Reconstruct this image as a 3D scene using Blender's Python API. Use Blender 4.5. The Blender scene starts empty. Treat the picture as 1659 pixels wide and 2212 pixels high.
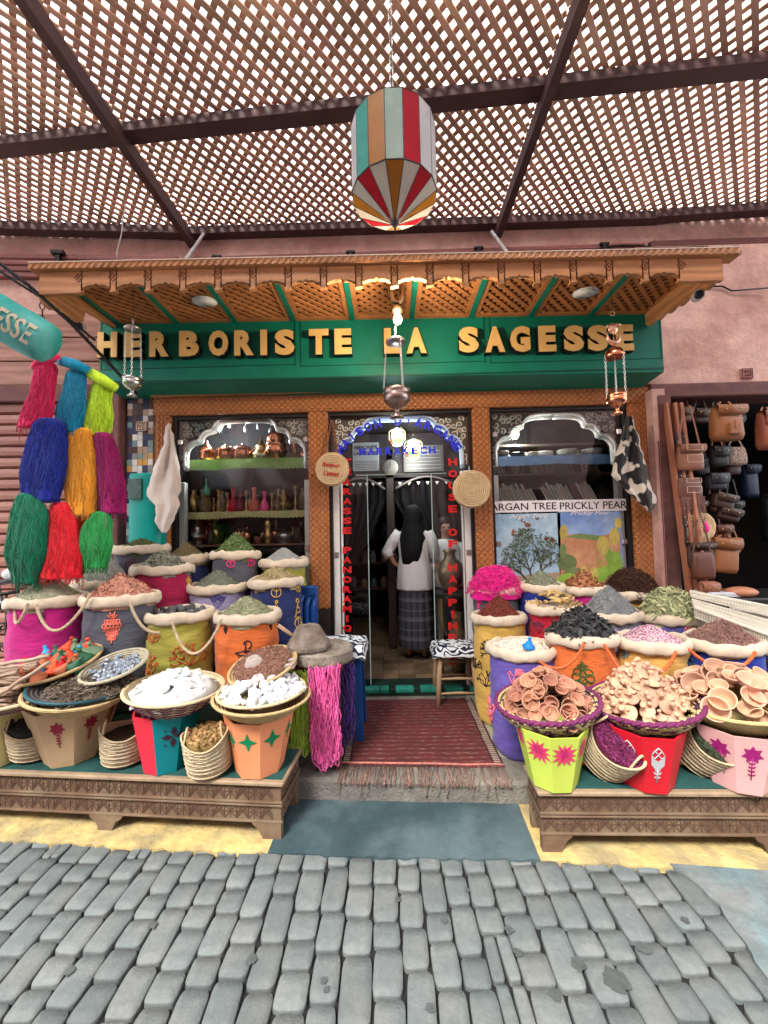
import bpy, math, random
from math import sin, cos, pi, radians, sqrt
from mathutils import Matrix, Vector, noise
random.seed(7)
V = Vector
S = bpy.context.scene
# ---------------------------------------------------------------- camera
F = 850.0                      # focal length in pixels of a 1659 x 2212 picture
cam_data = bpy.data.cameras.new('camera')
cam = bpy.data.objects.new('camera', cam_data)
S.collection.objects.link(cam)
S.camera = cam
cam_data.sensor_fit = 'VERTICAL'
cam_data.sensor_height = 36
cam_data.lens = 36 * F / 2212
cam_data.clip_start = 0.05
cam_data.clip_end = 500
ROT = (Matrix.Rotation(radians(.9), 3, 'Z') @ Matrix.Rotation(radians(92.85), 3, 'X') @ Matrix.Rotation(radians(-1.2), 3, 'Z'))
CAM = V((0, 0, 1.5))
cam.matrix_world = Matrix.Translation(CAM) @ ROT.to_4x4()
# ---------------------------------------------------------------- light
w = bpy.data.worlds.new('World'); S.world = w; w.use_nodes = True
nt = w.node_tree
bg = nt.nodes['Background']
sky = nt.nodes.new('ShaderNodeTexSky'); sky.sky_type = 'NISHITA'; sky.sun_disc = False
SUN_EL, SUN_ROT = radians(52), radians(208)
sky.sun_elevation = SUN_EL; sky.sun_rotation = SUN_ROT
sky.air_density = 1.0; sky.dust_density = 3.5; sky.ozone_density = .7
# white overcast: the blue sky seen through bright cloud
wn = nt.nodes.new('ShaderNodeTexNoise'); wn.inputs['Scale'].default_value = 1.6; wn.inputs['Detail'].default_value = 6
wr = nt.nodes.new('ShaderNodeMapRange'); wr.inputs[1].default_value = .3; wr.inputs[2].default_value = .6; wr.inputs[3].default_value = .7; wr.inputs[4].default_value = .97
wm = nt.nodes.new('ShaderNodeMixRGB'); wm.inputs[2].default_value = (7.5, 7.8, 8.2, 1)
nt.links.new(wn.outputs[0], wr.inputs[0]); nt.links.new(wr.outputs[0], wm.inputs[0]); nt.links.new(sky.outputs[0], wm.inputs[1])
nt.links.new(wm.outputs[0], bg.inputs[0]); bg.inputs[1].default_value = .13
sd = bpy.data.lights.new('sun', 'SUN'); sd.energy = 2.5; sd.angle = radians(18); sd.color = (1, .96, .9)
sun = bpy.data.objects.new('sun', sd); S.collection.objects.link(sun)
sun.rotation_euler = (radians(90) - SUN_EL, 0, radians(-28))
S.view_settings.view_transform = 'Standard'; S.view_settings.look = 'None'
S.view_settings.exposure = 1.92; S.view_settings.gamma = 1
# ---------------------------------------------------------------- helpers
def ray(px, py): return ROT @ V(((px - 829.5) / F, -(py - 1106) / F, -1))
def at(px, py, Y):
    d = ray(px, py); return CAM + d * (Y / d.y)
def gz(px, py, z):
    d = ray(px, py); return CAM + d * ((z - 1.5) / d.z)
def uni(a, b): return random.uniform(a, b)
MATS = {}; ORG = {}
def N(nt, t, **k):
    n = nt.nodes.new('ShaderNode' + t)
    for a, b in k.items(): setattr(n, a, b)
    return n
def M(name, col, rough=.8, var=.18, sc=9, bump=0, bs=60, metal=0, isl=0, hue=0, stretch=(1, 1, 1), spec=.3, col2=None, mixsc=3, wave=None, trl=0, emit=None, sheen=0, carve=None, cols=None, bd=.004, orv=0):
    """a procedural material; cached by name"""
    if name in MATS: return MATS[name]
    m = bpy.data.materials.new(name); MATS[name] = m; m.use_nodes = True
    t = m.node_tree; L = t.links.new
    b = t.nodes['Principled BSDF']; out = t.nodes['Material Output']
    b.inputs['Roughness'].default_value = rough; b.inputs['Metallic'].default_value = metal
    b.inputs['Specular IOR Level'].default_value = spec
    if sheen: b.inputs['Sheen Weight'].default_value = sheen
    tc = N(t, 'TexCoord'); mp = N(t, 'Mapping'); mp.inputs['Scale'].default_value = stretch
    L(tc.outputs['Object'], mp.inputs[0])
    nz = N(t, 'TexNoise'); nz.inputs['Scale'].default_value = sc; nz.inputs['Detail'].default_value = 5
    nz.inputs['Roughness'].default_value = .65
    L(mp.outputs[0], nz.inputs['Vector'])
    base = N(t, 'RGB'); base.outputs[0].default_value = (*col, 1); src = base.outputs[0]
    if col2:
        n2 = N(t, 'TexNoise'); n2.inputs['Scale'].default_value = mixsc; n2.inputs['Detail'].default_value = 6; L(mp.outputs[0], n2.inputs['Vector'])
        rp = N(t, 'MapRange'); rp.inputs[1].default_value = .42; rp.inputs[2].default_value = .62; L(n2.outputs[0], rp.inputs[0])
        mx = N(t, 'MixRGB'); mx.inputs[2].default_value = (*col2, 1); L(rp.outputs[0], mx.inputs[0]); L(src, mx.inputs[1]); src = mx.outputs[0]
    geo = None
    if isl or cols:
        geo = N(t, 'NewGeometry')
    if cols:
        cr = N(t, 'ValToRGB'); cr.color_ramp.interpolation = 'CONSTANT'
        e = cr.color_ramp.elements
        while len(e) < len(cols): e.new(.5)
        for i, c in enumerate(cols): e[i].position = i / len(cols); e[i].color = (*c, 1)
        L(geo.outputs['Random Per Island'], cr.inputs[0]); src = cr.outputs[0]
    hs = N(t, 'HueSaturation'); L(src, hs.inputs['Color'])
    mr = N(t, 'MapRange'); mr.inputs[1].default_value = .3; mr.inputs[2].default_value = .7
    mr.inputs[3].default_value = 1 - var; mr.inputs[4].default_value = 1 + var
    L(nz.outputs[0], mr.inputs[0]); val = mr.outputs[0]
    if isl:
        m2 = N(t, 'MapRange'); m2.inputs[3].default_value = 1 - isl; m2.inputs[4].default_value = 1 + isl
        L(geo.outputs['Random Per Island'], m2.inputs[0])
        mu = N(t, 'Math', operation='MULTIPLY'); L(val, mu.inputs[0]); L(m2.outputs[0], mu.inputs[1]); val = mu.outputs[0]
        if hue:
            m3 = N(t, 'MapRange'); m3.inputs[3].default_value = .5 - hue; m3.inputs[4].default_value = .5 + hue
            fr = N(t, 'Math', operation='FRACT'); ml = N(t, 'Math', operation='MULTIPLY'); ml.inputs[1].default_value = 17.3
            L(geo.outputs['Random Per Island'], ml.inputs[0]); L(ml.outputs[0], fr.inputs[0]); L(fr.outputs[0], m3.inputs[0]); L(m3.outputs[0], hs.inputs['Hue'])
    if orv:      # every copy of a thing a little lighter or darker
        oi = N(t, 'ObjectInfo'); m4 = N(t, 'MapRange'); m4.inputs[3].default_value = 1 - orv; m4.inputs[4].default_value = 1 + orv * .8; L(oi.outputs['Random'], m4.inputs[0])
        mu = N(t, 'Math', operation='MULTIPLY'); L(val, mu.inputs[0]); L(m4.outputs[0], mu.inputs[1]); val = mu.outputs[0]
        if hue and not isl: m5 = N(t, 'MapRange'); m5.inputs[3].default_value = .5 - hue; m5.inputs[4].default_value = .5 + hue; fr = N(t, 'Math', operation='PINGPONG'); fr.inputs[1].default_value = .2; L(oi.outputs['Random'], fr.inputs[0]); m5.inputs[2].default_value = .2; L(fr.outputs[0], m5.inputs[0]); L(m5.outputs[0], hs.inputs['Hue'])
    L(val, hs.inputs['Value']); csrc = hs.outputs[0]
    hsrc = None
    if bump:
        nb = N(t, 'TexNoise'); nb.inputs['Scale'].default_value = bs; nb.inputs['Detail'].default_value = 4; L(mp.outputs[0], nb.inputs['Vector'])
        hsrc = nb.outputs[0]
    if wave:   # (scale, axis, distortion, strength)
        wv = N(t, 'TexWave', bands_direction=wave[1]); wv.inputs['Scale'].default_value = wave[0]; wv.inputs['Distortion'].default_value = wave[2]
        wv.inputs['Detail'].default_value = 3; wv.inputs['Detail Scale'].default_value = 2
        L(mp.outputs[0], wv.inputs['Vector'])
        mx = N(t, 'MixRGB', blend_type='MULTIPLY'); mx.inputs[0].default_value = wave[3]
        cr = N(t, 'ValToRGB'); cr.color_ramp.elements[0].color = (.45, .38, .34, 1); cr.color_ramp.elements[1].color = (1, 1, 1, 1)
        L(wv.outputs[0], cr.inputs[0]); L(csrc, mx.inputs[1]); L(cr.outputs[0], mx.inputs[2]); csrc = mx.outputs[0]
        if hsrc is None: hsrc = wv.outputs[0]
    if carve:  # carved diamond lattice, groove shading also painted into the colour: (scale, axis a, axis b)
        sp = N(t, 'SeparateXYZ'); L(tc.outputs['Object'], sp.inputs[0])
        hs_ = []
        for sg in (1, -1):
            a = N(t, 'Math', operation='MULTIPLY'); a.inputs[1].default_value = sg; L(sp.outputs[carve[1]], a.inputs[0])
            ad = N(t, 'Math', operation='ADD'); L(a.outputs[0], ad.inputs[0]); L(sp.outputs[carve[2]], ad.inputs[1])
            ml = N(t, 'Math', operation='MULTIPLY'); ml.inputs[1].default_value = carve[0]; L(ad.outputs[0], ml.inputs[0])
            pp = N(t, 'Math', operation='PINGPONG'); pp.inputs[1].default_value = 1; L(ml.outputs[0], pp.inputs[0])
            st = N(t, 'MapRange'); st.inputs[1].default_value = 0; st.inputs[2].default_value = .33; L(pp.outputs[0], st.inputs[0]); hs_.append(st.outputs[0])
        mn = N(t, 'Math', operation='MINIMUM'); L(hs_[0], mn.inputs[0]); L(hs_[1], mn.inputs[1]); hsrc = mn.outputs[0]
        mx = N(t, 'MixRGB', blend_type='MULTIPLY'); mx.inputs[0].default_value = .55
        cr = N(t, 'ValToRGB'); cr.color_ramp.elements[0].color = (.4, .3, .25, 1); cr.color_ramp.elements[1].color = (1, 1, 1, 1)
        L(mn.outputs[0], cr.inputs[0]); L(csrc, mx.inputs[1]); L(cr.outputs[0], mx.inputs[2]); csrc = mx.outputs[0]
    L(csrc, b.inputs['Base Color'])
    if hsrc is not None:
        bp = N(t, 'Bump'); bp.inputs['Strength'].default_value = bump if bump else .6; bp.inputs['Distance'].default_value = bd
        L(hsrc, bp.inputs['Height']); L(bp.outputs[0], b.inputs['Normal'])
    if emit:
        b.inputs['Emission Color'].default_value = (*emit[0], 1); b.inputs['Emission Strength'].default_value = emit[1]
    if trl:
        tr = N(t, 'BsdfTranslucent'); L(csrc, tr.inputs[0]); ms = N(t, 'MixShader'); ms.inputs[0].default_value = trl
        L(b.outputs[0], ms.inputs[1]); L(tr.outputs[0], ms.inputs[2]); L(ms.outputs[0], out.inputs[0])
    return m
def glass_mat():
    m = bpy.data.materials.new('window glass'); m.use_nodes = True; t = m.node_tree; t.nodes.clear()
    o = N(t, 'OutputMaterial'); tr = N(t, 'BsdfTransparent'); tr.inputs[0].default_value = (.93, .96, .96, 1)
    g = N(t, 'BsdfGlossy'); g.inputs['Roughness'].default_value = .02; g.inputs[0].default_value = (1, 1, 1, 1)
    f = N(t, 'Fresnel'); f.inputs[0].default_value = 1.35; mx = N(t, 'MixShader')
    t.links.new(f.outputs[0], mx.inputs[0]); t.links.new(tr.outputs[0], mx.inputs[1]); t.links.new(g.outputs[0], mx.inputs[2]); t.links.new(mx.outputs[0], o.inputs[0])
    return m
GLASS = glass_mat()
class MB:
    """collects vertices and faces; build() links them as ONE mesh object"""
    def __init__(s): s.v = []; s.f = []; s.m = []; s.s = []
    def add(s, vs, fs, mi=0, sm=False):
        n = len(s.v); s.v += [tuple(v) for v in vs]
        for f in fs: s.f.append(tuple(i + n for i in f)); s.m.append(mi); s.s.append(sm)
        return s
    def box(s, x0, x1, y0, y1, z0, z1, mi=0):
        return s.add([(x0, y0, z0), (x1, y0, z0), (x1, y1, z0), (x0, y1, z0), (x0, y0, z1), (x1, y0, z1), (x1, y1, z1), (x0, y1, z1)],
                     [(0, 3, 2, 1), (4, 5, 6, 7), (0, 1, 5, 4), (1, 2, 6, 5), (2, 3, 7, 6), (3, 0, 4, 7)], mi)
    def bbox(s, x0, x1, y0, y1, z0, z1, b=.006, mi=0):   # bevelled box
        vs = [];
        for z, i in ((z0, b), (z0 + b, 0), (z1 - b, 0), (z1, b)):
            for (x, y) in ((x0 + b + i, y0 + i), (x1 - b - i, y0 + i), (x1 - i, y0 + b + i), (x1 - i, y1 - b - i), (x1 - b - i, y1 - i), (x0 + b + i, y1 - i), (x0 + i, y1 - b - i), (x0 + i, y0 + b + i)): vs.append((x, y, z))
        fs = [tuple(range(7, -1, -1)), tuple(range(24, 32))]
        for r in range(3):
            for k in range(8): fs.append((r * 8 + k, r * 8 + (k + 1) % 8, r * 8 + 8 + (k + 1) % 8, r * 8 + 8 + k))
        return s.add(vs, fs, mi)
    def beam(s, a, b, w, h, up=(0, 0, 1), mi=0):          # rectangular bar from a to b
        a = V(a); b = V(b); d = (b - a).normalized(); u = V(up); sd_ = d.cross(u).normalized(); u = sd_.cross(d).normalized()
        vs = [p + sd_ * (i * w / 2) + u * (j * h / 2) for p in (a, b) for i, j in ((-1, -1), (1, -1), (1, 1), (-1, 1))]
        return s.add(vs, [(3, 2, 1, 0), (4, 5, 6, 7), (0, 1, 5, 4), (1, 2, 6, 5), (2, 3, 7, 6), (3, 0, 4, 7)], mi)
    def tube(s, path, r, n=6, closed=False, mi=0, sm=True, flat=1.0):
        P = [V(p) for p in path]; k = len(P); rs = r if isinstance(r, (list, tuple)) else [r] * k
        vs = []; fs = []; last = V((0, 0, 1))
        for i, p in enumerate(P):
            if closed: d = P[(i + 1) % k] - P[i - 1]
            else: d = P[min(i + 1, k - 1)] - P[max(i - 1, 0)]
            if d.length < 1e-9: d = V((0, 0, 1))
            d.normalize()
            if i == 0: last = d.orthogonal() if abs(d.z) > .95 else V((0, 0, 1))
            u = last - d * last.dot(d)
            if u.length < 1e-6: u = d.orthogonal()
            u.normalize(); last = u; q = d.cross(u)
            for j in range(n):
                a = 2 * pi * j / n; vs.append(p + (u * cos(a) * flat + q * sin(a)) * rs[i])
        for i in range(k if closed else k - 1):
            for j in range(n):
                a = i * n + j; b = i * n + (j + 1) % n; c = ((i + 1) % k) * n + (j + 1) % n; d = ((i + 1) % k) * n + j; fs.append((a, b, c, d))
        if not closed: fs.append(tuple(range(n - 1, -1, -1))); fs.append(tuple((k - 1) * n + j for j in range(n)))
        return s.add(vs, fs, mi, sm)
    def lathe(s, prof, n=24, c=(0, 0, 0), ph=0, sx=1, sy=1, mi=0, sm=True, mat=None, fn=None, cap=True):
        vs = []; fs = []
        for (r, z) in prof:
            for j in range(n):
                a = ph + 2 * pi * j / n; p = V((r * cos(a) * sx, r * sin(a) * sy, z))
                if fn: p = fn(p, a)
                if mat: p = mat @ p
                vs.append(p + V(c))
        for i in range(len(prof) - 1):
            for j in range(n): fs.append((i * n + j, i * n + (j + 1) % n, (i + 1) * n + (j + 1) % n, (i + 1) * n + j))
        if cap:
            if prof[0][0] > 1e-4: fs.append(tuple(range(n - 1, -1, -1)))
            if prof[-1][0] > 1e-4 and cap != 2: fs.append(tuple((len(prof) - 1) * n + j for j in range(n)))
        return s.add(vs, fs, mi, sm)
    def prism(s, poly, y0, y1, mi=0):                     # polygon in x,z pushed through in y (front face y0)
        n = len(poly)
        vs = [(x, y0, z) for x, z in poly] + [(x, y1, z) for x, z in poly]
        fs = [tuple(range(n)), tuple(range(2 * n - 1, n - 1, -1))] + [(i, i + n, (i + 1) % n + n, (i + 1) % n) for i in range(n)]
        return s.add(vs, fs, mi)
    def ellipsoid(s, c, r, n=8, m=6, mi=0, mat=None, jit=0):
        vs = []; fs = []; c = V(c)
        for i in range(m + 1):
            t = pi * i / m
            for j in range(n):
                a = 2 * pi * j / n; p = V((r[0] * sin(t) * cos(a), r[1] * sin(t) * sin(a), r[2] * cos(t)))
                if jit: p *= 1 + uni(-jit, jit)
                if mat: p = mat @ p
                vs.append(p + c)
        for i in range(m):
            for j in range(n): fs.append((i * n + j, (i + 1) * n + j, (i + 1) * n + (j + 1) % n, i * n + (j + 1) % n))
        return s.add(vs, fs, mi, True)
    def xf(s, mt):
        s.v = [tuple(mt @ V(v)) for v in s.v]; return s
    def build(s, name, mats, parent=None, world=True, label=None, cat=None, group=None, kind=None, org=None):
        me = bpy.data.meshes.new(name)
        if parent is None:
            if org is None:
                xs = [v[0] for v in s.v]; ys = [v[1] for v in s.v]; zs = [v[2] for v in s.v]
                org = V(((min(xs) + max(xs)) / 2, (min(ys) + max(ys)) / 2, min(zs)))
            off = V(org)
        else: off = V(ORG[parent.name]) if world else V((0, 0, 0))
        me.from_pydata([(v[0] - off.x, v[1] - off.y, v[2] - off.z) for v in s.v], [], s.f)
        for m in (mats if isinstance(mats, (list, tuple)) else [mats]): me.materials.append(m)
        me.polygons.foreach_set('material_index', s.m); me.polygons.foreach_set('use_smooth', s.s)
        me.validate(); me.update()
        o = bpy.data.objects.new(name, me); S.collection.objects.link(o)
        if parent is None: o.location = off
        else:
            o.parent = parent; ORG[o.name] = ORG[parent.name]   # meshes of a part stay in its thing's frame
        tag(o, label, cat, group, kind); return o
def tag(o, label=None, cat=None, group=None, kind=None):
    if label: o['label'] = label
    if cat: o['category'] = cat
    if group: o['group'] = group
    if kind: o['kind'] = kind
    return o
def thing(name, loc, label, cat, group=None):
    o = bpy.data.objects.new(name, None); S.collection.objects.link(o); o.location = loc; o.empty_display_size = .05
    ORG[o.name] = tuple(loc); return tag(o, label, cat, group)
def struct(name, mb, m, kind='structure'): return mb.build(name, m, kind=kind)
def copy_tree(o, parent=None):
    c = o.copy(); S.collection.objects.link(c)
    if parent: c.parent = parent
    for ch in list(o.children): copy_tree(ch, c)
    return c
def text_mesh(txt, size, depth=.01, bold=0, align='CENTER', shear=0, spc=1):
    cu = bpy.data.curves.new('t', 'FONT'); cu.body = txt; cu.size = size; cu.extrude = depth / 2; cu.offset = bold; cu.align_x = align
    cu.resolution_u = 3; cu.shear = shear; cu.space_character = spc
    ob = bpy.data.objects.new('t', cu); S.collection.objects.link(ob)
    dg = bpy.context.evaluated_depsgraph_get(); me = bpy.data.meshes.new_from_object(ob.evaluated_get(dg))
    vs = [V(v.co) for v in me.vertices]; fs = [tuple(p.vertices) for p in me.polygons]
    bpy.data.objects.remove(ob); bpy.data.curves.remove(cu); bpy.data.meshes.remove(me)
    return vs, fs
def text_on(mb, txt, c, width=None, height=.1, depth=.01, bold=0, rot=0, shear=0, mi=0, sx=1, spc=1):
    """letters standing in the x,z plane facing -y, centred on c"""
    vs, fs = text_mesh(txt, 1, 0, bold, 'CENTER', shear, spc)
    if not vs: return
    x0 = min(v.x for v in vs); x1 = max(v.x for v in vs); y0 = min(v.y for v in vs); y1 = max(v.y for v in vs)
    sy = height / (y1 - y0); sxx = (width / (x1 - x0)) if width else sy * sx
    vs, fs = text_mesh(txt, 1, depth, bold, 'CENTER', shear, spc)
    R = Matrix.Rotation(rot, 3, 'Y')
    mb.add([V(c) + R @ V(((v.x - (x0 + x1) / 2) * sxx, -v.z, (v.y - (y0 + y1) / 2) * sy)) for v in vs], fs, mi)
def nz(x, y, z=0, s=1): return noise.noise(V((x * s, y * s, z * s)))
# ================================================================ materials of the setting
stone = M('street stone', (.092, .108, .110), .72, .13, 45, .5, 130, isl=.13, hue=.012, col2=(.118, .128, .124), mixsc=7, bd=.004)
joint = M('dark joint', (.010, .010, .011), .95, .3, 20, .6, 80)
asphalt = M('cement', (.13, .125, .112), .92, .25, 14, .9, 70, col2=(.18, .165, .14), mixsc=2.2, bd=.01)
yellowp = M('yellow ground paint', (.44, .33, .13), .8, .25, 12, .9, 40, col2=(.27, .215, .11), mixsc=5, bd=.008)
bluep = M('blue ground paint', (.03, .055, .064), .6, .3, 5, .5, 60, col2=(.055, .082, .09), mixsc=2.5, bd=.005)
turq = M('worn turquoise ground paint', (.10, .145, .15), .8, .3, 9, .8, 40, col2=(.12, .13, .13), mixsc=4, bd=.006)
pink = M('pink plaster', (.60, .38, .325), .9, .16, 9, .7, 30, col2=(.48, .275, .235), mixsc=2.6, bd=.012)
maroon = M('dark maroon timber', (.14, .055, .05), .65, .25, 4, .3, 30, wave=(2, 'Z', 6, .35))
brownw = M('dark brown wood', (.10, .05, .035), .6, .25, 5, .3, 30)
green = M('green painted board', (.002, .17, .115), .5, .2, 3, .15, 25)
pine = M('varnished pine', (.50, .235, .105), .45, .12, 5, .15, 30, wave=(1.1, 'Z', 9, .55), stretch=(.5, 1, 4))
pinelat = M('pine lattice', (.40, .155, .055), .55, .15, 7, .1, 30, isl=.15)
carved = M('carved orange wood', (.44, .17, .06), .5, .15, 9, .9, 30, carve=(38, 0, 2), bd=.006)
lattice = M('pergola lattice wood', (.60, .36, .26), .75, .2, 5, .2, 40, isl=.25, hue=.012)
beamw = M('dark pergola timber', (.085, .045, .042), .7, .2, 5, .2, 30)
silver = M('embossed silver metal', (.10, .095, .085), .6, .25, 12, .6, 60, metal=.3)
white = M('white painted metal', (.78, .77, .74), .45, .06, 5)
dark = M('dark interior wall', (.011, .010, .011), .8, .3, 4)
black = M('black metal', (.012, .012, .013), .4, .2, 8)
gold = M('gold painted letter', (.74, .47, .17), .45, .12, 7, .1, 40)
blk = M('black letter edge', (.01, .01, .01), .5, .1)
red = M('red letter film', (.62, .015, .015), .5, .08)
blue = M('blue letter film', (.02, .035, .75), .5, .08)
bulb = M('lit lamp glass', (1, 1, 1), .3, 0, emit=((.9, .96, 1), 9))
bulbw = M('warm lit bulb', (1, 1, 1), .3, 0, emit=((1, .8, .5), 12))
copper = M('polished copper', (.62, .25, .14), .22, .12, 6, metal=1)
brass = M('aged brass', (.5, .36, .15), .28, .15, 6, metal=1)
tin = M('dull silver metal', (.46, .45, .43), .3, .15, 6, metal=1)
# ================================================================ ground
mb = MB(); mb.box(-14, 14, -10, 3.0, -.3, -.02)
struct('ground', mb, joint)
def stones():
    mb = MB(); col = 0; x = -3.6
    while x < 3.6:
        wd = uni(.098, .115); y = -1.6 + uni(0, .12)
        while y < 2.02:
            ln = random.choice((.105, .12, .16, .2, .145)) * uni(.92, 1.08)
            if random.random() < .05 and ln > .14: parts = ((0, .5), (.5, 1))
            else: parts = ((0, 1),)
            for (p0, p1) in parts:
                cx = x + wd * (p0 + p1) / 2; hw = wd * (p1 - p0) / 2 - .0035; cy = y + ln / 2; hl = ln / 2 - .0035
                wx = .02 * sin(cy * 2.2 + x * .7)
                tz = uni(-.004, .002); tx = uni(-.03, .03); ty = uni(-.02, .02); sk = uni(-.05, .05)
                n = 20; vs = []; fs = []
                ph = uni(0, 99)
                for (k, z) in ((1.0, -.04), (1.0, -.012), (.985, -.005), (.93, -.0008), (.5, .0006)):
                    for j in range(n):
                        a = 2 * pi * (j + .5) / n; c, s_ = cos(a), sin(a)
                        e = .34
                        qx = hw * abs(c) ** e * (1 if c > 0 else -1); qy = hl * abs(s_) ** e * (1 if s_ > 0 else -1)
                        m_ = 1 + .05 * nz(c * 1.5 + ph, s_ * 1.5, 0) if k > .9 else 1
                        qx = qx * m_ - (1 - k) * hw * (1 if c > 0 else -1) * (.55 if k > .6 else 1) * (abs(c) ** e)
                        qy = qy * m_ - (1 - k) * hw * (1 if s_ > 0 else -1) * (.55 if k > .6 else 1.6) * (abs(s_) ** e)
                        vs.append((cx + qx + wx + sk * qy, cy + qy, z + tz + (tx * qx + ty * qy if z > -.03 else 0) + (.0022 * nz(qx * 30 + ph, qy * 30) if z > -.01 else 0)))
                for r in range(4):
                    for j in range(n): fs.append((r * n + j, r * n + (j + 1) % n, r * n + n + (j + 1) % n, r * n + n + j))
                fs.append(tuple(4 * n + j for j in range(n)))
                mb.add(vs, fs, 0, True)
            y += ln
        x += wd
    for (px, py, r) in ((1330, 2120, .05), (1250, 2085, .03), (1480, 1990, .018), (1100, 2010, .02), (960, 1990, .018), (1200, 2150, .025), (545, 2075, .022), (860, 1945, .015), (700, 2120, .014), (705, 2140, .012), (1390, 2050, .03), (330, 2000, .02), (1120, 2060, .02), (930, 2180, .018), (150, 2100, .02), (1010, 1925, .012)):
        c = gz(px, py, 0)
        for q in range(1):
            ox, oy = uni(-r, r) * (q > 0), uni(-r, r) * (q > 0); rr = r * .8; n = 24
            P = [(c.x + ox + rr * (1 + .5 * nz(cos(k / n * 6.28) * 2 + px, sin(k / n * 6.28) * 2, q)) * cos(k / n * 6.28), c.y + oy + rr * (1 + .5 * nz(cos(k / n * 6.28) * 2 + px, sin(k / n * 6.28) * 2, q)) * sin(k / n * 6.28), .0045) for k in range(n)]
            mb.add(P, [tuple(range(n))], 1)
    struct('street', mb, [stone, M('dark stain', (.055, .062, .062), .6, .3, 40)])
stones()
def sheet(name, pts, z, m, jag=()):
    """flat slab following pixel outline on the ground plane"""
    P = [gz(x, y, 0) for x, y in pts]; mb = MB(); out = []
    for i, p in enumerate(P):
        q = P[(i + 1) % len(P)]; out.append(p)
        if i in jag:
            k = int((q - p).length / .03)
            for j in range(1, k): out.append(p.lerp(q, j / k) + V((uni(-.004, .004), uni(-.009, .009), 0)))
    n = len(out)
    mb.add([(p.x, p.y, z) for p in out] + [(p.x, p.y, -.05) for p in out], [tuple(range(n))] + [(i, i + n, (i + 1) % n + n, (i + 1) % n) for i in range(n)])
    return struct(name, mb, m)
# yellow margin, blue square in front of the step, worn turquoise patch
sheet('pavement', [(-900, 1770), (0, 1817), (300, 1833), (578, 1846), (628, 1718), (628, 1600), (-900, 1600)], .006, yellowp, (0, 1, 2))
sheet('painted_pavement', [(578, 1846), (860, 1856), (1168, 1862), (1118, 1736), (1118, 1700), (628, 1700), (628, 1718)], .0075, bluep, (0, 1))
sheet('pavement', [(1168, 1862), (1400, 1874), (1659, 1888), (2500, 1900), (2500, 1600), (1118, 1600), (1118, 1736)], .006, yellowp, (0, 1, 2))
zz = lambda x, y: ((1512 + x * .9114) * .5486, (2900 + y * .9114) * .5486)
sheet('cement_patch', [zz(1235, 560), zz(1290, 600), zz(1340, 640), zz(1450, 740), zz(1480, 800), zz(1560, 900), zz(1600, 980), zz(1659, 1060), zz(2300, 1500), zz(2300, 560), zz(1659, 590), zz(1450, 575)], .012, turq, (2, 3, 4, 5, 6))
# raised platform with the doorstep
SF = lambda x: 2.255 - .045 * x          # front edge of the platform
def slab(name, x0, x1, y1, z, m):
    mb = MB(); n = 60; vs = []; fs = []
    for i in range(n + 1):
        x = x0 + (x1 - x0) * i / n; f = SF(x) + .006 * nz(x * 9, 3)
        vs += [(x, f, -.02), (x, f + .003, z - .018), (x, f + .018, z), (x, y1, z)]
    for i in range(n):
        for k in range(3): fs.append((i * 4 + k, i * 4 + 4 + k, i * 4 + 5 + k, i * 4 + 1 + k))
    mb.add(vs, fs, 0, False); return struct(name, mb, m)
slab('platform', -4.2, 4.2, 3.42, .12, asphalt)
# patterned cement tiles to the right of the rug
def tile_mat():
    m = bpy.data.materials.new('patterned cement tile'); m.use_nodes = True; t = m.node_tree; L = t.links.new; b = t.nodes['Principled BSDF']
    tc = N(t, 'TexCoord'); sp = N(t, 'SeparateXYZ'); L(tc.outputs['Object'], sp.inputs[0]); o = []
    for i in (0, 1):
        a = N(t, 'Math', operation='MULTIPLY'); a.inputs[1].default_value = 62.8; L(sp.outputs[i], a.inputs[0])
        s_ = N(t, 'Math', operation='SINE'); L(a.outputs[0], s_.inputs[0]); ab = N(t, 'Math', operation='ABSOLUTE'); L(s_.outputs[0], ab.inputs[0]); o.append(ab.outputs[0])
    sm = N(t, 'Math', operation='ADD'); L(o[0], sm.inputs[0]); L(o[1], sm.inputs[1])
    pp = N(t, 'Math', operation='PINGPONG'); pp.inputs[1].default_value = .32; L(sm.outputs[0], pp.inputs[0])
    cr = N(t, 'ValToRGB'); cr.color_ramp.interpolation = 'CONSTANT'; e = cr.color_ramp.elements
    e[0].color = (.06, .07, .065, 1); e[1].position = .13; e[1].color = (.42, .40, .30, 1); L(pp.outputs[0], cr.inputs[0]); L(cr.outputs[0], b.inputs['Base Color']); b.inputs['Roughness'].default_value = .7
    return m
mb = MB(); mb.box(.6, 1.1, 2.46, 3.36, .119, .124); struct('floor_tiles', mb, tile_mat())
# doorstep: green tiles with black joints
FY = 3.4
mb = MB()
mb.box(-.6, .85, 3.37, 3.62, .118, .175, 1)
x = -.58
while x < .82:
    wd = random.choice((.15, .15, .07)); mi = 0
    mb.bbox(x, min(x + wd, .84), 3.364, 3.45, .15, .181, .003, mi); x += wd + .006
    if random.random() < .6: mb.bbox(x, x + .045, 3.364, 3.45, .15, .1805, .003, 1); x += .051
struct('doorstep', mb, [M('glazed green tile', (.02, .21, .155), .3, .3, 12, .1, 30, isl=.3), M('black tile', (.012, .025, .02), .35, .3)])
mb = MB()
for i in range(24):
    for j in range(26):
        mb.box(-1.6 + i * .15 + .002, -1.6 + i * .15 + .148, 3.62 + j * .1 + .002, 3.62 + j * .1 + .098, .16, .178 + uni(0, .001))
struct('floor', mb, M('worn brown floor tile', (.15, .10, .06), .45, .3, 6, .1, 30, isl=.35))
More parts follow.
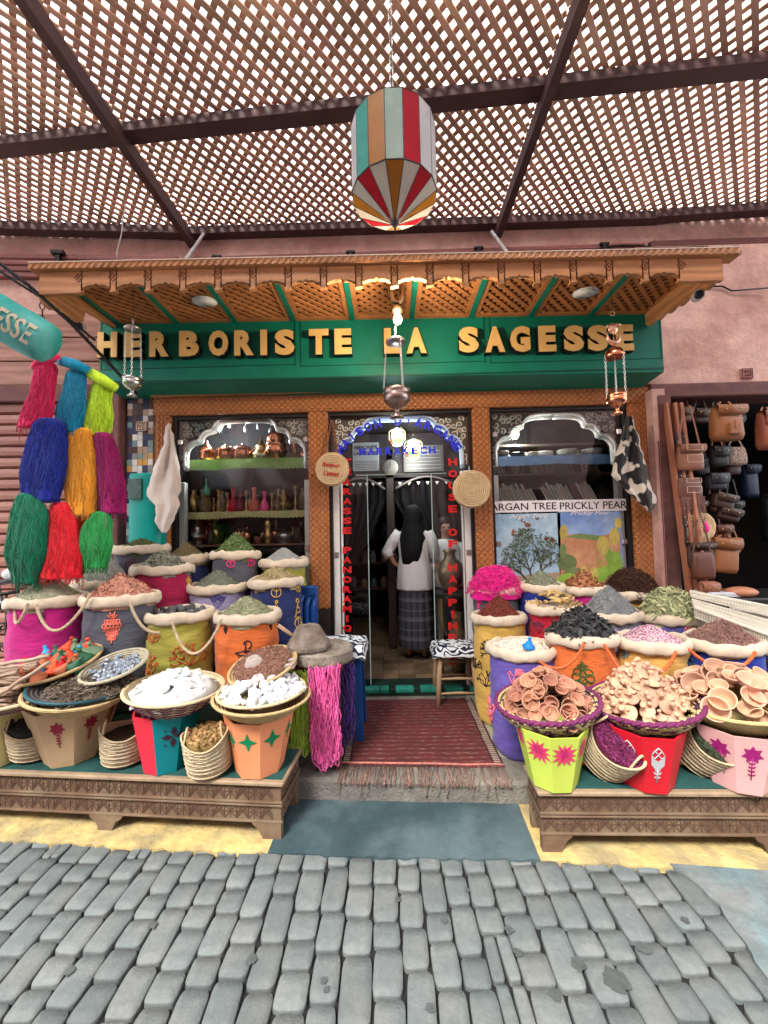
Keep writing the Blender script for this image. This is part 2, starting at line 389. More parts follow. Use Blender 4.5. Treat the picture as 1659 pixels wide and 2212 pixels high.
# ================================================================ herbalist shop
SL = -.0105                                # the front hangs a little lower towards the right
XZ = lambda px, py, Y=FY: (lambda p: (p.x, p.z))(at(px, py, Y))
shop = thing('herbalist_shop', (0, FY, .12), 'carved wood herbalist shop front with green sign board above door and two display windows', 'shop')
ZH0, ZH1 = 2.55, 2.665                      # header
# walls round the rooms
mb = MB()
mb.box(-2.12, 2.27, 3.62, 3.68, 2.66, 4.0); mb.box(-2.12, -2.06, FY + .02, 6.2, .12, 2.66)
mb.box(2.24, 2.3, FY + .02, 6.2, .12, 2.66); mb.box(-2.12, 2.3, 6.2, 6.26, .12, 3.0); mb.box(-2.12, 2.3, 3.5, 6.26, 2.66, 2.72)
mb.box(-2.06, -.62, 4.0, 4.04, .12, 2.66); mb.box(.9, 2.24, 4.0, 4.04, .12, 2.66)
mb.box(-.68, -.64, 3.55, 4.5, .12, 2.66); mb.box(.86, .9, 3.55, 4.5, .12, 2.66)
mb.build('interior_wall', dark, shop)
for a, b in ((-2.06, -.55), (.86, 2.24)):
    mb = MB(); mb.box(a, b, FY + .01, FY + .07, .12, .86); mb.build('plinth_wall', M('dark blue green tile', (.03, .06, .06), .5, .3, 20, isl=.2), shop)
# carved timber frame
PX = [(-2.03, -1.905), (-.695, -.525), (.725, .872), (2.06, 2.21)]
def carved_bar(name, x0, x1, z0, z1, vert, mats=carved):
    mb = MB(); mb.bbox(x0, x1, FY - .05, FY + .02, z0, z1, .008)
    b = .012; o = .02; f = FY - .056
    for (a0, a1, c0, c1) in ((x0 + o, x0 + o + b, z0, z1), (x1 - o - b, x1 - o, z0, z1)) if vert else ((x0, x1, z0 + o, z0 + o + b), (x0, x1, z1 - o - b, z1 - o)):
        mb.box(a0, a1, f, FY - .048, c0, c1)
    if vert:
        c = (x0 + x1) / 2; mb.box(c - .004, c + .004, f, FY - .048, z0, z1)
    return mb.build(name, mats, shop)
for i, (a, b) in enumerate(PX): carved_bar('carved_post', a, b, (.86, .86, .86, .86)[i], ZH0, True)
carved_bar('carved_header', -2.05, 2.24, ZH0 + .002, ZH1 + .04, False)
mb = MB(); mb.box(-2.05, 2.24, FY - .09, FY + .02, ZH1 + .04, ZH1 + .055); mb.build('header_moulding', pine, shop)
# plain dark base blocks of the posts
for a, b in PX:
    mb = MB(); mb.box(a + .004, b - .004, FY - .035, FY + .02, .12, .858); mb.build('post_base', M('black carved base', (.03, .025, .022), .6, .3, 20, .6, 60), shop)
curl_pts = [(cos(t * .55) * (1 - t / 16) , sin(t * .55) * (1 - t / 16)) for t in range(15)]
def arch_panel(name, x0, x1, ztop, pts, w_glass=True, trimm=white):
    """embossed metal panel with a lobed arch; pts = left half of the arch (x,z) from spring point to crown"""
    L_ = [(x, z) for x, z in pts]; R_ = [(x0 + x1 - x, z) for x, z in reversed(pts)]
    arc = L_ + R_
    y = FY + .055; mb = MB()
    A = [(x0, L_[0][1])] + arc + [(x1, L_[0][1])]
    vs = []; fs = []
    for (x, z) in A: vs += [(x, y, z), (x, y, ztop), (x, y + .012, z), (x, y + .012, ztop)]
    for i in range(len(A) - 1):
        a = i * 4; fs += [(a, a + 4, a + 5, a + 1), (a + 2, a + 3, a + 7, a + 6), (a, a + 2, a + 6, a + 4)]
    mb.add(vs, fs)
    p = mb.build(name, silver, shop)
    # embossed scrolls standing on the panel
    sc = MB(); random.seed(int(x0 * 100) + 5)
    def inside(x, z):
        best = None
        for i in range(len(arc) - 1):
            (xa, za), (xb, zb) = arc[i], arc[i + 1]
            lo, hi = min(xa, xb), max(xa, xb)
            if lo <= x <= hi and hi - lo > 1e-6:
                zz_ = za + (zb - za) * (x - xa) / (xb - xa); best = zz_ if best is None else max(best, zz_)
        if best is None: best = L_[0][1]
        return z > best + .022 and z < ztop - .024 and x0 + .024 < x < x1 - .024
    for k in range(600):
        x = uni(x0, (x0 + x1) / 2); z = uni(L_[0][1], ztop)
        if not inside(x, z): continue
        if any((x - q[0]) ** 2 + (z - q[1]) ** 2 < .043 ** 2 for q in sc_used): continue
        sc_used.append((x, z)); r = .029; ph = uni(0, 6); fl = random.choice((1, -1))
        for mir in (0, 1):
            P = []
            for (cx, cz) in curl_pts:
                xx = cx * cos(ph) - cz * sin(ph) * fl; z2 = cx * sin(ph) + cz * cos(ph) * fl
                xr = x + r * xx; xr = x0 + x1 - xr if mir else xr; P.append((xr, y - .002, z + r * z2))
            sc.tube(P, [.0085 * (1 - .5 * i / 15) for i in range(15)], 5)
    sc.build('embossed_scroll', M('bright silver scroll', (.66, .63, .58), .45, .1, metal=.2), p)
    # border and arch trim
    tr = MB(); P = [(x, y - .012, z) for x, z in arc]; tr.tube(P, .012, 6)
    tr.tube([(x, y + .03, z - .012) for x, z in arc], .022, 6)
    tr.build('arch_trim', trimm, shop)
    dk = MB(); dk.tube([(x, y - .016, z + .016) for x, z in arc], .004, 5)
    dk.box(x0, x1, y - .02, y + .02, ztop - .012, ztop); dk.box(x0, x0 + .012, y - .02, y + .02, L_[0][1], ztop); dk.box(x1 - .012, x1, y - .02, y + .02, L_[0][1], ztop)
    dk.build('panel_border', brownw, shop)
def lobes(P, k=6):
    """scalloped line: each leg of P bulges outwards"""
    out = []
    for i in range(len(P) - 1):
        (xa, za), (xb, zb) = P[i], P[i + 1]
        for j in range(k):
            t = j / k; x = xa + (xb - xa) * sin(t * pi / 2) ** 1.0 * (1 if i % 2 == 0 else 1); z = za + (zb - za) * (1 - cos(t * pi / 2))
            x = xa + (xb - xa) * (1 - cos(t * pi / 2)); z = za + (zb - za) * sin(t * pi / 2)
            out.append((x, z))
    out.append(P[-1]); return out
ztop = ZH0 - .03
for (wx0, wx1, nm) in ((-1.86, -.70, 'window'), (.90, 2.02, 'window')):
    sc_used = []
    w_ = wx1 - wx0; q = w_ / 1.14
    za = lambda y: at(850 if 0 else (525 if wx0 < 0 else 1205), y, FY + .05).z
    yo = 0 if wx0 < 0 else -9
    pt = [(wx0 + .035 * w_, za(1010 + yo)), (wx0 + .035 * w_, za(978 + yo)), (wx0 + .13 * w_, za(950 + yo)), (wx0 + .15 * w_, za(949 + yo)), (wx0 + .235 * w_, za(927 + yo)), (wx0 + .255 * w_, za(926 + yo)), (wx0 + .34 * w_, za(906 + yo)), (wx0 + .36 * w_, za(905 + yo)), (wx0 + w_ / 2, za(904 + yo))]
    arch_panel('arch_panel', wx0, wx1, ztop, lobes(pt))
    fr = MB()
    for (a, b, c, d) in ((wx0, wx0 + .05, .86, 1.97), (wx1 - .05, wx1, .86, 1.97), (wx0, wx1, .86, .9)): fr.bbox(a, b, FY + .03, FY + .09, c, d, .004)
    wf = fr.build('window_frame', white, shop)
    g = MB(); g.box(wx0 + .0, wx1 - .0, FY + .012, FY + .018, .88, ztop); g.build('window_pane', GLASS, wf)
    bd_ = MB(); bd_.box(wx0 - .04, wx1 + .04, FY - .01, FY + .03, ztop, ZH0); bd_.box(wx0 - .04, wx0, FY - .01, FY + .03, .86, ztop); bd_.box(wx1, wx1 + .04, FY - .01, FY + .03, .86, ztop); bd_.build('reveal', black, shop)
    for cz in (1.35, 2.3):
        for q in (wx0 + .004, wx1 - .045): c = MB(); c.bbox(q, q + .041, FY - .006, FY + .012, cz, cz + .045, .004); c.build('glass_clamp', tin, shop)
# door arch
sc_used = []
dx0, dx1 = -.50, .70
za = lambda y: at(860, y, FY + .05).z
pt = [(dx0 + .05, za(1010)), (dx0 + .055, za(972)), (dx0 + .15, za(944)), (dx0 + .17, za(943)), (dx0 + .26, za(920)), (dx0 + .28, za(919)), (dx0 + .38, za(902)), (dx0 + .4, za(901.5)), (.1, za(901))]
arch_panel('arch_panel', dx0, dx1, ztop, lobes(pt), trimm=M('pale blue trim', (.55, .68, .85), .4, .05))
for (a, b) in ((dx0, dx0 + .055), (dx0 + .068, dx0 + .082), (dx1 - .055, dx1), (dx1 - .075, dx1 - .065)): fr = MB(); fr.bbox(a, b, FY + .03, FY + .085, .18, 2.02, .004); fr.build('door_frame', white, shop)
bd_ = MB(); bd_.box(dx0 - .03, dx1 + .03, FY - .01, FY + .03, ztop, ZH0); bd_.box(dx0 - .025, dx0, FY, FY + .07, .15, ztop); bd_.box(dx1, dx1 + .03, FY, FY + .07, .15, ztop); bd_.build('reveal', black, shop)
for cz in (1.28,):
    for q in (dx0 + .01, dx1 - .05): c = MB(); c.bbox(q, q + .04, FY + .02, FY + .04, cz, cz + .05, .004); c.build('glass_clamp', tin, shop)
# glass of the door: two fixed side lights, a fanlight; the leaf in the middle stands open
for (a, b, c, d) in ((dx0 + .105, dx0 + .30, .19, 2.0), (dx1 - .33, dx1 - .07, .19, 2.0), (dx0 + .06, dx1 - .06, 2.004, 2.49)):
    g = MB(); g.box(a, b, FY + .05, FY + .058, c, d); g.build('door_glass', GLASS, shop)
g = MB(); g.box(dx0 + .3, dx0 + .306, FY + .045, FY + .063, .19, 2.0); g.box(dx1 - .336, dx1 - .33, FY + .045, FY + .063, .19, 2.0); g.box(dx0 + .2, dx1 - .2, FY + .045, FY + .063, 1.999, 2.004)
g.build('glass_edge', M('pale glass edge', (.4, .55, .52), .3, .1), shop)
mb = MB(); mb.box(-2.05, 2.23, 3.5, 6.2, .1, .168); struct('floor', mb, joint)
def letters_down(txt, px, y0, y1, h, m, name='letter'):
    n = len(txt)
    for i, ch in enumerate(txt):
        if ch == ' ': continue
        py = y0 + (y1 - y0) * i / (n - 1)
        p = at(px, py, FY + .02); mb = MB(); text_on(mb, ch, p, width=.076 if ch != 'I' else .024, height=h, depth=.002, bold=.05)
        mb.build(name, m, shop)
letters_down('TERRASSE PANORAMIQUE', 750, 998, 1400, .058, red)
letters_down('HOUSE OF HAPPINESS', 978, 998, 1428, .064, red)
# curved words on the fanlight
cx, cz0 = XZ(862, 1010, FY + .04)
txt = "MAISON D'ARGANE";
for i, ch in enumerate(txt):
    if ch == ' ': continue
    t = (i - (len(txt) - 1) / 2) / ((len(txt) - 1) / 2); a = t * radians(66)
    x = cx + .56 * sin(a) ; z = cz0 + .415 * cos(a) - .0
    mb = MB(); text_on(mb, ch, (x, FY + .03, z), width=(.066 if ch not in "I'" else .014), height=.078 if ch != "'" else .03, depth=.002, bold=.05, rot=a * .8); mb.build('letter', blue, shop)
p = at(858, 974, FY + .044)
for i, ch in enumerate('MARRAKECH'):
    mb = MB(); text_on(mb, ch, (p.x + (i - 4) * .077, p.y, p.z), width=.06, height=.066, depth=.002, bold=.05); mb.build('letter', blue, shop)
# ---------------------------------------------------------------- green sign board
SY = 3.07
mb = MB()
zb, zt = 2.73, 3.235
def tz(x): return SL * x
vs = []
for x in (-2.315, 2.175):
    vs += [(x, SY, zb + tz(x)), (x, SY, zt + tz(x)), (x, FY - .04, zt + tz(x)), (x, FY - .04, 2.715 + tz(x) * .6 - .02)]
mb.add(vs, [(0, 4, 5, 1), (0, 3, 7, 4), (1, 5, 6, 2), (0, 1, 2, 3), (4, 7, 6, 5)])
sign = mb.build('sign_board', green, shop)
mb = MB()
for (a, b) in ((-2.315, -.72), (-.70, .79), (.81, 2.175)):
    for (x0, x1, z0, z1) in ((a + .01, b - .01, zb + .1, zb + .105), (a + .01, b - .01, zt - .02, zt - .014), (a + .01, a + .015, zb + .1, zt - .02), (b - .015, b - .01, zb + .1, zt - .02)):
        xm = (x0 + x1) / 2; mb.box(x0, x1, SY - .004, SY + .002, z0 + tz(xm), z1 + tz(xm))
mb.box(-2.315, 2.175, SY - .006, SY + .002, zb + .0, zb + .012)
mb.build('board_moulding', M('dark green edge', (0, .07, .05), .5, .1), sign)
# the letters, one by one (pixel x of the centre)
LET = [('H', 237), ('E', 291), ('R', 348), ('B', 412), ('O', 475), ('R', 530), ('I', 572), ('S', 617), ('T', 690), ('E', 742), ('L', 848), ('A', 899), ('S', 1011), ('A', 1067), ('G', 1121), ('E', 1179), ('S', 1236), ('S', 1287), ('E', 1345)]
for ch, px in LET:
    py = 748 - (px - 237) / 1108 * 15
    p = at(px, py, SY - .03); W_ = .155 if ch not in 'IEL' else (.135 if ch != 'I' else .052); H_ = .205
    mb = MB(); text_on(mb, ch, (p.x, SY - .0585, p.z), width=W_, height=H_, depth=.004, bold=.06)
    text_on(mb, ch, (p.x, SY - .028, p.z), width=W_ + .004, height=H_ + .004, depth=.054, bold=.06, mi=1)
    mb.build('letter', [gold, blk], sign)
# ---------------------------------------------------------------- canopy
CY = 2.38
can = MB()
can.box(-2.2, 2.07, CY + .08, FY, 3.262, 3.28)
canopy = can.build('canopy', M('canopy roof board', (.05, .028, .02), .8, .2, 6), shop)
# fascia with scalloped lower edge
zfa = lambda x: 3.022 + tz(x)
mb = MB(); x0, x1 = -2.19, 2.08; nsc = 17; per = (x1 - x0 - .5) / nsc
low = [(x0, zfa(x0)), (x0 + .25, zfa(x0))]
for i in range(nsc):
    a = x0 + .25 + i * per
    prof = [(.06, 0), (.06, .012), (.02, .022), (.035, .045), (.13, .052), (.2, .06), (.3, .066), (.42, .064), (.5, .078), (.58, .064), (.7, .066), (.8, .06), (.87, .052), (.965, .045), (.98, .022), (.94, .012), (.94, 0)]
    for (u, h) in prof[1:]:
        low.append((a + .06 * per + (u * .9) * per, zfa(a) + h * .8))
low += [(x1 - .2, zfa(x1)), (x1, zfa(x1))]
vs = []; fs = []
for (x, z) in low: vs += [(x, CY, z), (x, CY, 3.165 + tz(x)), (x, CY + .03, z), (x, CY + .03, 3.165 + tz(x))]
for i in range(len(low) - 1):
    a = i * 4; fs += [(a, a + 4, a + 5, a + 1), (a + 2, a + 3, a + 7, a + 6), (a, a + 2, a + 6, a + 4)]
fs += [(0, 1, 3, 2), (len(vs) - 4, len(vs) - 2, len(vs) - 1, len(vs) - 3)]
mb.add(vs, fs); fas = mb.build('fascia', pine, canopy)
# carved diamonds
for i in range(18):
    mb = MB(); x = x0 + .25 + i * per * 1.0 - per * .0; z = zfa(x) + .100; r = .027
    for k in range(4):
        a = k * pi / 2; b = a + pi / 2
        mb.beam((x + r * cos(a), CY - .001, z + r * sin(a)), (x + r * cos(b), CY - .001, z + r * sin(b)), .004, .005)
        mb.beam((x, CY - .001, z), (x + r * .5 * (cos(a) + cos(b)), CY - .001, z + r * .5 * (sin(a) + sin(b))), .003, .005)
    mb.build('carved_diamond', M('burnt carving line', (.22, .08, .03), .7, .1), fas)
# rope moulding on top
mb = MB(); mb.box(-2.27, 2.14, CY - .03, CY + .06, 3.166, 3.203)
x = -2.26
while x < 2.1:
    mb.add([V(v) for v in ((x, CY - .032, 3.168), (x + .012, CY - .038, 3.168), (x + .030, CY - .038, 3.201), (x + .018, CY - .032, 3.201), (x + .026, CY - .03, 3.168), (x + .044, CY - .03, 3.201))], [(0, 1, 2, 3), (1, 4, 5, 2)]); x += .044
mb.xf(Matrix.Rotation(-SL, 4, 'Y'))
# rotate moves it slightly; bring back to height
mb.build('rope_moulding', pine, canopy)
mb = MB(); mb.box(-2.27, 2.14, CY - .035, CY + .07, 3.2035, 3.210); mb.xf(Matrix.Rotation(-SL, 4, 'Y')); mb.build('top_edge', M('pale edge strip', (.62, .5, .4), .7, .1), canopy)
# ribs and lattice panels under the roof
ribs = [-2.19 + i * (4.25 / 9) for i in range(10)]
for x in ribs:
    mb = MB(); mb.box(x - .018, x + .018, CY + .05, SY - .0, 3.192, 3.262); mb.xf(Matrix.Rotation(-SL, 4, 'Y')); mb.build('rib', green, canopy)
for i in range(9):
    a, b = ribs[i] + .02, ribs[i + 1] - .02
    mb = MB(); mb.box(a, a + .035, CY + .05, SY, 3.198, 3.24); mb.box(b - .035, b, CY + .05, SY, 3.198, 3.24)
    mb.box(a + .035, b - .035, SY - .04, SY, 3.198, 3.24)
    a += .035; b -= .035; y0, y1 = CY + .05, SY - .04
    for sgn in (1, -1):
        k = -2.2
        while k < 2.4:
            # line x = a + k + sgn*(y-y0)
            pts = []
            for y in (y0, y1):
                xx = a + k + sgn * (y - y0); pts.append((xx, y))
            (xa, ya), (xb, yb) = pts
            def cl(xa, ya, xb, yb):
                if xb == xa: return None
                t0, t1 = (a - xa) / (xb - xa), (b - xa) / (xb - xa)
                if t0 > t1: t0, t1 = t1, t0
                t0 = max(0, t0); t1 = min(1, t1)
                return None if t1 - t0 < .02 else ((xa + (xb - xa) * t0, ya + (yb - ya) * t0), (xa + (xb - xa) * t1, ya + (yb - ya) * t1))
            c = cl(xa, ya, xb, yb)
            if c: mb.beam((*c[0], 3.207 if sgn > 0 else 3.217), (*c[1], 3.207 if sgn > 0 else 3.217), .028, .008)
            k += .078
    mb.xf(Matrix.Rotation(-SL, 4, 'Y')); mb.build('lattice_panel', pinelat, canopy)
# stepped side boards
for sx, x in ((-1, -2.22), (1, 2.05)):
    pf = [(CY + .03, 3.165), (CY + .03, 3.03)]
    y = CY + .03; z = 3.03
    for k in range(6 if sx > 0 else 3):
        pf += [(y + .03, z - .02), (y + .08, z - .026), (y + .1, z - .006), (y + .11, z + .008)]; y += .11; z += .012
    pf += [(SY - .002, 3.13), (SY - .002, 3.27), (CY + .3, 3.27)] if sx > 0 else [(y + .02, 3.16), (SY - .002, 3.19), (SY - .002, 3.27), (CY + .3, 3.27)]
    n = len(pf); mb = MB()
    mb.add([(x, a, b) for a, b in pf] + [(x + .03, a, b) for a, b in pf], [tuple(range(n)), tuple(range(2 * n - 1, n - 1, -1))] + [(i, i + n, (i + 1) % n + n, (i + 1) % n) for i in range(n)])
    mb.build('side_board', pine, canopy)
# ================================================================ neighbours, upper wall
up = thing('street_wall', (0, 3.6, 2.6), 'pink plaster wall above the shop with grooved maroon boards under the pergola', 'wall')
mb = MB(); mb.box(-1.9, 5.5, 3.52, 3.6, 3.3, 4.36); mb.box(-2.37, -1.9, 3.5, 3.58, 2.6, 3.4); mb.build('plaster', pink, up)
def boards(name, x0, x1, z0, z1, par, n=4, y=3.52, t=.05, m=None):
    h = (z1 - z0) / n; mb = MB()
    for i in range(n): mb.bbox(x0, x1, y - t, y + .001, z0 + i * h + .004, z0 + (i + 1) * h - .004, .008)
    mb.box(x0, x1, y - t * .5, y + .002, z0, z1)
    return mb.build(name, m or M('maroon grooved boards', (.27, .10, .095), .6, .22, 4, .2, 30, wave=(1.2, 'Z', 7, .4), stretch=(.5, 1, 4)), par)
zb_ = lambda px, py: at(px, py, 3.47).z
boards('grooved_boards', -1.87, 2.36, 3.84, 4.07, up, 4)
for px in (467, 757, 1035, 1308):
    x = at(px, 550, 3.45).x; mb = MB(); mb.bbox(x - .016, x + .016, 3.45, 3.468, 3.88, 4.05, .003); mb.bbox(x - .042, x + .042, 3.448, 3.468, 4.04, 4.062, .003); mb.build('strap_hinge', black, up)
# left shuttered shop: the wall bends forward a little
lw = thing('shuttered_shop', (-3, 3.3, .12), 'closed shop with brown pink roller shutter behind the hanging yarn', 'shop')
def lft(mb): return mb.xf(Matrix.Translation((-2.3, 3.42, 0)) @ Matrix.Rotation(radians(4), 4, 'Z') @ Matrix.Translation((2.3, -3.42, 0)))
mb = MB(); mb.box(-5, -1.85, 3.5, 3.6, 3.1, 4.36); mb.box(-5, -2.36, 3.5, 3.6, .1, 3.1); lft(mb).build('wall', pink, lw)
mb = MB()
for i in range(26):
    z = .2 + i * .0965
    vs = []; fs = []; pr = [(3.47, 0), (3.445, .012), (3.44, .045), (3.445, .078), (3.47, .09), (3.48, .0965)]
    for x in (-4.6, -2.36): vs += [(x, y, z + h) for y, h in pr]
    for k in range(5): fs.append((k, 6 + k, 7 + k, k + 1))
    mb.add(vs, fs)
lft(mb).build('roller_shutter', M('brown pink shutter', (.31, .155, .12), .5, .2, 5, .1, 40, col2=(.28, .12, .10), mixsc=2, stretch=(.4, 1, 3)), lw)
mb = MB(); mb.bbox(-4.7, -2.33, 3.40, 3.5, 2.70, 2.85, .01); lft(mb).build('shutter_box', maroon, lw)
mb = MB()
for i in range(3): mb.bbox(-4.7, -2.33, 3.43, 3.5, 2.86 + i * .22, 3.07 + i * .22, .006)
lft(mb).build('timber_panel', M('pinkish pine boards', (.42, .22, .17), .6, .2, 4, .1, 30, wave=(1.4, 'Z', 8, .5), stretch=(.5, 1, 3)), lw)
mb = MB(); mb.bbox(-2.37, -2.31, 3.3, 3.5, .12, 2.74, .01); mb.build('guide_rail', maroon, lw)
mb = MB()
lft(mb);
mb = MB(); h = .0575
for i in range(4): mb.bbox(-4.6, -1.90, 3.45, 3.501, 3.86 + i * h, 3.86 + i * h + .05, .008)
lft(mb).build('grooved_boards', MATS['maroon grooved boards'], lw)
for px in (205,):
    x = -2.95; mb = MB(); mb.bbox(x - .02, x + .02, 3.42, 3.45, 3.9, 4.07, .003); mb.bbox(x - .055, x + .055, 3.41, 3.45, 4.06, 4.095, .003); lft(mb).build('strap_hinge', black, lw)
# mosaic pilaster and teal cabinet
pil = thing('mosaic_pilaster', (-2.18, FY, .12), 'pilaster covered in small square coloured tiles between shutter and window', 'pilaster')
mx0, mx1 = -2.285, -2.055
mb = MB(); mb.box(mx0, mx1, FY - .03, FY + .1, .12, 2.73); mb.build('backing', M('grey grout', (.4, .38, .36), .9, .1), pil)
mb = MB(); nx = 5; ww = (mx1 - mx0) / nx
for i in range(nx):
    for j in range(47): mb.bbox(mx0 + i * ww + .001, mx0 + (i + 1) * ww - .001, FY - .036, FY - .028, .14 + j * .055, .14 + (j + 1) * .055 - .002, .001)
mb.build('mosaic', M('mosaic tiles', (1, 1, 1), .3, .12, 10, cols=[(.62, .6, .58), (.02, .025, .07), (.50, .28, .07), (.05, .03, .025), (.14, .25, .26), (.35, .24, .18), (.55, .53, .52), (.03, .04, .1), (.16, .26, .25), (.25, .24, .22), (.08, .05, .04)]), pil)
def plaque(px, py, Y, s, m1, m2, txt, label):
    c = at(px, py, Y); t = thing('house_number', c, label, 'number plate')
    mb = MB(); mb.bbox(c.x - s * 1.1, c.x + s * 1.1, c.y - .006, c.y + .012, c.z - s, c.z + s, .004); mb.build('plate', m1, t)
    mb = MB(); q = s * .92
    for (a, b, d, e) in ((-q * 1.1, q * 1.1, -q, -q + .006), (-q * 1.1, q * 1.1, q - .006, q), (-q * 1.1, -q * 1.1 + .006, -q, q), (q * 1.1 - .006, q * 1.1, -q, q)): mb.box(c.x + a, c.x + b, c.y - .009, c.y - .005, c.z + d, c.z + e)
    mb.build('border', m2, t)
    mb = MB(); text_on(mb, txt, (c.x, c.y - .009, c.z), width=s * 1.4, height=s * 1.15, depth=.004, bold=.015); mb.build('number', m2, t)
plaque(306, 921, FY - .045, .044, M('brown plate', (.16, .08, .05), .5, .2), M('cream number', (.62, .52, .42), .6, .1), '221', 'small brown number plate reading 221 on the mosaic pilaster')
cab = thing('cabinet', (-2.2, FY - .1, .12), 'rounded teal metal cabinet with a diamond grille below the mosaic tiles', 'cabinet')
ca, cb_ = at(275, 1100, 3.25), at(345, 1100, 3.25)
zt_ = at(310, 1022, 3.25).z
tealm = M('teal painted metal', (0, .27, .235), .4, .1, 4, .1, 20)
mb = MB(); n = 12; vs = []; fs = []
for z in (.12, zt_ - .015, zt_):
    for i in range(n + 1):
        a = i / n; x = ca.x + (cb_.x - ca.x) * a; y = 3.27 - .045 * max(0, sin(pi * a)) ** .35
        if z == zt_: y += .012
        vs.append((x, y, z))
    vs += [(cb_.x, 3.365, z), (ca.x, 3.365, z)]
q = n + 3
for r in range(2):
    for i in range(q): fs.append((r * q + i, r * q + (i + 1) % q, r * q + q + (i + 1) % q, r * q + q + i))
fs += [tuple(range(2 * q, 3 * q)), tuple(range(q - 1, -1, -1))]
mb.add(vs, fs); mb.build('body', tealm, cab)
mb = MB(); g0 = at(283, 1073, 3.23);
c = at(293, 1056, 3.225); wv, hv = .055, .085
mb.box(c.x - wv, c.x + wv, c.y - .012, c.y + .035, c.z - hv, c.z + hv); g = mb.build('vent', M('vent recess', (.02, .035, .04), .7, .1), cab)
mb = MB()
for i in range(-6, 8):
    for sg in (1, -1):
        x_ = -wv if sg > 0 else wv
        a = max(-hv, i * .024 - .0);
        p0 = (c.x - wv, c.z + i * .024 * 1); p1 = (c.x + wv, p0[1] + sg * .17)
        t0, t1 = 0, 1
        lo, hi = c.z - hv, c.z + hv
        z0_, z1_ = p0[1], p1[1]
        if z1_ != z0_:
            ta, tb = (lo - z0_) / (z1_ - z0_), (hi - z0_) / (z1_ - z0_)
            if ta > tb: ta, tb = tb, ta
            t0, t1 = max(0, ta), min(1, tb)
        if t1 > t0: mb.beam((p0[0] + (p1[0] - p0[0]) * t0, c.y - .015, z0_ + (z1_ - z0_) * t0), (p0[0] + (p1[0] - p0[0]) * t1, c.y - .015, z0_ + (z1_ - z0_) * t1), .004, .004, up=(0, 1, 0))
mb.build('grille', M('grey green mesh', (.16, .26, .25), .5, .1), g)
# right neighbour: pink wall with the leather shop's doorway
rx0 = 2.27; dz = at(1500, 862, FY).z
ddx = at(1432, 1000, FY).x
rw = thing('leather_shop', (3, FY, .12), 'pink plastered shop with a dark doorway hung with leather bags', 'shop')
mb = MB(); mb.box(2.2, 5.5, FY - .02, FY + .1, dz + .12, 3.95); mb.box(2.2, ddx - .12, FY - .02, FY + .1, .12, dz + .12)
mb.box(2.2, ddx - .05, FY - .14, FY - .02, .12, 2.64)
mb.build('wall', pink, rw)
mb = MB(); mb.bbox(ddx - .12, ddx, FY - .145, FY + .2, .12, dz + .0, .01); mb.build('door_frame', maroon, rw); mb = MB(); mb.bbox(ddx - .12, 5.5, FY - .07, FY + .2, dz, dz + .12, .01); mb.build('door_frame', maroon, rw)
mb = MB(); mb.bbox(2.225, ddx - .122, FY - .15, FY - .138, .12, 2.2, .004); mb.build('painted_dado', M('maroon wall paint', (.16, .06, .055), .7, .15), rw)
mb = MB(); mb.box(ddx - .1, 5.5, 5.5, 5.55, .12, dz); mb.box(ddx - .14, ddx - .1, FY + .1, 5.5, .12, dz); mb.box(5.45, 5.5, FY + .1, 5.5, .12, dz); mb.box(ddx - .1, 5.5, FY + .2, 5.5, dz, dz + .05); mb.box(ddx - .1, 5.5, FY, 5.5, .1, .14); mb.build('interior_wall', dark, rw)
boards('grooved_boards', 2.40, 5.5, 3.84, 4.07, rw, 3, y=FY + .10, m=maroon)
plaque(1613, 807, FY - .035, .045, M('pink plate', (.42, .2, .18), .8, .1), M('maroon number', (.08, .02, .02), .7, .1), '223', 'house number 223 stencilled in a box on the pink wall')
# folding slats of the open door at the left of the doorway
for k, (pxt, pxb) in enumerate(((1437, 1490), (1455, 1505), (1468, 1525))):
    a = at(pxt, 872, 3.25); b = at(pxb, 1290, 3.1 - .03 * k)
    mb = MB(); mb.beam(a, b, .022, .05, up=(0, 1, 0)); mb.build('folding_slat', M('reddish wood slat', (.34, .13, .075), .5, .2, 5), rw)
# ================================================================ pergola
PZ = 4.2
per_ = thing('pergola', (0, 2, PZ), 'wooden lattice pergola with dark beams spanning the street above the lamp', 'pergola')
mb = MB(); mb.beam((-1.785, -.4, PZ + .02), (-1.785, 3.5, PZ + .02), .058, .10); mb.build('long_beam', beamw, per_)
mb = MB(); mb.beam((1.045, -.4, PZ + .02), (1.045, 3.5, PZ + .02), .058, .10); mb.build('long_beam', beamw, per_)
ca_, cb2 = gz(0, 340, PZ), gz(1659, 165, PZ)
d = (cb2 - ca_).normalized()
mb = MB(); mb.beam(ca_ - d * 2 + V((0, 0, .075)), cb2 + d * 2 + V((0, 0, .075)), .10, .065); mb.build('cross_beam', beamw, per_)
mb = MB(); mb.beam((-1.9, 3.47, PZ + .085), (2.5, 3.47, PZ + .085), .09, .07); mb.beam((-1.85, 3.46, PZ + .086), (-4.4, 3.27, PZ + .09), .09, .07); mb.beam((2.45, 3.455, PZ + .086), (4.5, 3.36, PZ + .08), .09, .07); mb.build('wall_plate', beamw, per_)
mb = MB(); mb.beam((-4.5, -.4, PZ + .05), (4.5, -.4, PZ + .05), .09, .12); mb.build('front_beam', beamw, per_)
mb = MB()
for x in (-4.45, 4.4): mb.beam((x, -.4, PZ + .02), (x, 3.5, PZ + .02), .09, .14)
mb.build('end_beam', beamw, per_)
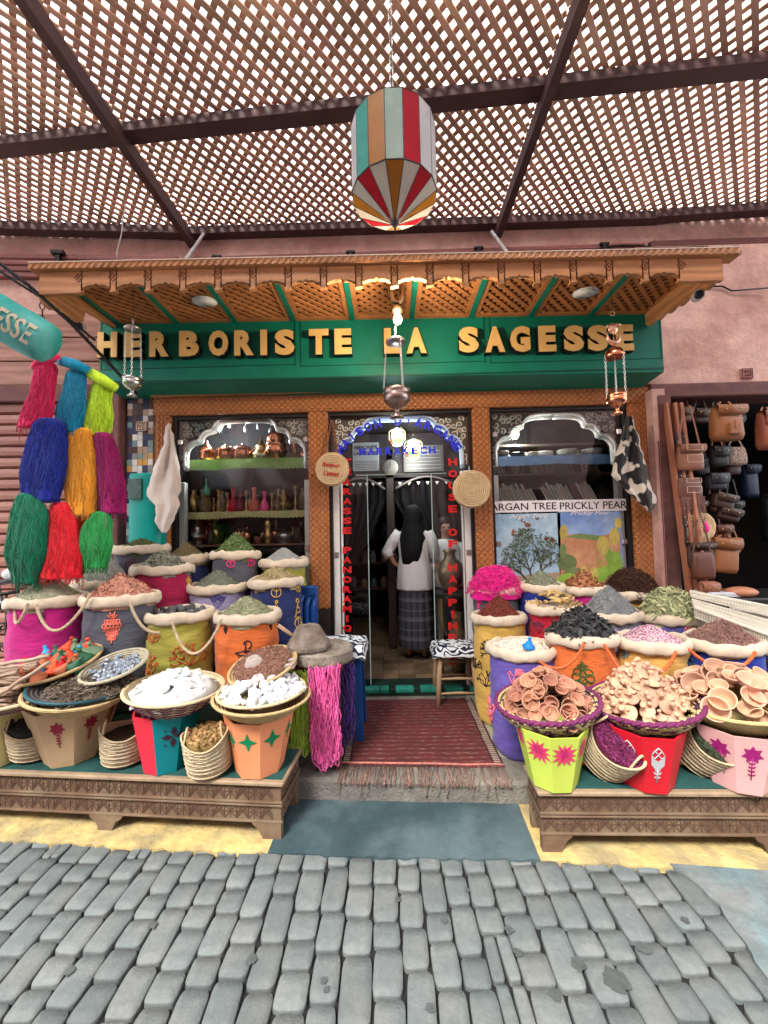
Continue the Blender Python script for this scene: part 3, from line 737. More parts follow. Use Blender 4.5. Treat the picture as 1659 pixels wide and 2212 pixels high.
def lat(x0, x1, y0, y1, a1, a2, sp, wd, z):
    mb = MB()
    for li, ang in enumerate((a1, a2)):
        dx, dy = cos(radians(ang)), sin(radians(ang)); nx_, ny_ = -dy, dx
        cs = [x * nx_ + y * ny_ for x in (x0, x1) for y in (y0, y1)]; k = min(cs) + uni(0, sp)
        while k < max(cs):
            # clip line to rect
            t0, t1 = -9, 9; px_, py_ = nx_ * k, ny_ * k
            for (p, dd, lo, hi) in ((px_, dx, x0, x1), (py_, dy, y0, y1)):
                if abs(dd) > 1e-6:
                    a, b = (lo - p) / dd, (hi - p) / dd
                    if a > b: a, b = b, a
                    t0, t1 = max(t0, a), min(t1, b)
            if t1 - t0 > .03:
                mb.beam((px_ + dx * t0, py_ + dy * t0, z + li * .0115), (px_ + dx * t1, py_ + dy * t1, z + li * .0115 + uni(-.002, .002)), wd, .010)
            k += sp
    return mb
ymid = lambda x: ca_.y + (cb2.y - ca_.y) * (x - ca_.x) / (cb2.x - ca_.x)
for (a, b) in ((-4.4, -1.79), (-1.78, 1.04), (1.05, 4.4)):
    lat(a, b, -.35, 3.6, 47, -47, .067, .0325, PZ + .145).build('lattice_panel', lattice, per_)
ob_ = thing('sky_blocking_building', (0, -3.4, 0), 'unseen pink plaster building across the street behind the camera, added to block low sky', 'building')  # unseen building, added to cut off low sky light and deepen contrast
mb = MB(); mb.box(-9, 9, -3.8, -3.4, -.05, 5.4); mb.build('wall', pink, ob_)
for x in (-6.4, -3.2, 0, 3.2, 6.4):
    mb = MB(); mb.bbox(x - 1.1, x + 1.1, -3.42, -3.37, 0, 2.5, .01); mb.build('shutter', maroon, ob_)
    mb = MB(); mb.bbox(x - .5, x + .5, -3.42, -3.37, 3.4, 4.5, .01); mb.build('window', brownw, ob_)
# ================================================================ goods: sacks and heaps
burlap = M('cream rolled cotton', (.60, .50, .38), .95, .16, 14, .5, 60, bd=.004, sheen=.2)
ropem = M('twisted cream rope', (.50, .40, .27), .95, .2, 30, .8, 90)
orope = M('twisted orange rope', (.55, .13, .04), .9, .2, 30, .8, 90)
def cloth(name, col): return M(name, col, .9, .2, 5, .6, 16, sheen=.12, bd=.012, stretch=(1, 1, 2.6), col2=tuple(min(1, x * .82 + .006) for x in col), mixsc=5)
CL = dict(
    magenta=cloth('magenta cloth', (.50, .012, .20)), slate=cloth('slate grey cloth', (.085, .09, .115)), olive=cloth('olive green cloth', (.36, .33, .055)),
    orange=cloth('orange cloth', (.70, .16, .035)), crimson=cloth('crimson cloth', (.33, .008, .055)), lilac=cloth('lilac cloth', (.33, .29, .46)),
    navy=cloth('navy cloth', (.018, .03, .12)), purple=cloth('purple cloth', (.12, .085, .37)), yellow=cloth('yellow cloth', (.66, .42, .09)),
    mustard=cloth('mustard cloth', (.60, .34, .08)), royal=cloth('royal blue cloth', (.008, .03, .27)), violet=cloth('violet blue cloth', (.10, .09, .30)),
    red=cloth('red cloth', (.50, .01, .03)))
def rope_tube(mb, P, r=.009):
    """two strands twisted round a path"""
    P = [V(p) for p in P]; L = 0; S_ = [0]
    for i in range(1, len(P)): L += (P[i] - P[i - 1]).length; S_.append(L)
    n = max(8, int(L / .008)); out = [[], [], []]
    for i in range(n + 1):
        s = L * i / n; j = 1
        while j < len(P) - 1 and S_[j] < s: j += 1
        t = (s - S_[j - 1]) / max(1e-6, S_[j] - S_[j - 1]); p = P[j - 1].lerp(P[j], t); d = (P[j] - P[j - 1]).normalized()
        u = d.cross(V((0, 1, .2))).normalized(); q = d.cross(u)
        for k in range(3):
            a = s * 190 + k * 2.094; out[k].append(p + (u * cos(a) + q * sin(a)) * r * .55)
    for k in range(3): mb.tube(out[k], r * .62, 5)
def sag(a, b, drop, n=14, out=.0):
    a = V(a); b = V(b)
    return [a.lerp(b, i / n) + V((0, -out * sin(pi * i / n), -drop * sin(pi * i / n) ** .8 * 1)) for i in range(n + 1)]
def piece_fn(kind):
    """returns fn(mb, p, nrm, s): adds one small piece of a heap"""
    def frame(nrm, tilt=.6):
        n_ = (nrm + V((uni(-tilt, tilt), uni(-tilt, tilt), uni(-tilt, tilt)))).normalized()
        u = n_.cross(V((uni(-1, 1), uni(-1, 1), uni(-1, 1)))).normalized(); return n_, u, n_.cross(u)
    def leaf(mb, p, nrm, s):
        n_, u, q = frame(nrm, .9); w = s * uni(.22, .4); b = n_ * s * uni(-.2, .3); l = s * uni(.6, 1.2)
        mb.add([p - u * l, p - q * w + b, p + q * w + b, p + u * l], [(0, 1, 2), (1, 3, 2)])
    def stick(mb, p, nrm, s):
        n_, u, q = frame(nrm, .6); l = s * uni(.7, 1.4); w = s * .1; b = n_ * s * uni(0, .35)
        vs = []
        for t, c in ((-1, 0), (0, 1), (1, 0)): vs += [p + u * l * t + b * c + q * w, p + u * l * t + b * c - q * w, p + u * l * t + b * c + n_ * w * 1.6]
        mb.add(vs, [(0, 3, 4, 1), (1, 4, 5, 2), (2, 5, 3, 0), (3, 6, 7, 4), (4, 7, 8, 5), (5, 8, 6, 3)])
    def gran(mb, p, nrm, s):
        n_, u, q = frame(nrm, .6); r = s * uni(.3, .6)
        vs = [p + u * r, p - u * r * .9, p + q * r * .8, p - q * r, p + n_ * r * .9, p - n_ * r]
        mb.add(vs, [(0, 2, 4), (2, 1, 4), (1, 3, 4), (3, 0, 4), (2, 0, 5), (1, 2, 5), (3, 1, 5), (0, 3, 5)])
    def curl(mb, p, nrm, s):
        n_, u, q = frame(nrm, .8); vs = []; r = s * uni(.5, .8); w = s * .13; ph = uni(0, 6); k = 6; sp = uni(3, 5)
        for i in range(k + 1):
            a = ph + sp * i / k; c = p + (u * cos(a) + n_ * sin(a) * .8) * r; vs += [c - q * w, c + q * w]
        mb.add(vs, [(2 * i, 2 * i + 1, 2 * i + 3, 2 * i + 2) for i in range(k)], 0, True)
    def blade(mb, p, nrm, s):          # long bent pods / big leaves
        n_, u, q = frame(nrm, .9); l = s * uni(.8, 1.3); w = s * uni(.2, .34); vs = []; k = 5; cv = uni(-.5, .9)
        for i in range(k + 1):
            t = i / k; ww = w * sin(pi * min(.97, max(.06, t))) ** .7; c = p + u * l * (t * 2 - 1) + n_ * s * cv * (sin(pi * t) - .4)
            vs += [c - q * ww, c + n_ * ww * .5, c + q * ww]
        fs = []
        for i in range(k): fs += [(3 * i, 3 * i + 1, 3 * i + 4, 3 * i + 3), (3 * i + 1, 3 * i + 2, 3 * i + 5, 3 * i + 4)]
        mb.add(vs, fs, 0, True)
    def strand(mb, p, nrm, s):
        n_, u, q = frame(nrm, .3); P = []; a = uni(0, 6); r = s * uni(.6, 1.3)
        for i in range(8):
            a += uni(.2, .75); P.append(p + (u * cos(a) + q * sin(a)) * r + n_ * s * uni(-.1, .35))
        mb.tube(P, s * .075, 3)
    def bean(mb, p, nrm, s):
        n_, u, q = frame(nrm, .5); m = Matrix((u, q, n_)).transposed(); mb.ellipsoid(p, (s * uni(.55, .8), s * .38, s * .36), 6, 4, 0, m)
    return dict(leaf=leaf, stick=stick, gran=gran, curl=curl, blade=blade, strand=strand, bean=bean)[kind]
def heap(name, c, r, h, kind, size, n, m, label, cat, group=None, shape=1.25, base_m=None, sx=1, sy=1, rnd=.1, tiltx=0, stuff=True):
    """a mound of loose goods: a noisy cone with small pieces all over it, one object"""
    c = V(c); mb = MB(); sd = uni(0, 50)
    def H(t): return h * (1 - t) ** 1.0 * (1 - .25 * t) if shape == 0 else h * (1 - t ** shape)
    def surf(t, a):
        k = 1 + rnd * nz(cos(a) * 1.3 + sd, sin(a) * 1.3, t)
        return V((cos(a) * t * r * k * sx, sin(a) * t * r * k * sy, H(t) * (1 + rnd * nz(a * .7, t * 3, sd)) + tiltx * cos(a) * t * r))
    nr, na = 9, 30; vs = [surf(0, 0)]; fs = []
    for i in range(1, nr + 1):
        for j in range(na):
            p = surf(i / nr, 2 * pi * j / na); p.z += size * .3 * nz(p.x * 60, p.y * 60, sd); vs.append(p)
    for j in range(na): fs.append((0, 1 + j, 1 + (j + 1) % na))
    for i in range(nr - 1):
        for j in range(na): a = 1 + i * na; fs.append((a + j, a + na + j, a + na + (j + 1) % na, a + (j + 1) % na))
    vs += [(p.x, p.y, p.z - .05) for p in vs[-na:]]
    k = 1 + (nr - 1) * na
    for j in range(na): fs.append((k + j, k + na + j, k + na + (j + 1) % na, k + (j + 1) % na))
    mb.add([v if isinstance(v, V) else V(v) for v in vs], fs, 0, True)
    fn = piece_fn(kind)
    for i in range(n):
        t = sqrt(uni(0, 1)); a = uni(0, 2 * pi); p = surf(t, a); q = surf(min(1, t + .04), a); e = surf(t, a + .06)
        nrm = (q - p).cross(e - p)
        if nrm.length < 1e-9: nrm = V((0, 0, 1))
        nrm.normalize(); nrm = nrm if nrm.z > 0 else -nrm
        fn(mb, p + nrm * size * uni(.0, .35), nrm, size * uni(.7, 1.2))
    mb.xf(Matrix.Translation(c))
    return mb.build(name, m, label=label, cat=cat, group=group, kind='stuff' if stuff else None)
def wrap(mb, strokes, c, rad, a0, z0, sc, w=.006, th=.003, taper=None):
    """2D strokes laid round a cloth cylinder (a0 = angle of the middle, -pi/2 faces the street)"""
    for st in strokes:
        P = []
        for (u, v) in st:
            z = z0 + v * sc; R_ = rad(-pi / 2, z); a = a0 + u * sc / R_; R_ = rad(a, z); P.append(V((c[0] + (R_ + .002) * cos(a), c[1] + (R_ + .002) * sin(a), z)))
        mb.tube(P, w * .5, 5)
def circ(x, y, r, a0=0, a1=360, n=10, ry=None): return [(x + r * cos(radians(a0 + (a1 - a0) * i / n)), y + (ry or r) * sin(radians(a0 + (a1 - a0) * i / n))) for i in range(n + 1)]
def spiral(x, y, r, ph, turns=1.4, s=1, n=14): return [(x + s * r * (1 - i / n * .85) * cos(ph + turns * 2 * pi * i / n), y + r * (1 - i / n * .85) * sin(ph + turns * 2 * pi * i / n)) for i in range(n + 1)]
def coral(seed=1, depth=4):
    R_ = random.Random(seed); out = []
    def br(x, y, a, l, d):
        x2, y2 = x + l * cos(a), y + l * sin(a); mx = (x + x2) / 2 + R_.uniform(-.1, .1) * l; out.append([(x, y), (mx, (y + y2) / 2), (x2, y2)])
        if d:
            for s in (-1, 1):
                if R_.random() < .93: br(x2, y2, a + s * R_.uniform(.35, .75), l * R_.uniform(.6, .8), d - 1)
    for a in (25, 65, 95, 130, 160): br(0, -.3, radians(a), .3, depth - 1)
    return [[(max(-.62, min(.62, x)), max(-.5, min(.62, y))) for x, y in s] for s in out]
def mot(kind):
    if kind == 'coral': return coral(3)
    if kind == 'coral2': return coral(8)
    if kind == 'lamp': return [circ(.08, .35, .17, -80, 170), [(0, .5), (0, .12)], circ(0, .07, .06), [(-.45, 0), (0, .1), (.45, 0), (.2, -.1), (-.2, -.1), (-.45, 0)], [(-.35, -.02), (-.15, -.45), (0, -.1), (.15, -.45), (.35, -.02)], [(-.2, -.12), (0, -.5), (.2, -.12)], circ(0, -.3, .1)]
    if kind == 'hamsa':
        h = [(-.18, .5), (-.2, .1), (-.42, .22), (-.5, .38), (-.6, .3), (-.42, -.05), (-.33, -.3), (-.15, -.55), (0, -.62), (.15, -.55), (.33, -.3), (.42, -.05), (.6, .3), (.5, .38), (.42, .22), (.2, .1), (.18, .5), (-.18, .5)]
        return [h, spiral(-.1, .3, .12, 1), spiral(.1, .3, .12, 2, s=-1), spiral(-.16, -.08, .16, 2), spiral(.16, -.08, .16, 2, s=-1), [(-.06, .5), (0, .12), (.06, .5)], circ(0, -.35, .12), [(-.2, -.4), (0, -.22), (.2, -.4)], circ(0, .08, .05)]
    if kind == 'lattice':
        out = []
        for i in range(5):
            w_ = (.18, .34, .4, .3, .12)[i]; y = .42 - i * .21
            out += [circ(-w_ * .6, y, w_ * .42, n=8), circ(w_ * .6, y, w_ * .42, n=8), circ(0, y - .06, w_ * .35, n=8)]
        return out + [[(-.06, .6), (.07, .4), (-.07, .2), (.07, 0), (-.07, -.2), (.05, -.4), (0, -.62)], [(.0, .6), (-.1, .4)], [(0, .6), (.1, .4)]]
    if kind == 'star': return [circ(0, .2, .3, n=6), circ(0, .2, .16, n=6), [(-.3, .05), (0, -.6), (.3, .05)], [(-.18, -.05), (0, -.45), (.18, -.05)], [(-.1, .45), (-.28, .6)], [(.1, .45), (.28, .6)], [(0, .5), (0, .3), (-.12, .1), (.12, .1), (0, .3)], [(-.35, .2), (.35, .2)]]
    if kind == 'heart': return [circ(-.2, .1, .2, 0, 180), circ(.2, .1, .2, 0, 180), [(-.4, .1), (0, -.4), (.4, .1)], [(-.2, .1), (0, -.2), (.2, .1)], circ(-.2, .12, .09), circ(.2, .12, .09), [(0, .1), (0, .4)], circ(0, .3, .12), [(-.5, .3), (-.35, .1)], [(.5, .3), (.35, .1)]]
    if kind == 'bunch':
        out = []
        for i, w_ in enumerate((.3, .4, .3, .2, .1)):
            k = max(1, int(w_ / .1));
            for j in range(-k, k + 1, 2 if k > 2 else 1): out.append(circ(j * w_ / k * .8, .3 - i * .19, .085, n=6))
        return out + [[(-.2, .6), (-.05, .4), (-.1, .75)], [(.2, .6), (.05, .4), (.1, .75)], [(0, .4), (0, .65)], [(0, -.5), (0, -.7)]]
    if kind == 'wheel': return [circ(0, 0, .35, -10, 190), circ(0, 0, .35, 190, 350), [(0, .35), (0, -.35)], [(0, 0), (-.25, .22)], [(0, 0), (.25, .22)]]
    if kind == 'pendant': return [circ(0, -.35, .22), [(0, -.1), (0, -.5)], [(-.15, .1), (0, .5), (.15, .1), (-.15, .1)], circ(0, .6, .08), [(-.2, -.1), (.2, -.1), (.1, .1), (-.1, .1), (-.2, -.1)], [(-.1, .3), (.1, .3)]]
    if kind == 'swirl': return [spiral(-.25, .1, .3, 0), spiral(.25, .1, .3, pi, s=-1), spiral(0, -.3, .25, 1), circ(0, .35, .15, 0, 300), [(-.4, -.3), (-.2, -.1)], [(.4, -.3), (.2, -.1)]]
    if kind == 'flower':
        return [[(0, 0)] + [(.32 * cos(a + s) * k, .32 * sin(a + s) * k) for s, k in ((-.3, 1), (0, 1.5), (.3, 1))] + [(0, 0)] for a in [i * pi / 3 for i in range(6)]]
emb = lambda name, col: M('embroidery ' + name, col, .8, .1)
EM = dict(pink=emb('pink', (.75, .16, .2)), brown=emb('rust', (.45, .10, .03)), dark=emb('dark', (.035, .02, .025)), coral=emb('coral', (.75, .17, .12)), gold=emb('gold', (.62, .38, .09)),
          lilac=emb('blue line', (.06, .05, .22)), greend=emb('green', (.06, .11, .025)), cream=emb('cream', (.55, .5, .4)), tealb=emb('blue', (.05, .17, .22)), plum=emb('plum', (.13, .03, .08)), hotp=emb('hot pink', (.7, .05, .2)))
def sack(px, py, wpx, Y, col, zb, label, motifs=(), rollh=.052, lean=0, ry=.84, H=None, group='open spice sacks'):
    """px,py: middle of the rim in the picture, wpx its width, Y its distance"""
    c = at(px, py, Y); R_ = wpx / 2 * Y / F - .012; zr = c.z - .02
    t = thing('spice_sack', (c.x, c.y, zb), label, 'sack', group)
    sd = uni(0, 90); Hh = zr - zb
    ph = uni(0, 6)
    def rad(z):
        f = (z - zb) / Hh; return R_ * (.90 + .07 * sin(pi * min(1, max(0, f)) ** .8)) * (1 if f > .06 else .93 + .07 * max(0, f) / .06)
    def srf(a, z):
        f = (z - zb) / Hh
        return rad(z) + .016 * nz(cos(a) * 1.6 + sd, sin(a) * 1.6, f * 3.5) + .014 * nz(cos(a) * 1.2, sin(a) * 1.2 + sd, f * 13 + 1.6 * cos(a + ph)) + .004 * nz(cos(a) * 9, sin(a) * 9 + sd, f * 6)
    mb = MB(); n = 48; vs = []; fs = []; nr = 26
    for i in range(nr + 1):
        f = i / nr; z = zb + Hh * f
        for j in range(n):
            a = 2 * pi * j / n
            r = srf(a, z); vs.append((c.x + r * cos(a), c.y + r * sin(a) * ry, z))
    for i in range(nr):
        for j in range(n): fs.append((i * n + j, i * n + (j + 1) % n, i * n + n + (j + 1) % n, i * n + n + j))
    fs.append(tuple(range(n - 1, -1, -1)))
    mb.add(vs, fs, 0, True); body = mb.build('body', CL[col], t)
    # rolled rim
    mb = MB(); n = 56; m = 10; vs = []; fs = []
    for j in range(n):
        a = 2 * pi * j / n; k = 1 + .03 * nz(cos(a) * 2 + sd, sin(a) * 2, 5)
        hz = .015 * nz(cos(a) * 1.7, sin(a) * 1.7 + sd, 2) + .009 * nz(cos(a) * 5, sin(a) * 5 + sd, 7)
        th = rollh * (1 + .34 * nz(cos(a) * 3, sin(a) * 3, sd))
        for i in range(m):
            b = 2 * pi * i / m; rr = R_ * k + .020 * cos(b) * (1 + .25 * nz(a * 3, b, sd)) - .006; z = zr + hz + th * .62 * sin(b) - (.006 if cos(b) > 0 else 0) - lean * sin(a) * 0
            vs.append((c.x + rr * cos(a), c.y + rr * sin(a) * ry, z))
    for j in range(n):
        for i in range(m): fs.append((j * m + i, ((j + 1) % n) * m + i, ((j + 1) % n) * m + (i + 1) % m, j * m + (i + 1) % m))
    mb.add(vs, fs, 0, True)
    mb.lathe([(R_ * .97, zr + .005), (R_ * .9, zr - .03), (.001, zr - .045)], 28, (c.x, c.y, 0), sy=ry)
    mb.build('rolled_rim', burlap, t)
    for (kind, colr, da, zo, sc, w_) in motifs:
        e = MB(); wrap(e, mot(kind), (c.x, c.y), lambda a, z: srf(a, z) + .001, math.atan2(-c.y, -c.x) + da, zr - zo, sc, w_ * 1.5)
        for i, v in enumerate(e.v): e.v[i] = (v[0], c.y + (v[1] - c.y) * ry, v[2])
        e.build('embroidery', EM[colr], body)
    return t, V((c.x, c.y, zr)), R_
def handle(t, a, b, drop, m=None, r=.0085, out=.02):
    mb = MB(); rope_tube(mb, sag(a, b, drop, out=out), r); return mb.build('rope_handle', m or ropem, t)
hm = lambda n, c, i=.35, h=.015: M('heap ' + n, c, .9, .15, 20, isl=i, hue=h, spec=.15)
# ------------------------------------------------ display risers hidden behind and below the goods
riser = M('dark green cloth over risers', (.012, .04, .035), .9, .3, 5)
for (nm, x0, x1, y0, y1, z0, z1, lb) in (
    ('display_riser', -2.75, -.74, 2.33, 2.76, .12, .42, 'low dark green riser under the front row of sacks on the left'),
    ('display_riser', -2.4, -.80, 2.762, 3.0, .12, .56, 'middle dark green riser behind the front sacks on the left'),
    ('display_riser', -2.05, -.74, 3.002, 3.33, .12, .75, 'tall dark green riser against the window on the left'),
    ('display_riser', 1.1, 2.3, 2.66, 3.02, .12, .36, 'low dark green riser under the middle sacks on the right'),
    ('display_riser', 1.1, 2.2, 3.022, 3.33, .12, .5, 'dark green riser against the right window behind the sacks')):
    mb = MB(); mb.bbox(x0, x1, y0, y1, z0, z1, .012); mb.box(x0 + .02, x1 - .02, y0 - .003, y0 + .01, z1 - .05, z1 - .03)
    mb.build(nm, riser, label=lb, cat='riser', group='display risers')
# ------------------------------------------------ left sacks
def fill(c, R_, h, *a, **k): return heap(a[0], (c.x, c.y, c.z - .006), R_ * k.pop('rr', .9), h, *a[1:], **{**dict(sy=.84), **k})
t, c, r = sack(105, 1288, 160, 2.54, 'magenta', .42, 'magenta sack at the far left end of the front row, with a cream rope handle', [('star', 'plum', -.25, .09, .06, .004), ('swirl', 'plum', .95, .3, .13, .004)])
fill(c, r, .155, 'herb_heap', 'gran', .008, 2600, hm('pale green', (.42, .42, .29)), 'pale green heap of crushed herb in the magenta sack', 'herbs')
handle(t, at(78, 1305, 2.31), at(195, 1283, 2.35), .175, out=.04); handle(t, at(34, 1298, 2.4), at(60, 1303, 2.32), .12, out=.03)
t, c, r = sack(262, 1283, 159, 2.56, 'slate', .42, 'slate grey sack with an orange embroidered bunch, between the magenta and olive sacks', [('bunch', 'coral', -.3, .16, .13, .006)])
fill(c, r, .155, 'bark_heap', 'leaf', .02, 1500, hm('pink', (.56, .27, .2)), 'heap of pinkish dried petals in the slate sack beside the olive one', 'petals', shape=1.1)
handle(t, at(280, 1300, 2.32), at(345, 1366, 2.37), .05, out=.02)
t, c, r = sack(388, 1318, 146, 2.62, 'olive', .42, 'olive green sack with rust coral embroidery holding dark grey balls', [('coral', 'brown', .25, .24, .19, .005), ('coral2', 'brown', -1.05, .3, .17, .005), ('coral2', 'brown', -.9, .12, .1, .004)])
olc, olr = c, r
handle(t, at(372, 1345, 2.38), at(478, 1338, 2.40), .185, out=.03)
t, c, r = sack(535, 1322, 143, 2.64, 'orange', .42, 'bright orange sack with a dark lamp embroidered on its front, left of the doorway', [('lamp', 'dark', -.12, .2, .14, .006), ('star', 'dark', .8, .06, .04, .004), ('star', 'dark', -.8, .06, .04, .004)])
fill(c, r, .13, 'herb_heap', 'leaf', .012, 2200, hm('grey green', (.34, .36, .22)), 'grey green heap of crushed leaves in the bright orange sack on the left', 'herbs')
t, c, r = sack(222, 1252, 122, 2.9, 'slate', .56, 'half hidden sack behind the magenta one with a tall grey lavender cone', ())
fill(c, r, .235, 'lavender_heap', 'gran', .0085, 2600, hm('grey', (.38, .38, .37)), 'tall pointed cone of grey lavender behind the front left sacks', 'lavender', rr=1.0, shape=1.15)
t, c, r = sack(352, 1222, 132, 2.94, 'crimson', .56, 'crimson sack with gold swirl embroidery behind the slate and olive sacks', [('swirl', 'gold', -.75, .14, .11, .005), ('swirl', 'gold', 1.0, .1, .07, .005)])
fill(c, r, .13, 'leaf_heap', 'leaf', .024, 1300, hm('grey leaves', (.30, .31, .24), .6), 'heap of dry grey green leaves in the crimson sack', 'leaves')
t, c, r = sack(470, 1262, 126, 3.0, 'lilac', .56, 'lilac sack with a dark blue heart embroidered below its rim', [('heart', 'lilac', -.05, .085, .11, .005)])
fill(c, r, .13, 'herb_heap', 'leaf', .012, 2000, hm('sage', (.2, .22, .17)), 'sage grey heap of crumbled herb in the lilac sack in front of the left window', 'herbs')
t, c, r = sack(597, 1250, 121, 3.02, 'navy', .42, 'tall navy sack with gold wheels and pendants embroidered on it', [('wheel', 'gold', -.05, .06, .1, .005), ('wheel', 'gold', .95, .05, .07, .005), ('wheel', 'gold', -1.0, .05, .06, .005), ('pendant', 'gold', .85, .24, .17, .006), ('pendant', 'gold', -.05, .2, .12, .006)])
fill(c, r, .115, 'herb_heap', 'leaf', .015, 1500, hm('straw', (.44, .36, .19)), 'straw yellow heap of dried flowers in the navy sack', 'herbs')
t, c, r = sack(306, 1180, 118, 3.14, 'slate', .75, 'slate sack at the back left below the teal cabinet, with a low green heap', [('swirl', 'plum', -.4, .13, .12, .005), ('swirl', 'plum', .6, .13, .12, .005)])
fill(c, r, .08, 'leaf_heap', 'stick', .014, 1500, hm('dark green', (.12, .14, .055), .5, .03), 'low dark green heap with red bits in the sack below the teal cabinet', 'herbs')
t, c, r = sack(403, 1200, 98, 3.18, 'navy', .75, 'dark navy sack with a brown powder cone in front of the left window', ())
fill(c, r, .135, 'powder_heap', 'gran', .005, 1800, hm('brown powder', (.15, .115, .06), .15), 'smooth brown powder cone behind the crimson sack', 'powder', rr=1.0, shape=1.1, rnd=.04)
t, c, r = sack(509, 1192, 108, 3.18, 'slate', .75, 'slate sack with hot pink wheels embroidered, in the middle of the left window', [('wheel', 'hotp', -.25, .06, .09, .006), ('wheel', 'hotp', .65, .06, .09, .006)])
fill(c, r, .175, 'verbena_heap', 'curl', .02, 1100, hm('green curls', (.15, .22, .08), .5), 'pointed heap of curled green leaves below the window shelves', 'leaves', shape=1.05)
t, c, r = sack(613, 1208, 107, 3.2, 'olive', .42, 'tall lime olive sack at the right end of the back row by the carved post', ())
fill(c, r, .12, 'lavender_heap', 'gran', .0075, 2200, hm('grey two', (.36, .37, .35), .3), 'grey heap of lavender in the tall lime olive sack by the carved post', 'lavender')
# dark grey balls
bm_ = M('dark grey ball', (.095, .095, .10), .85, .3, 60, .6, 120, orv=.35)
prev = None; k = 0
def place(o, loc, rot=(0, 0, 0)):
    o.location = loc; o.rotation_euler = rot
for ring, cnt, hh in ((.82, 15, .0), (.55, 10, .018), (.25, 6, .035), (0, 1, .045), (.7, 9, .03)):
    for i in range(cnt):
        a = 2 * pi * i / cnt + uni(-.1, .1) + ring; p = V((olc.x + olr * ring * cos(a), olc.y + olr * ring * sin(a) * .84, olc.z - .01 + hh + uni(-.004, .008)))
        if prev is None:
            mb = MB(); mb.ellipsoid((0, 0, 0), (.021, .021, .019), 14, 9, jit=.02); prev = mb.build('mineral_ball', bm_, label='dark grey ball in the olive green sack', cat='ball', group='dark grey balls in the olive sack', org=(0, 0, 0)); o = prev
        else: o = prev.copy(); S.collection.objects.link(o)
        place(o, p, (uni(0, 6), uni(0, 6), 0)); s_ = uni(.8, 1.2); o.scale = (s_, s_, s_)
# ------------------------------------------------ right sacks
t, c, r = sack(1069, 1268, 106, 3.18, 'slate', .12, 'slate sack nearest the doorway, heaped with hot pink wool', [('bunch', 'hotp', -.8, .08, .09, .005)])
heap('pink_wool', (c.x, c.y, c.z - .01), r * 1.06, .165, 'strand', .035, 900, M('hot pink wool', (.85, .005, .28), .9, .1, isl=.2, sheen=.2), 'fluffy dome of hot pink wool on the sack beside the door', 'wool', shape=3, sy=.88)
t, c, r = sack(1077, 1325, 118, 2.95, 'yellow', .12, 'tall yellow sack with dark coral branches embroidered, holding red berries', [('coral', 'dark', -.2, .2, .15, .004), ('coral2', 'dark', -.55, .42, .15, .004), ('coral', 'dark', -1.1, .33, .1, .004), ('coral2', 'dark', .5, .42, .14, .004)])
fill(c, r, .165, 'berry_heap', 'gran', .014, 1300, hm('dark red', (.19, .035, .03), .5, .03), 'dark red heap of dried berries in the tall yellow sack', 'berries', shape=1.05, rr=.85)
t, c, r = sack(1127, 1393, 150, 2.55, 'purple', .12, 'purple sack with a pink hand embroidered on it, full of white shells', [('hamsa', 'pink', -.05, .135, .11, .006), ('hamsa', 'pink', -1.35, .38, .14, .008)])
shc, shr = c, r
handle(t, at(1165, 1428, 2.3), at(1262, 1390, 2.26), .075, orope, out=.02)
heap('white_shells', (c.x, c.y, c.z + .0), r * .88, .035, 'bean', .0165, 560, hm('white shell', (.72, .65, .55), .25), 'white shells filling the purple sack', 'shells', shape=2, sy=.84)
t, c, r = sack(1168, 1262, 102, 3.16, 'royal', .50, 'royal blue sack with pale green herb, in front of the argan poster', ())
fill(c, r, .135, 'herb_heap', 'leaf', .013, 1800, hm('pale sage', (.24, .26, .18)), 'pale sage heap in the royal blue sack below the argan poster', 'herbs', shape=1.1)
t, c, r = sack(1196, 1306, 118, 2.9, 'red', .36, 'red sack with pale yellow root pieces in front of the blue sack', [('heart', 'plum', -.6, .12, .1, .004)])
rootc, rootr = c, r
t, c, r = sack(1260, 1266, 104, 3.16, 'magenta', .50, 'magenta sack with brown dried flower heads below the prickly pear poster', ())
flc, flr = c, r
t, c, r = sack(1316, 1320, 132, 2.84, 'lilac', .36, 'pale lilac sack with a small dark star, under the tall grey lavender heap', [('star', 'lilac', -.15, .07, .06, .005)])
fill(c, r, .2, 'lavender_heap', 'stick', .011, 2200, hm('blue grey', (.27, .28, .29), .4), 'tall blue grey lavender heap behind the black pods', 'lavender', shape=1.15, rr=.95)
t, c, r = sack(1365, 1276, 118, 3.14, 'yellow', .50, 'yellow sack at the back holding a dark brown hairy bundle', ())
heap('brown_roots', (c.x, c.y, c.z), r * .98, .17, 'strand', .03, 650, hm('dark brown', (.07, .032, .022), .5, .02), 'dark brown mass of hairy roots and bark at the foot of the carved post', 'roots', shape=2.4, sy=.85)
t, c, r = sack(1448, 1325, 130, 2.78, 'violet', .36, 'violet sack with pink line embroidery, heaped with bay leaves', [('wheel', 'pink', -.45, .06, .08, .005), ('wheel', 'pink', .6, .06, .08, .005)])
heap('bay_leaves', (c.x, c.y, c.z), r * .95, .185, 'blade', .030, 620, hm('bay leaf', (.36, .37, .20), .5, .02), 'big rounded heap of pale green bay leaves on the violet sack', 'leaves', shape=2.2, sy=.85)
t, c, r = sack(1256, 1366, 148, 2.48, 'orange', .12, 'orange sack with green latticed embroidery, full of black pods', [('lattice', 'greend', .05, .2, .15, .005)])
heap('black_pods', (c.x, c.y, c.z), r * .9, .155, 'blade', .038, 330, hm('black pod', (.05, .052, .054), .6), 'tangled heap of flat black pods in the orange sack on the right', 'pods', shape=1.6, sy=.85)
handle(t, at(1305, 1392, 2.28), at(1352, 1462, 2.2), .02, orope)
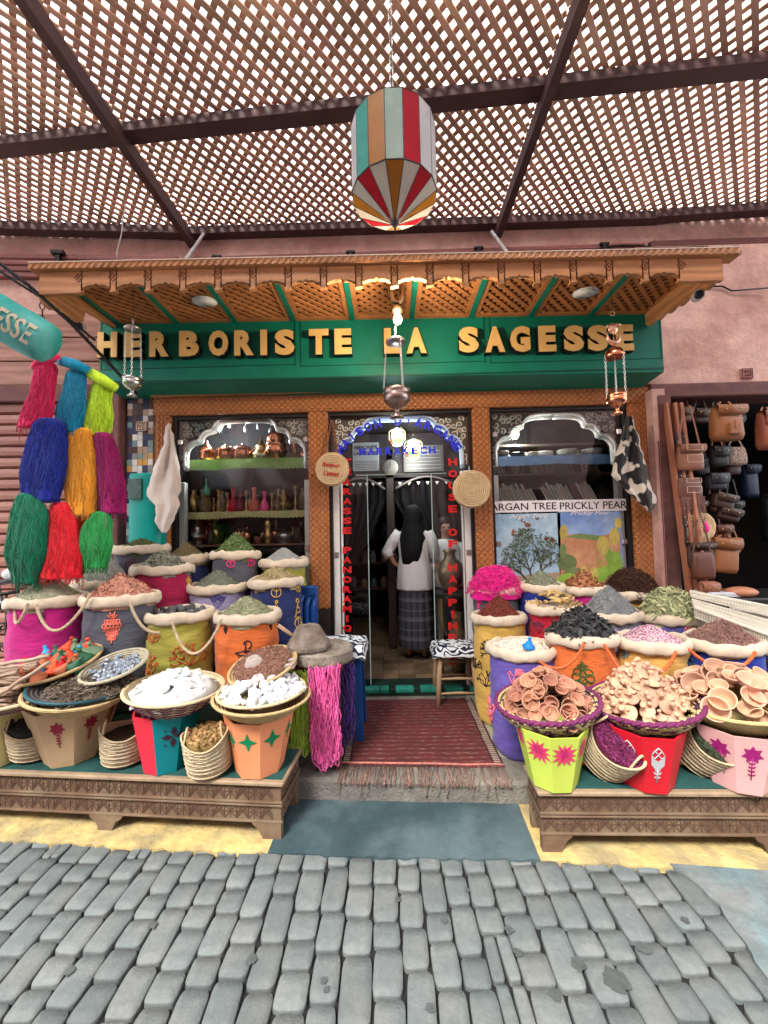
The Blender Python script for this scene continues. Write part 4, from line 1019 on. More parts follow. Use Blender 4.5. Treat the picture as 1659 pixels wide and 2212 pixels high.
t, c, r = sack(1405, 1377, 150, 2.42, 'mustard', .12, 'mustard sack with blue plant embroidery, full of pink rosebuds', [('coral', 'tealb', .25, .33, .2, .005), ('swirl', 'tealb', -.8, .06, .07, .004)])
fill(c, r, .1, 'rosebud_heap', 'gran', .013, 1500, M('heap buds', (1, 1, 1), .9, .1, cols=[(.42, .16, .26), (.6, .45, .5), (.34, .11, .22), (.55, .3, .4), (.62, .55, .48)]), 'pink and white heap of small rosebuds in the mustard sack', 'rosebuds', rr=.85)
handle(t, at(1460, 1408, 2.2), at(1408, 1462, 2.1), .01, orope)
t, c, r = sack(1560, 1380, 156, 2.38, 'royal', .12, 'royal blue sack with an orange rope handle, at the right end of the front row', [('lattice', 'cream', .8, .22, .13, .004), ('swirl', 'tealb', -.9, .15, .13, .004)])
fill(c, r, .13, 'root_heap', 'stick', .019, 1700, hm('purple brown', (.30, .17, .145), .4), 'reddish brown heap of thin root pieces in the royal blue sack at the right end', 'roots', rr=.88)
handle(t, at(1488, 1402, 2.14), at(1632, 1408, 2.16), .09, orope, out=.03)
# small blue tagine lying on the shells
def tajine_pot(mb, s=1.0):
    mb.lathe([(.001, 0), (.026 * s, 0), (.031 * s, .006 * s), (.033 * s, .012 * s), (.026 * s, .018 * s), (.02 * s, .03 * s), (.012 * s, .045 * s), (.006 * s, .054 * s), (.009 * s, .060 * s), (.007 * s, .066 * s), (.001, .068 * s)], 14)
def cone_pot(name, m, label, group=None, s=1.0, lidded=True):
    t = thing(name, (0, 0, 0), label, 'tagine', group)
    mb = MB(); mb.lathe([(.001, 0), (.022 * s, 0), (.032 * s, .009 * s), (.033 * s, .013 * s), (.026 * s, .013 * s)], 14); mb.build('dish', m, t)
    mb = MB(); mb.lathe([(.031 * s, .013 * s), (.030 * s, .017 * s), (.021 * s, .026 * s), (.013 * s, .04 * s), (.007 * s, .05 * s), (.006 * s, .053 * s), (.0095 * s, .059 * s), (.008 * s, .065 * s), (.001, .067 * s)], 14); mb.build('conical_lid', m, t)
    return t
tj = cone_pot('miniature_tagine', M('bright blue glaze', (.01, .22, .6), .4, .1), 'small bright blue tagine lying on the white shells', s=1.15)
p = at(1141, 1392, 2.43); place(tj, (p.x, p.y, shc.z + .03), (.25, 0, .3))
# pale yellow root pieces, each one
rm_ = M('pale yellow root', (.52, .36, .15), .85, .2, 18, .5, 50, hue=.01, orv=.35)
proto = []
for q in range(4):
    mb = MB(); l = uni(.03, .05)
    mb.tube([(-l, 0, 0), (-l * .5, uni(-.006, .006), .004), (0, uni(-.006, .006), 0), (l * .5, uni(-.006, .006), .003), (l, 0, 0)], [.004, .010, .012, .010, .003], 7)
    proto.append(mb.build('root_piece', rm_, label='pale yellow root piece in the heap on the red sack', cat='root', group='pale yellow root pieces', org=(0, 0, 0)))
random.seed(21)
for i in range(78):
    o = proto[i] if i < 4 else proto[i % 4].copy()
    if i >= 4: S.collection.objects.link(o)
    if i < 30: a = 2 * pi * i / 30; rr = rootr * uni(.74, .88); z = rootc.z + .012; el = uni(.5, 1.0)
    else: a = uni(0, 6.28); rr = rootr * uni(0, .7); z = rootc.z + .02 + .085 * (1 - (rr / rootr) ** 1.5) + uni(0, .012); el = uni(-.2, .4)
    place(o, (rootc.x + rr * cos(a), rootc.y + rr * sin(a) * .9, z), (uni(0, 6), -el, a if i < 30 else uni(0, 6.28)))
# brown dried flower heads
fm_ = M('brown dried petals', (.36, .15, .07), .8, .2, 20, isl=.35)
random.seed(22); proto = []
for q in range(3):
    mb = MB(); mb.ellipsoid((0, 0, .004), (.012, .012, .012), 8, 5)
    for k in range(7):
        a = k * .9; b = uni(.5, 1.1); d = V((cos(a) * cos(b), sin(a) * cos(b), sin(b))); s_ = V((-sin(a), cos(a), 0)); L_ = uni(.02, .027)
        mb.add([V((0, 0, 0)), d * L_ * .6 - s_ * .011, d * L_ + V((0, 0, .004)), d * L_ * .6 + s_ * .011], [(0, 1, 2, 3)])
    proto.append(mb.build('dried_flower', fm_, label='brown dried flower head piled on the magenta sack below the poster', cat='flower', group='brown dried flower heads', org=(0, 0, 0)))
for i in range(46):
    o = proto[i] if i < 3 else proto[i % 3].copy()
    if i >= 3: S.collection.objects.link(o)
    t_ = sqrt((i + .5) / 46); a = i * 2.4; place(o, (flc.x + flr * .9 * t_ * cos(a), flc.y + flr * .85 * t_ * sin(a), flc.z + .15 * (1 - t_)), (uni(-.5, .5), uni(-.5, .5), uni(0, 6)))
mb = MB(); mb.lathe([(flr * .88, flc.z - .02), (flr * .5, flc.z + .05), (.001, flc.z + .13)], 16, (flc.x, flc.y, 0)); mb.build('flower_heap', fm_, label='brown crumbled petals under the dried flower heads on the magenta sack', cat='petals', kind='stuff')
# ================================================================ carved benches
benchw = M('worn carved wood', (.115, .067, .04), .75, .25, 7, .5, 60, col2=(.15, .105, .066), mixsc=5)
bencht = M('worn pale wood edge', (.25, .18, .115), .8, .25, 9, .5, 60)
felt = M('dark teal bench cover', (.012, .06, .055), .9, .25, 10, .3, 80)
groove = M('dark groove', (.085, .045, .028), .9, .1)
def bench(A, B, depth, label, feet):
    """A, B: ends of the top front edge"""
    A = V(A); B = V(B); zt = .28; L = (B - A).length; ang = math.atan2((B - A).y, (B - A).x)
    t = thing('bench', (A.x, A.y, 0), label, 'bench', 'carved wooden benches'); t.rotation_euler = (0, 0, ang); ORG[t.name] = (0, 0, 0)
    mb = MB(); mb.bbox(-.015, L + .015, -.015, depth + .01, zt - .022, zt, .006); mb.build('top', bencht, t)
    mb = MB(); mb.box(.0, L, .012, depth - .01, zt - .001, zt + .004); mb.build('cover', felt, t)
    mb = MB(); mb.box(.004, L - .004, .006, depth - .005, .085, zt - .02); body = mb.build('frame', benchw, t)
    mb = MB()
    for z in (.081, .158, .172): mb.bbox(-.006, L + .006, -.006, .006, z, z + .010, .002)
    for x in (-.006, L - .0): mb.bbox(x, x + .006, -.002, depth - .005, .158, .185, .002)
    mb.build('moulding', benchw, body)
    g = MB(); k = 0
    for (z0, z1) in ((.185, .254), (.095, .156)):
        x = .012; w_ = .062; i = 0
        while x + w_ < L:
            y = .0045; c = x + w_ / 2; m_ = (z0 + z1) / 2
            def ln(x0, a0, x1, a1): g.beam((x0, y, a0), (x1, y, a1), .0035, .0028, up=(0, 1, 0))
            ln(x, z0, x + w_, z1); ln(x, z1, x + w_, z0)
            if i % 2: ln(c, z0, c, z1); ln(x, m_, x + w_, m_)
            else: ln(x, z0 + .01, c, m_ + .012); ln(c, m_ + .012, x + w_, z0 + .01); ln(x, z0 - 0 + .022, c, z1 - .004); ln(c, z1 - .004, x + w_, z0 + .022)
            ln(x, z0, x, z1); x += w_; i += 1
        for s_ in (0, L):     # side faces
            yy = .02
            while yy + .06 < depth:
                xs = -.0 if s_ == 0 else L
                g.beam((xs + (.003 if s_ == 0 else -.003), yy, z0), (xs + (.003 if s_ == 0 else -.003), yy + .06, z1), .004, .003, up=(1, 0, 0)); g.beam((xs + (.003 if s_ == 0 else -.003), yy, z1), (xs + (.003 if s_ == 0 else -.003), yy + .06, z0), .004, .003, up=(1, 0, 0)); yy += .06
    g.build('carving', groove, body)
    for fx, wd, sd_ in feet:
        for (y0, y1) in ((0.0, .03), (depth - .05, depth - .02)):
            if sd_ == 0: pf = [(fx, .084), (fx + wd, .084), (fx + wd * .93, .062), (fx + wd * .78, .05), (fx + wd * .7, .012), (fx + wd * .68, 0), (fx + wd * .3, 0), (fx + wd * .28, .012), (fx + wd * .2, .05), (fx + wd * .06, .062)]
            else:
                pf = [(fx, .084), (fx + wd, .084), (fx + wd * .95, .07), (fx + wd * .8, .055), (fx + wd * .66, .02), (fx + wd * .6, 0), (fx, 0)]
                if sd_ < 0: pf = [(2 * fx + wd - x, z) for x, z in reversed(pf)]
            mb = MB(); mb.prism(pf, y0 - .004, y1); mb.build('foot', benchw, t)
    return t
fl, fr_ = gz(0, 1664, .28), gz(607, 1688, .28)
dl = (fr_ - fl).normalized(); A_ = fr_ - dl * 2.6
bench(A_, fr_, .29, 'long carved wooden bench on the left of the doorway, carrying beige, teal and peach stands', [(2.6 - .15, .15, -1), (2.6 - 1.02, .19, 0), (2.6 - 1.95, .19, 0), (0, .15, 1)])
fl2, fr2 = gz(1167, 1707, .28), gz(1659, 1709, .28); dr = (fr2 - fl2).normalized()
bench(fl2, fl2 + dr * 1.9, .2, 'carved wooden bench on the right of the doorway, carrying lime, red and pink stands', [(0, .14, 1), (.95, .19, 0), (1.76, .14, -1)])
# ================================================================ octagonal stands
def flat_motif(polys, face_c, face_ang, z, sc, n_out):
    pass
def stand(px, pyb, wb, wt, ztop, cols, label, mots=(), ph=0, pull=0, r2=None):
    """px, pyb: foot of the front face in the picture"""
    f = gz(px, pyb, .285); rb = wb / 2 * f.y / F / cos(pi / 8); c = V((f.x, f.y + rb * .92 + pull, .285)); rt = wt / 2 * c.y / F / cos(pi / 8) if r2 is None else r2
    c.x = at(px, pyb - 30, c.y).x
    t = thing('octagonal_stand', tuple(c), label, 'stand', 'octagonal painted stands')
    mb = MB(); H_ = ztop - .285; vs = []; fs = []
    ph += math.atan2(-c.y, -c.x) + pi / 2
    a_ = [ph + -pi / 2 + pi / 4 * j for j in range(8)]
    for (r, z) in ((rb, 0), (rb + (rt - rb) * .5, H_ * .5), (rt, H_), (rt - .01, H_), (rb * .8, .02)):
        for a in a_: vs.append((c.x + r * cos(a), c.y + r * sin(a), .285 + z))
    for r in range(4):
        for j in range(8): fs.append((r * 8 + j, r * 8 + (j + 1) % 8, r * 8 + 8 + (j + 1) % 8, r * 8 + 8 + j))
    fs.append(tuple(range(7, -1, -1))); fs.append(tuple(range(32, 40)))
    n0 = len(mb.f); mb.add(vs, fs)
    for k, f_ in enumerate(fs):
        j = k % 8
        if len(cols) > 1 and k < 32 and j in (7, 6, 5): mb.m[k] = 1
    b = mb.build('body', list(cols), t)
    for (poly, m, fj, u, v, sc) in mots:
        # face fj: between angles a_[fj], a_[fj+1]; u along it, v height above foot
        a0, a1 = a_[fj % 8], a_[(fj + 1) % 8]; am = (a0 + (a1 if a1 > a0 else a1 + 2 * pi)) / 2
        def P(x, y):
            z = v * H_ + y * sc; r = (rb + (rt - rb) * z / H_) * cos(pi / 8) + .0018; s_ = u + x * sc
            return (c.x + r * cos(am) - s_ * sin(am), c.y + r * sin(am) + s_ * cos(am), .285 + z)
        e = MB()
        for pl in poly:
            if isinstance(pl[0], str):
                if pl[0] == 'line': e.tube([P(x, y) for x, y in pl[2]], pl[1] * sc, 4)
            else:
                q = [V(P(x, y)) for x, y in pl]; n = len(q); ctr = sum(q, V()) / n; out = V((cos(am), sin(am), 0)) * .0012
                e.add([ctr + out] + [p + out for p in q] + q, [(0, 1 + i, 1 + (i + 1) % n) for i in range(n)] + [(1 + i, 1 + n + i, 1 + n + (i + 1) % n, 1 + (i + 1) % n) for i in range(n)])
        e.build('painted_motif', m, b)
    return t, c, rt
def paint(name, col): return M(name, col, .5, .08, 5, .12, 30, spec=.35)
def leafp(x, y, a, l, w):
    c, s_ = cos(a), sin(a); return [(x, y), (x + l * .5 * c - w * s_, y + l * .5 * s_ + w * c), (x + l * c, y + l * s_), (x + l * .5 * c + w * s_, y + l * .5 * s_ - w * c)]
flower_stem = [leafp(0, .45, a, .5, .14) for a in [radians(x) for x in (90, 40, 140, -15, 195, -60, 240)]] + [('line', .025, [(0, .3), (0, -1.0)])] + [leafp(0, -.1 - k * .22, radians(35 if k % 2 else 145), .22, .05) for k in range(4)] + [leafp(0, -.1 - k * .22, radians(145 if k % 2 else 35), .2, .05) for k in range(4)]
tulip = [[(-.32, .35), (0, .05), (.32, .35), (.3, -.15), (.12, -.38), (-.12, -.38), (-.3, -.15)], ('line', .035, [(-.32, .35), (-.16, .62), (0, .78), (.16, .62), (.32, .35), (.16, .2), (0, .42), (-.16, .2), (-.32, .35)]), ('line', .035, [(0, .42), (0, .42)]), ('line', .03, [(-.16, .62), (0, .42), (.16, .62)]), ('line', .035, [(0, -.35), (0, -1.1)])] + [leafp(0, -.7, radians(x), .26, .06) for x in (40, 140)] + [leafp(0, -.9, radians(x), .2, .05) for x in (40, 140)] + [leafp(0, -.5, radians(x), .16, .05) for x in (30, 150)]
dia4 = [[(0, 1), (.28, .28), (1, 0), (.28, -.28), (0, -1), (-.28, -.28), (-1, 0), (-.28, .28)]]
four = [leafp(.05 * cos(a), .05 * sin(a), a, .9, .26) for a in [radians(x) for x in (85, 10, 175, 265)]] + [leafp(cos(radians(a)) * .8, sin(radians(a)) * .8, radians(a), .25, .08) for a in (45, 135, 225, 315)]
blos = [leafp(0, 0, radians(k * 30), 1.0 if k % 3 else .85, .14) for k in range(12)]
blos2 = [leafp(0, 0, radians(k * 60 + 15), .55, .14) for k in range(6)]
lav = [('line', .05, [(0, -1), (0, .6)])] + [leafp(0, -.9 + .2 * k, radians(x), .3, .09) for k in range(7) for x in (35, 145)] + [circ(0, .75, .3, n=8)[:-1]]
beige, teal, redp, peach = paint('beige paint', (.52, .36, .21)), paint('teal blue paint', (0, .22, .26)), paint('strawberry red paint', (.62, .02, .05)), paint('peach paint', (.70, .26, .12))
lime, red2, pinkp, cream = paint('lime paint', (.44, .55, .08)), paint('bright red paint', (.52, .008, .02)), paint('pale pink paint', (.66, .37, .36)), paint('pale yellow paint', (.55, .47, .2))
winep, darkp, greenp, pinkm, greyp, violp = paint('wine motif', (.28, .01, .04)), paint('dark plum motif', (.05, .01, .03)), paint('green motif', (0, .19, .07)), paint('raspberry motif', (.55, .04, .12)), paint('silver grey motif', (.42, .42, .45)), paint('magenta motif', (.30, .01, .14))
hotm = paint('hot pink motif', (.8, .03, .3))
stand(-8, 1668, 95, 150, .60, [cream], 'pale yellow octagonal stand cut by the left edge of the photo', [(lav, darkp, 0, -.02, .62, .06), (lav, darkp, 0, .05, .6, .055)], ph=0)
stand(160, 1658, 95, 160, .60, [beige], 'beige octagonal stand with wine red flowers on the left bench', [(flower_stem, winep, 7, .0, .62, .075), (flower_stem, winep, 0, .0, .6, .075), (flower_stem, winep, 1, 0, .66, .075)])
stand(362, 1674, 88, 125, .585, [teal, redp], 'teal octagonal stand with a red side and one dark flower, middle of the left bench', [(four, darkp, 0, .03, .64, .058)], ph=-.42)
stand(562, 1683, 95, 135, .575, [peach], 'peach octagonal stand with green four pointed stars at the right end of the left bench', [(dia4, greenp, 7, .0, .68, .047), (dia4, greenp, 0, .0, .68, .047), (dia4, greenp, 6, .02, .68, .047), (dia4, greenp, 1, .0, .68, .047)])
stand(1193, 1707, 92, 135, .555, [lime], 'lime green octagonal stand with raspberry blossoms at the left end of the right bench', [(blos, pinkm, 7, .0, .70, .062), (blos2, hotm, 7, .0, .72, .055), (blos, pinkm, 0, .0, .70, .062), (blos2, hotm, 0, .0, .72, .055), (blos, pinkm, 6, .0, .8, .05), (blos, pinkm, 1, .0, .74, .05)], pull=-.02)
stand(1392, 1706, 96, 140, .555, [red2], 'bright red octagonal stand with two silver grey tulips', [(tulip, greyp, 7, .0, .60, .088), (tulip, greyp, 0, .0, .58, .088)], pull=-.03)
stand(1590, 1706, 100, 150, .56, [pinkp], 'pale pink octagonal stand with magenta flowers on the right bench', [(flower_stem, violp, 7, .01, .58, .085), (flower_stem, violp, 0, .0, .58, .085), (flower_stem, violp, 6, .0, .68, .08)], pull=-.04)
# ================================================================ baskets
straw = M('straw', (.50, .36, .18), .85, .2, 20, 0, wave=(40, 'Z', 2, .35), isl=.1)
strawp = M('pale straw', (.52, .42, .26), .85, .2, 20, .7, 90)
rimp = M('plum straw rim', (.14, .02, .08), .8, .25, 25, .8, 80)
rimt = M('dark teal rim', (.01, .06, .08), .5, .2)
chk = M('striped coil', (1, 1, 1), .85, .15, 20, cols=[(.5, .42, .2), (.11, .04, .08), (.5, .42, .2), (.5, .42, .2), (.11, .04, .08)])
BP = {}
def bsurf(t, r):
    R_, rise, base = BP[t.name]; f = max(0, (r / R_ - base * .9) / (1 - base * .9)); return -rise * .9 * (1 - min(1, f) ** 1.1)
def basket(px, py, wpx, Y, label, rise=.10, rim=None, tilt=(0, 0), coil=strawp, kind='plain', group='shallow woven baskets', name='basket', base=.45, band=None, thr=.009):
    c = at(px, py, Y); R_ = wpx / 2 * Y / F
    t = thing(name, tuple(c), label, 'basket', group); t.rotation_euler = (tilt[0], tilt[1], 0); ORG[t.name] = (0, 0, 0)
    prof = [(R_ * base * .5, -rise), (R_ * base, -rise * .97), (R_ * (base + 1) / 2, -rise * .62), (R_ * .9, -rise * .25), (R_, 0)]
    inn = [(R_ * .985, 0), (R_ * .885, -rise * .22), (R_ * (base + 1) / 2 * .97, -rise * .58), (R_ * base * .9, -rise * .88), (.001, -rise * .9)]
    mb = MB(); nco = 9
    if kind == 'plain':
        mb.lathe(prof, 40, cap=2); mb.lathe(inn, 40, cap=False);
        b = mb.build('bowl', coil, t)
        e = MB()
        for k in range(7):
            f = k / 7
            for pr in (inn,):
                r = inn[0][0] + (inn[3][0] - inn[0][0]) * f; z = inn[0][1] + (inn[3][1] - inn[0][1]) * f ** .8
                e.tube([(r * cos(a) * .995, r * sin(a) * .995, z + .002) for a in [2 * pi * i / 36 for i in range(36)]], .0045, 5, closed=True)
        e.build('coils', coil, b)
    else:     # thick coils broken into short coloured stitches
        mb.lathe([(r * .985, z) for r, z in prof], 40, cap=2); b = mb.build('bowl', strawp, t); e = MB()
        for side in (0, 1):
            for k in range(nco):
                f = (k + .5) / nco; r = R_ * (base + (1 - base) * f); z = -rise * (1 - f ** 1.5) * .93 + (-.004 if side else .009); r += .004 if side else -.008
                n = int(2 * pi * r / .024)
                for i in range(n):
                    a0 = 2 * pi * (i + (k % 2) * .5) / n; a1 = a0 + 2 * pi / n * .96
                    e.tube([(r * cos(a0 + (a1 - a0) * q / 2), r * sin(a0 + (a1 - a0) * q / 2), z) for q in range(3)], rise / nco * .62, 5)
        e.build('coil_stitches', chk if kind == 'stitch' else coil, b)
    if band:
        e = MB()
        for k, z in enumerate(band[1]):
            f = 1 + z / rise; r = R_ * (base + (1 - base) * max(0, f) ** .75) + .003
            P = []
            nn = 40
            for i in range(nn):
                a = 2 * pi * i / nn; P.append((r * cos(a), r * sin(a), z + (.0045 if i % 2 else -.0045) * band[2]));
            e.tube(P, .003, 4, closed=True)
        e.build('woven_pattern', band[0], b)
    mb = MB(); P = [((R_ + .001) * cos(a), (R_ + .001) * sin(a), 0) for a in [2 * pi * i / 48 for i in range(48)]]
    if thr > .01:
        for k in range(2):
            mb.tube([((R_ + .005 * cos(a * 24 + k * pi)) * cos(a), (R_ + .005 * cos(a * 24 + k * pi)) * sin(a), .005 * sin(a * 24 + k * pi)) for a in [2 * pi * i / 200 for i in range(200)]], thr * .72, 6, closed=True)
    else: mb.tube(P, thr, 7, closed=True)
    mb.build('rim', rim or coil, t)
    BP[t.name] = (R_, rise, base); return t, c, R_
def inb(t, c, p):   # point in a tilted basket's frame -> world
    return Matrix.Translation(c) @ t.rotation_euler.to_matrix().to_4x4() @ V(p)
# left bench
bt0, bc0, br0 = basket(30, 1497, 190, 2.06, 'flat straw basket holding the cinnamon sticks at the left edge', .07, band=(rimp, (-.02, -.035, -.05), 0))
basket(178, 1490, 196, 2.1, 'cream wide basket on the beige stand', .09, coil=straw, base=.55, tilt=(0, .12))
bt1, bc1, br1 = basket(180, 1479, 186, 2.1, 'dark plate with a teal rim resting in the cream basket on the beige stand', .035, rim=rimt, coil=M('dark plate', (.05, .045, .045), .5, .4, 20), thr=.008, tilt=(0, .12))
mb = MB(); pc = inb(bt1, bc1, (-br1 * .55, -.02, .0))
for k, (s_, m_) in enumerate(((.045, 0), (.034, 1), (.026, 0), (.017, 1), (.008, 0))):
    n = 4 if k < 3 else 14; mb.lathe([(s_ * (1.3 if n == 4 else 1), pc.z - .018 + k * .002), (s_ * (1.3 if n == 4 else 1), pc.z - .014 + k * .002)], n, (pc.x, pc.y, 0), ph=pi / 4, mi=m_, sm=False)
mb.build('painted_tile', [M('black glaze', (.02, .02, .02), .3, .1), M('white glaze', (.6, .6, .56), .3, .1)], label='small black and white square painted dish among the dark roots', cat='dish')
heap('dark_roots', (bc1.x + .03, bc1.y, bc1.z - .015), br1 * .86, .045, 'strand', .032, 330, hm('root knots', (.13, .10, .075), .6), 'tangle of knotty dark brown roots on the teal rimmed plate', 'roots', shape=2)
bt2, bc2, br2 = basket(380, 1484, 192, 2.12, 'deep cream basket with dark zigzag weave on the teal and red stand', .115, rim=strawp, coil=strawp, base=.5, band=(rimp, (-.018, -.036, -.054, -.072, -.09), 1), thr=.008, tilt=(0, .08))
bt3, bc3, br3 = basket(567, 1500, 197, 2.1, 'wide outer straw basket on the peach stand', .10, coil=straw, base=.5, thr=.007, tilt=(0, .05))
bt4, bc4, br4 = basket(566, 1489, 178, 2.1, 'inner straw tray of white crystals nested in the wider basket', .05, coil=strawp, tilt=(0, .0), thr=.007)
bt5, bc5, br5 = basket(122, 1432, 160, 2.2, 'tilted straw tray of colourful miniature tagines in front of the magenta sack', .055, coil=straw, tilt=(.22, -.08), base=.55)
bt6, bc6, br6 = basket(248, 1437, 124, 2.16, 'small tilted coil tray of silvery stones in front of the slate sack', .045, coil=M('grey green straw', (.36, .33, .24), .85, .2, 20, .7, 90), tilt=(.26, -.10), base=.5)
bt7, bc7, br7 = basket(568, 1436, 140, 2.24, 'tilted straw tray of brown nuts with a stone grinder, in front of the orange sack', .05, coil=straw, tilt=(.26, -.15), base=.55)
# right bench
bt8, bc8, br8 = basket(1179, 1512, 203, 2.08, 'plum rimmed striped basket of clay bowls on the lime stand', .115, rim=rimp, kind='stitch', tilt=(0, -.12), base=.55, thr=.012)
bt9, bc9, br9 = basket(1386, 1512, 208, 2.06, 'plum rimmed striped basket of clay stoppers on the red stand', .105, rim=rimp, kind='stitch', tilt=(0, -.13), base=.55, thr=.012)
bt10, bc10, br10 = basket(1578, 1506, 225, 2.02, 'plain yellowish basket of clay bowls on the pink stand', .12, coil=M('yellow green straw', (.46, .38, .17), .85, .2, 20, .7, 90), tilt=(0, -.1), base=.55)
# ------------------------------------------------ contents
random.seed(31)
def pile(protos, n, t, c, R_, h, lab, top, lay='cone', tilt=.6, sc=(.85, 1.15), flip=0, z0=0, yaw=True, out=.5, face=0):
    """copies of small things heaped in a basket"""
    obs = []
    for i in range(n):
        o = protos[i] if i < len(protos) else copy_tree(protos[i % len(protos)])
        tt = sqrt(1 - (i + .5) / n); a = i * 2.39996 + uni(-.2, .2)
        if i == n - 1: tt = .02
        rr = R_ * tt; z = max(z0 + h * (1 - tt ** 1.4), bsurf(t, rr) + .004) + uni(-.004, .004)
        p = inb(t, c, (rr * cos(a), rr * sin(a), z)); q = Matrix.Rotation(a, 3, 'Z') @ Matrix.Rotation(out * tt + uni(-tilt, tilt), 3, 'Y') @ Matrix.Rotation(uni(-tilt, tilt), 3, 'X')
        if flip: q = q @ Matrix.Rotation(flip, 3, 'X')
        e = (Matrix.Rotation(face * uni(0, 1.3), 3, 'X') @ t.rotation_euler.to_matrix() @ q @ Matrix.Rotation(uni(0, 6), 3, 'Z')).to_euler(); o.location = p; o.rotation_euler = e; s_ = uni(*sc); o.scale = (s_, s_, s_)
        obs.append(o)
    obs[-1]['label'] = top
    return obs
clay = M('pinkish fired clay', (.48, .23, .145), .8, .16, 12, .3, 60, col2=(.36, .18, .13), mixsc=12, orv=.3, hue=.012)
clayp = M('pale fired clay', (.60, .36, .235), .8, .12, 12, .3, 60, col2=(.50, .30, .2), mixsc=12, orv=.22, hue=.01)
def bowl(m, label, group, s=1.0, foot=.4, dark=None):
    mb = MB(); f = foot
    mb.lathe([(.001, 0), (.016 * s, 0), (.015 * s, .008 * s), (.012 * s, .014 * s), (.024 * s, .024 * s), (.036 * s, .038 * s), (.039 * s, .043 * s), (.0375 * s, .0455 * s), (.034 * s, .043 * s), (.029 * s, .030 * s), (.018 * s, .019 * s), (.001, .016 * s)], 20)
    mb.xf(Matrix.Diagonal((1, 1, 1.3, 1)))
    return mb.build('clay_bowl', m, label=label, cat='bowl', group=group, org=(0, 0, 0))
def lidp(m, label, group, s=1.0):
    mb = MB(); mb.lathe([(.001, .002), (.018 * s, .003 * s), (.034 * s, 0), (.0365 * s, .002 * s), (.034 * s, .0055 * s), (.022 * s, .009 * s), (.011 * s, .016 * s), (.0075 * s, .026 * s), (.0085 * s, .032 * s), (.012 * s, .037 * s), (.011 * s, .042 * s), (.001, .044 * s)], 18)
    mb.xf(Matrix.Diagonal((.92, .92, 1.2, 1)))
    return mb.build('clay_stopper', m, label=label, cat='clay stopper', group=group, org=(0, 0, 0))
L1, G1 = 'small pinkish clay bowl heaped in the striped basket on the lime stand', 'clay bowls in the basket on the lime stand'
pr = [bowl(clay, L1, G1, .98), bowl(clay, L1, G1, .82)]
mb = MB(); mb.lathe([(br8 * .85, -.03), (br8 * .55, .03), (.001, .08)], 14); mb.xf(Matrix.Translation(bc8));
pile(pr, 84, bt8, bc8, br8 * .74, .16, L1, 'topmost small clay bowl above the plum rimmed basket on the lime stand', tilt=.5, z0=-.05, out=.6, face=.7)
L2, G2 = 'small knobbed clay stopper heaped in the striped basket on the red stand', 'clay stoppers in the basket on the red stand'
pile([lidp(clayp, L2, G2, 1.12), lidp(clayp, L2, G2, .95)], 96, bt9, bc9, br9 * .74, .2, L2, 'topmost knobbed clay stopper of the heap on the red stand', tilt=.4, z0=-.035, out=.45, face=.3)
L3, G3 = 'pale wide clay bowl heaped in the plain basket on the pink stand', 'clay bowls in the basket on the pink stand'
pile([bowl(clayp, L3, G3, 1.3), bowl(clayp, L3, G3, 1.12)], 46, bt10, bc10, br10 * .80, .14, L3, 'topmost pale clay bowl of the heap on the pink stand', tilt=.4, z0=-.035, out=.45, face=.75)
# chalk slabs
chalk = M('white chalk', (.64, .65, .64), .8, .05, 10, .3, 40, orv=.15)
pr = []
for q in range(4):
    mb = MB(); n = 7; r = [uni(.7, 1.2) for _ in range(n)]; w_, l_ = .03, .05; vs = []
    for z, k in ((0, .85), (.005, 1), (.013, .95), (.017, .75)):
        for j in range(n): a = 2 * pi * j / n; vs.append((l_ * r[j] * cos(a) * k, w_ * r[j] * sin(a) * k, z + uni(-.001, .001)))
    fs = [tuple(range(n - 1, -1, -1)), tuple(range(3 * n, 4 * n))] + [(i * n + j, i * n + (j + 1) % n, i * n + n + (j + 1) % n, i * n + n + j) for i in range(3) for j in range(n)]
    mb.add(vs, fs); pr.append(mb.build('chalk_piece', chalk, label='flat white chalk piece on the zigzag basket', cat='chalk', group='white chalk pieces on the zigzag basket', org=(0, 0, 0)))
pile(pr, 95, bt2, bc2, br2 * .80, .10, '', 'topmost flat white chalk piece on the zigzag basket', tilt=.45, z0=-.03, out=.35)
mb = MB(); mb.lathe([(br2 * .9, -.02), (br2 * .6, .012), (.001, .035)], 16, tuple(bc2)); mb.build('chalk_rubble', chalk, label='white chalk rubble filling the zigzag basket under the slabs', cat='chalk', kind='stuff')
# crystals
cry = M('frosted white crystal', (.76, .78, .80), .3, .04, 10, trl=.2, orv=.15)
pr = []
for q in range(4):
    mb = MB(); n = 6; vs = []; r = [uni(.75, 1.2) for _ in range(n)]
    for z, k in ((0, .8), (.012, 1.1), (.032, .8), (.046, .25)):
        for j in range(n): a = 2 * pi * j / n; vs.append((.022 * r[j] * cos(a) * k, .019 * r[j] * sin(a) * k, z + uni(-.003, .003)))
    fs = [tuple(range(n - 1, -1, -1)), tuple(range(3 * n, 4 * n))] + [(i * n + j, i * n + (j + 1) % n, i * n + n + (j + 1) % n, i * n + n + j) for i in range(3) for j in range(n)]
    mb.add(vs, fs); pr.append(mb.build('crystal', cry, label='chunk of frosted white crystal in the inner straw tray', cat='crystal', group='white crystals in the inner straw tray', org=(0, 0, 0)))
pile(pr, 150, bt4, bc4, br4 * .9, .07, '', 'tallest chunk of frosted white crystal in the inner straw tray', tilt=1.0, z0=-.022, out=.5, sc=(.6, 1.05))
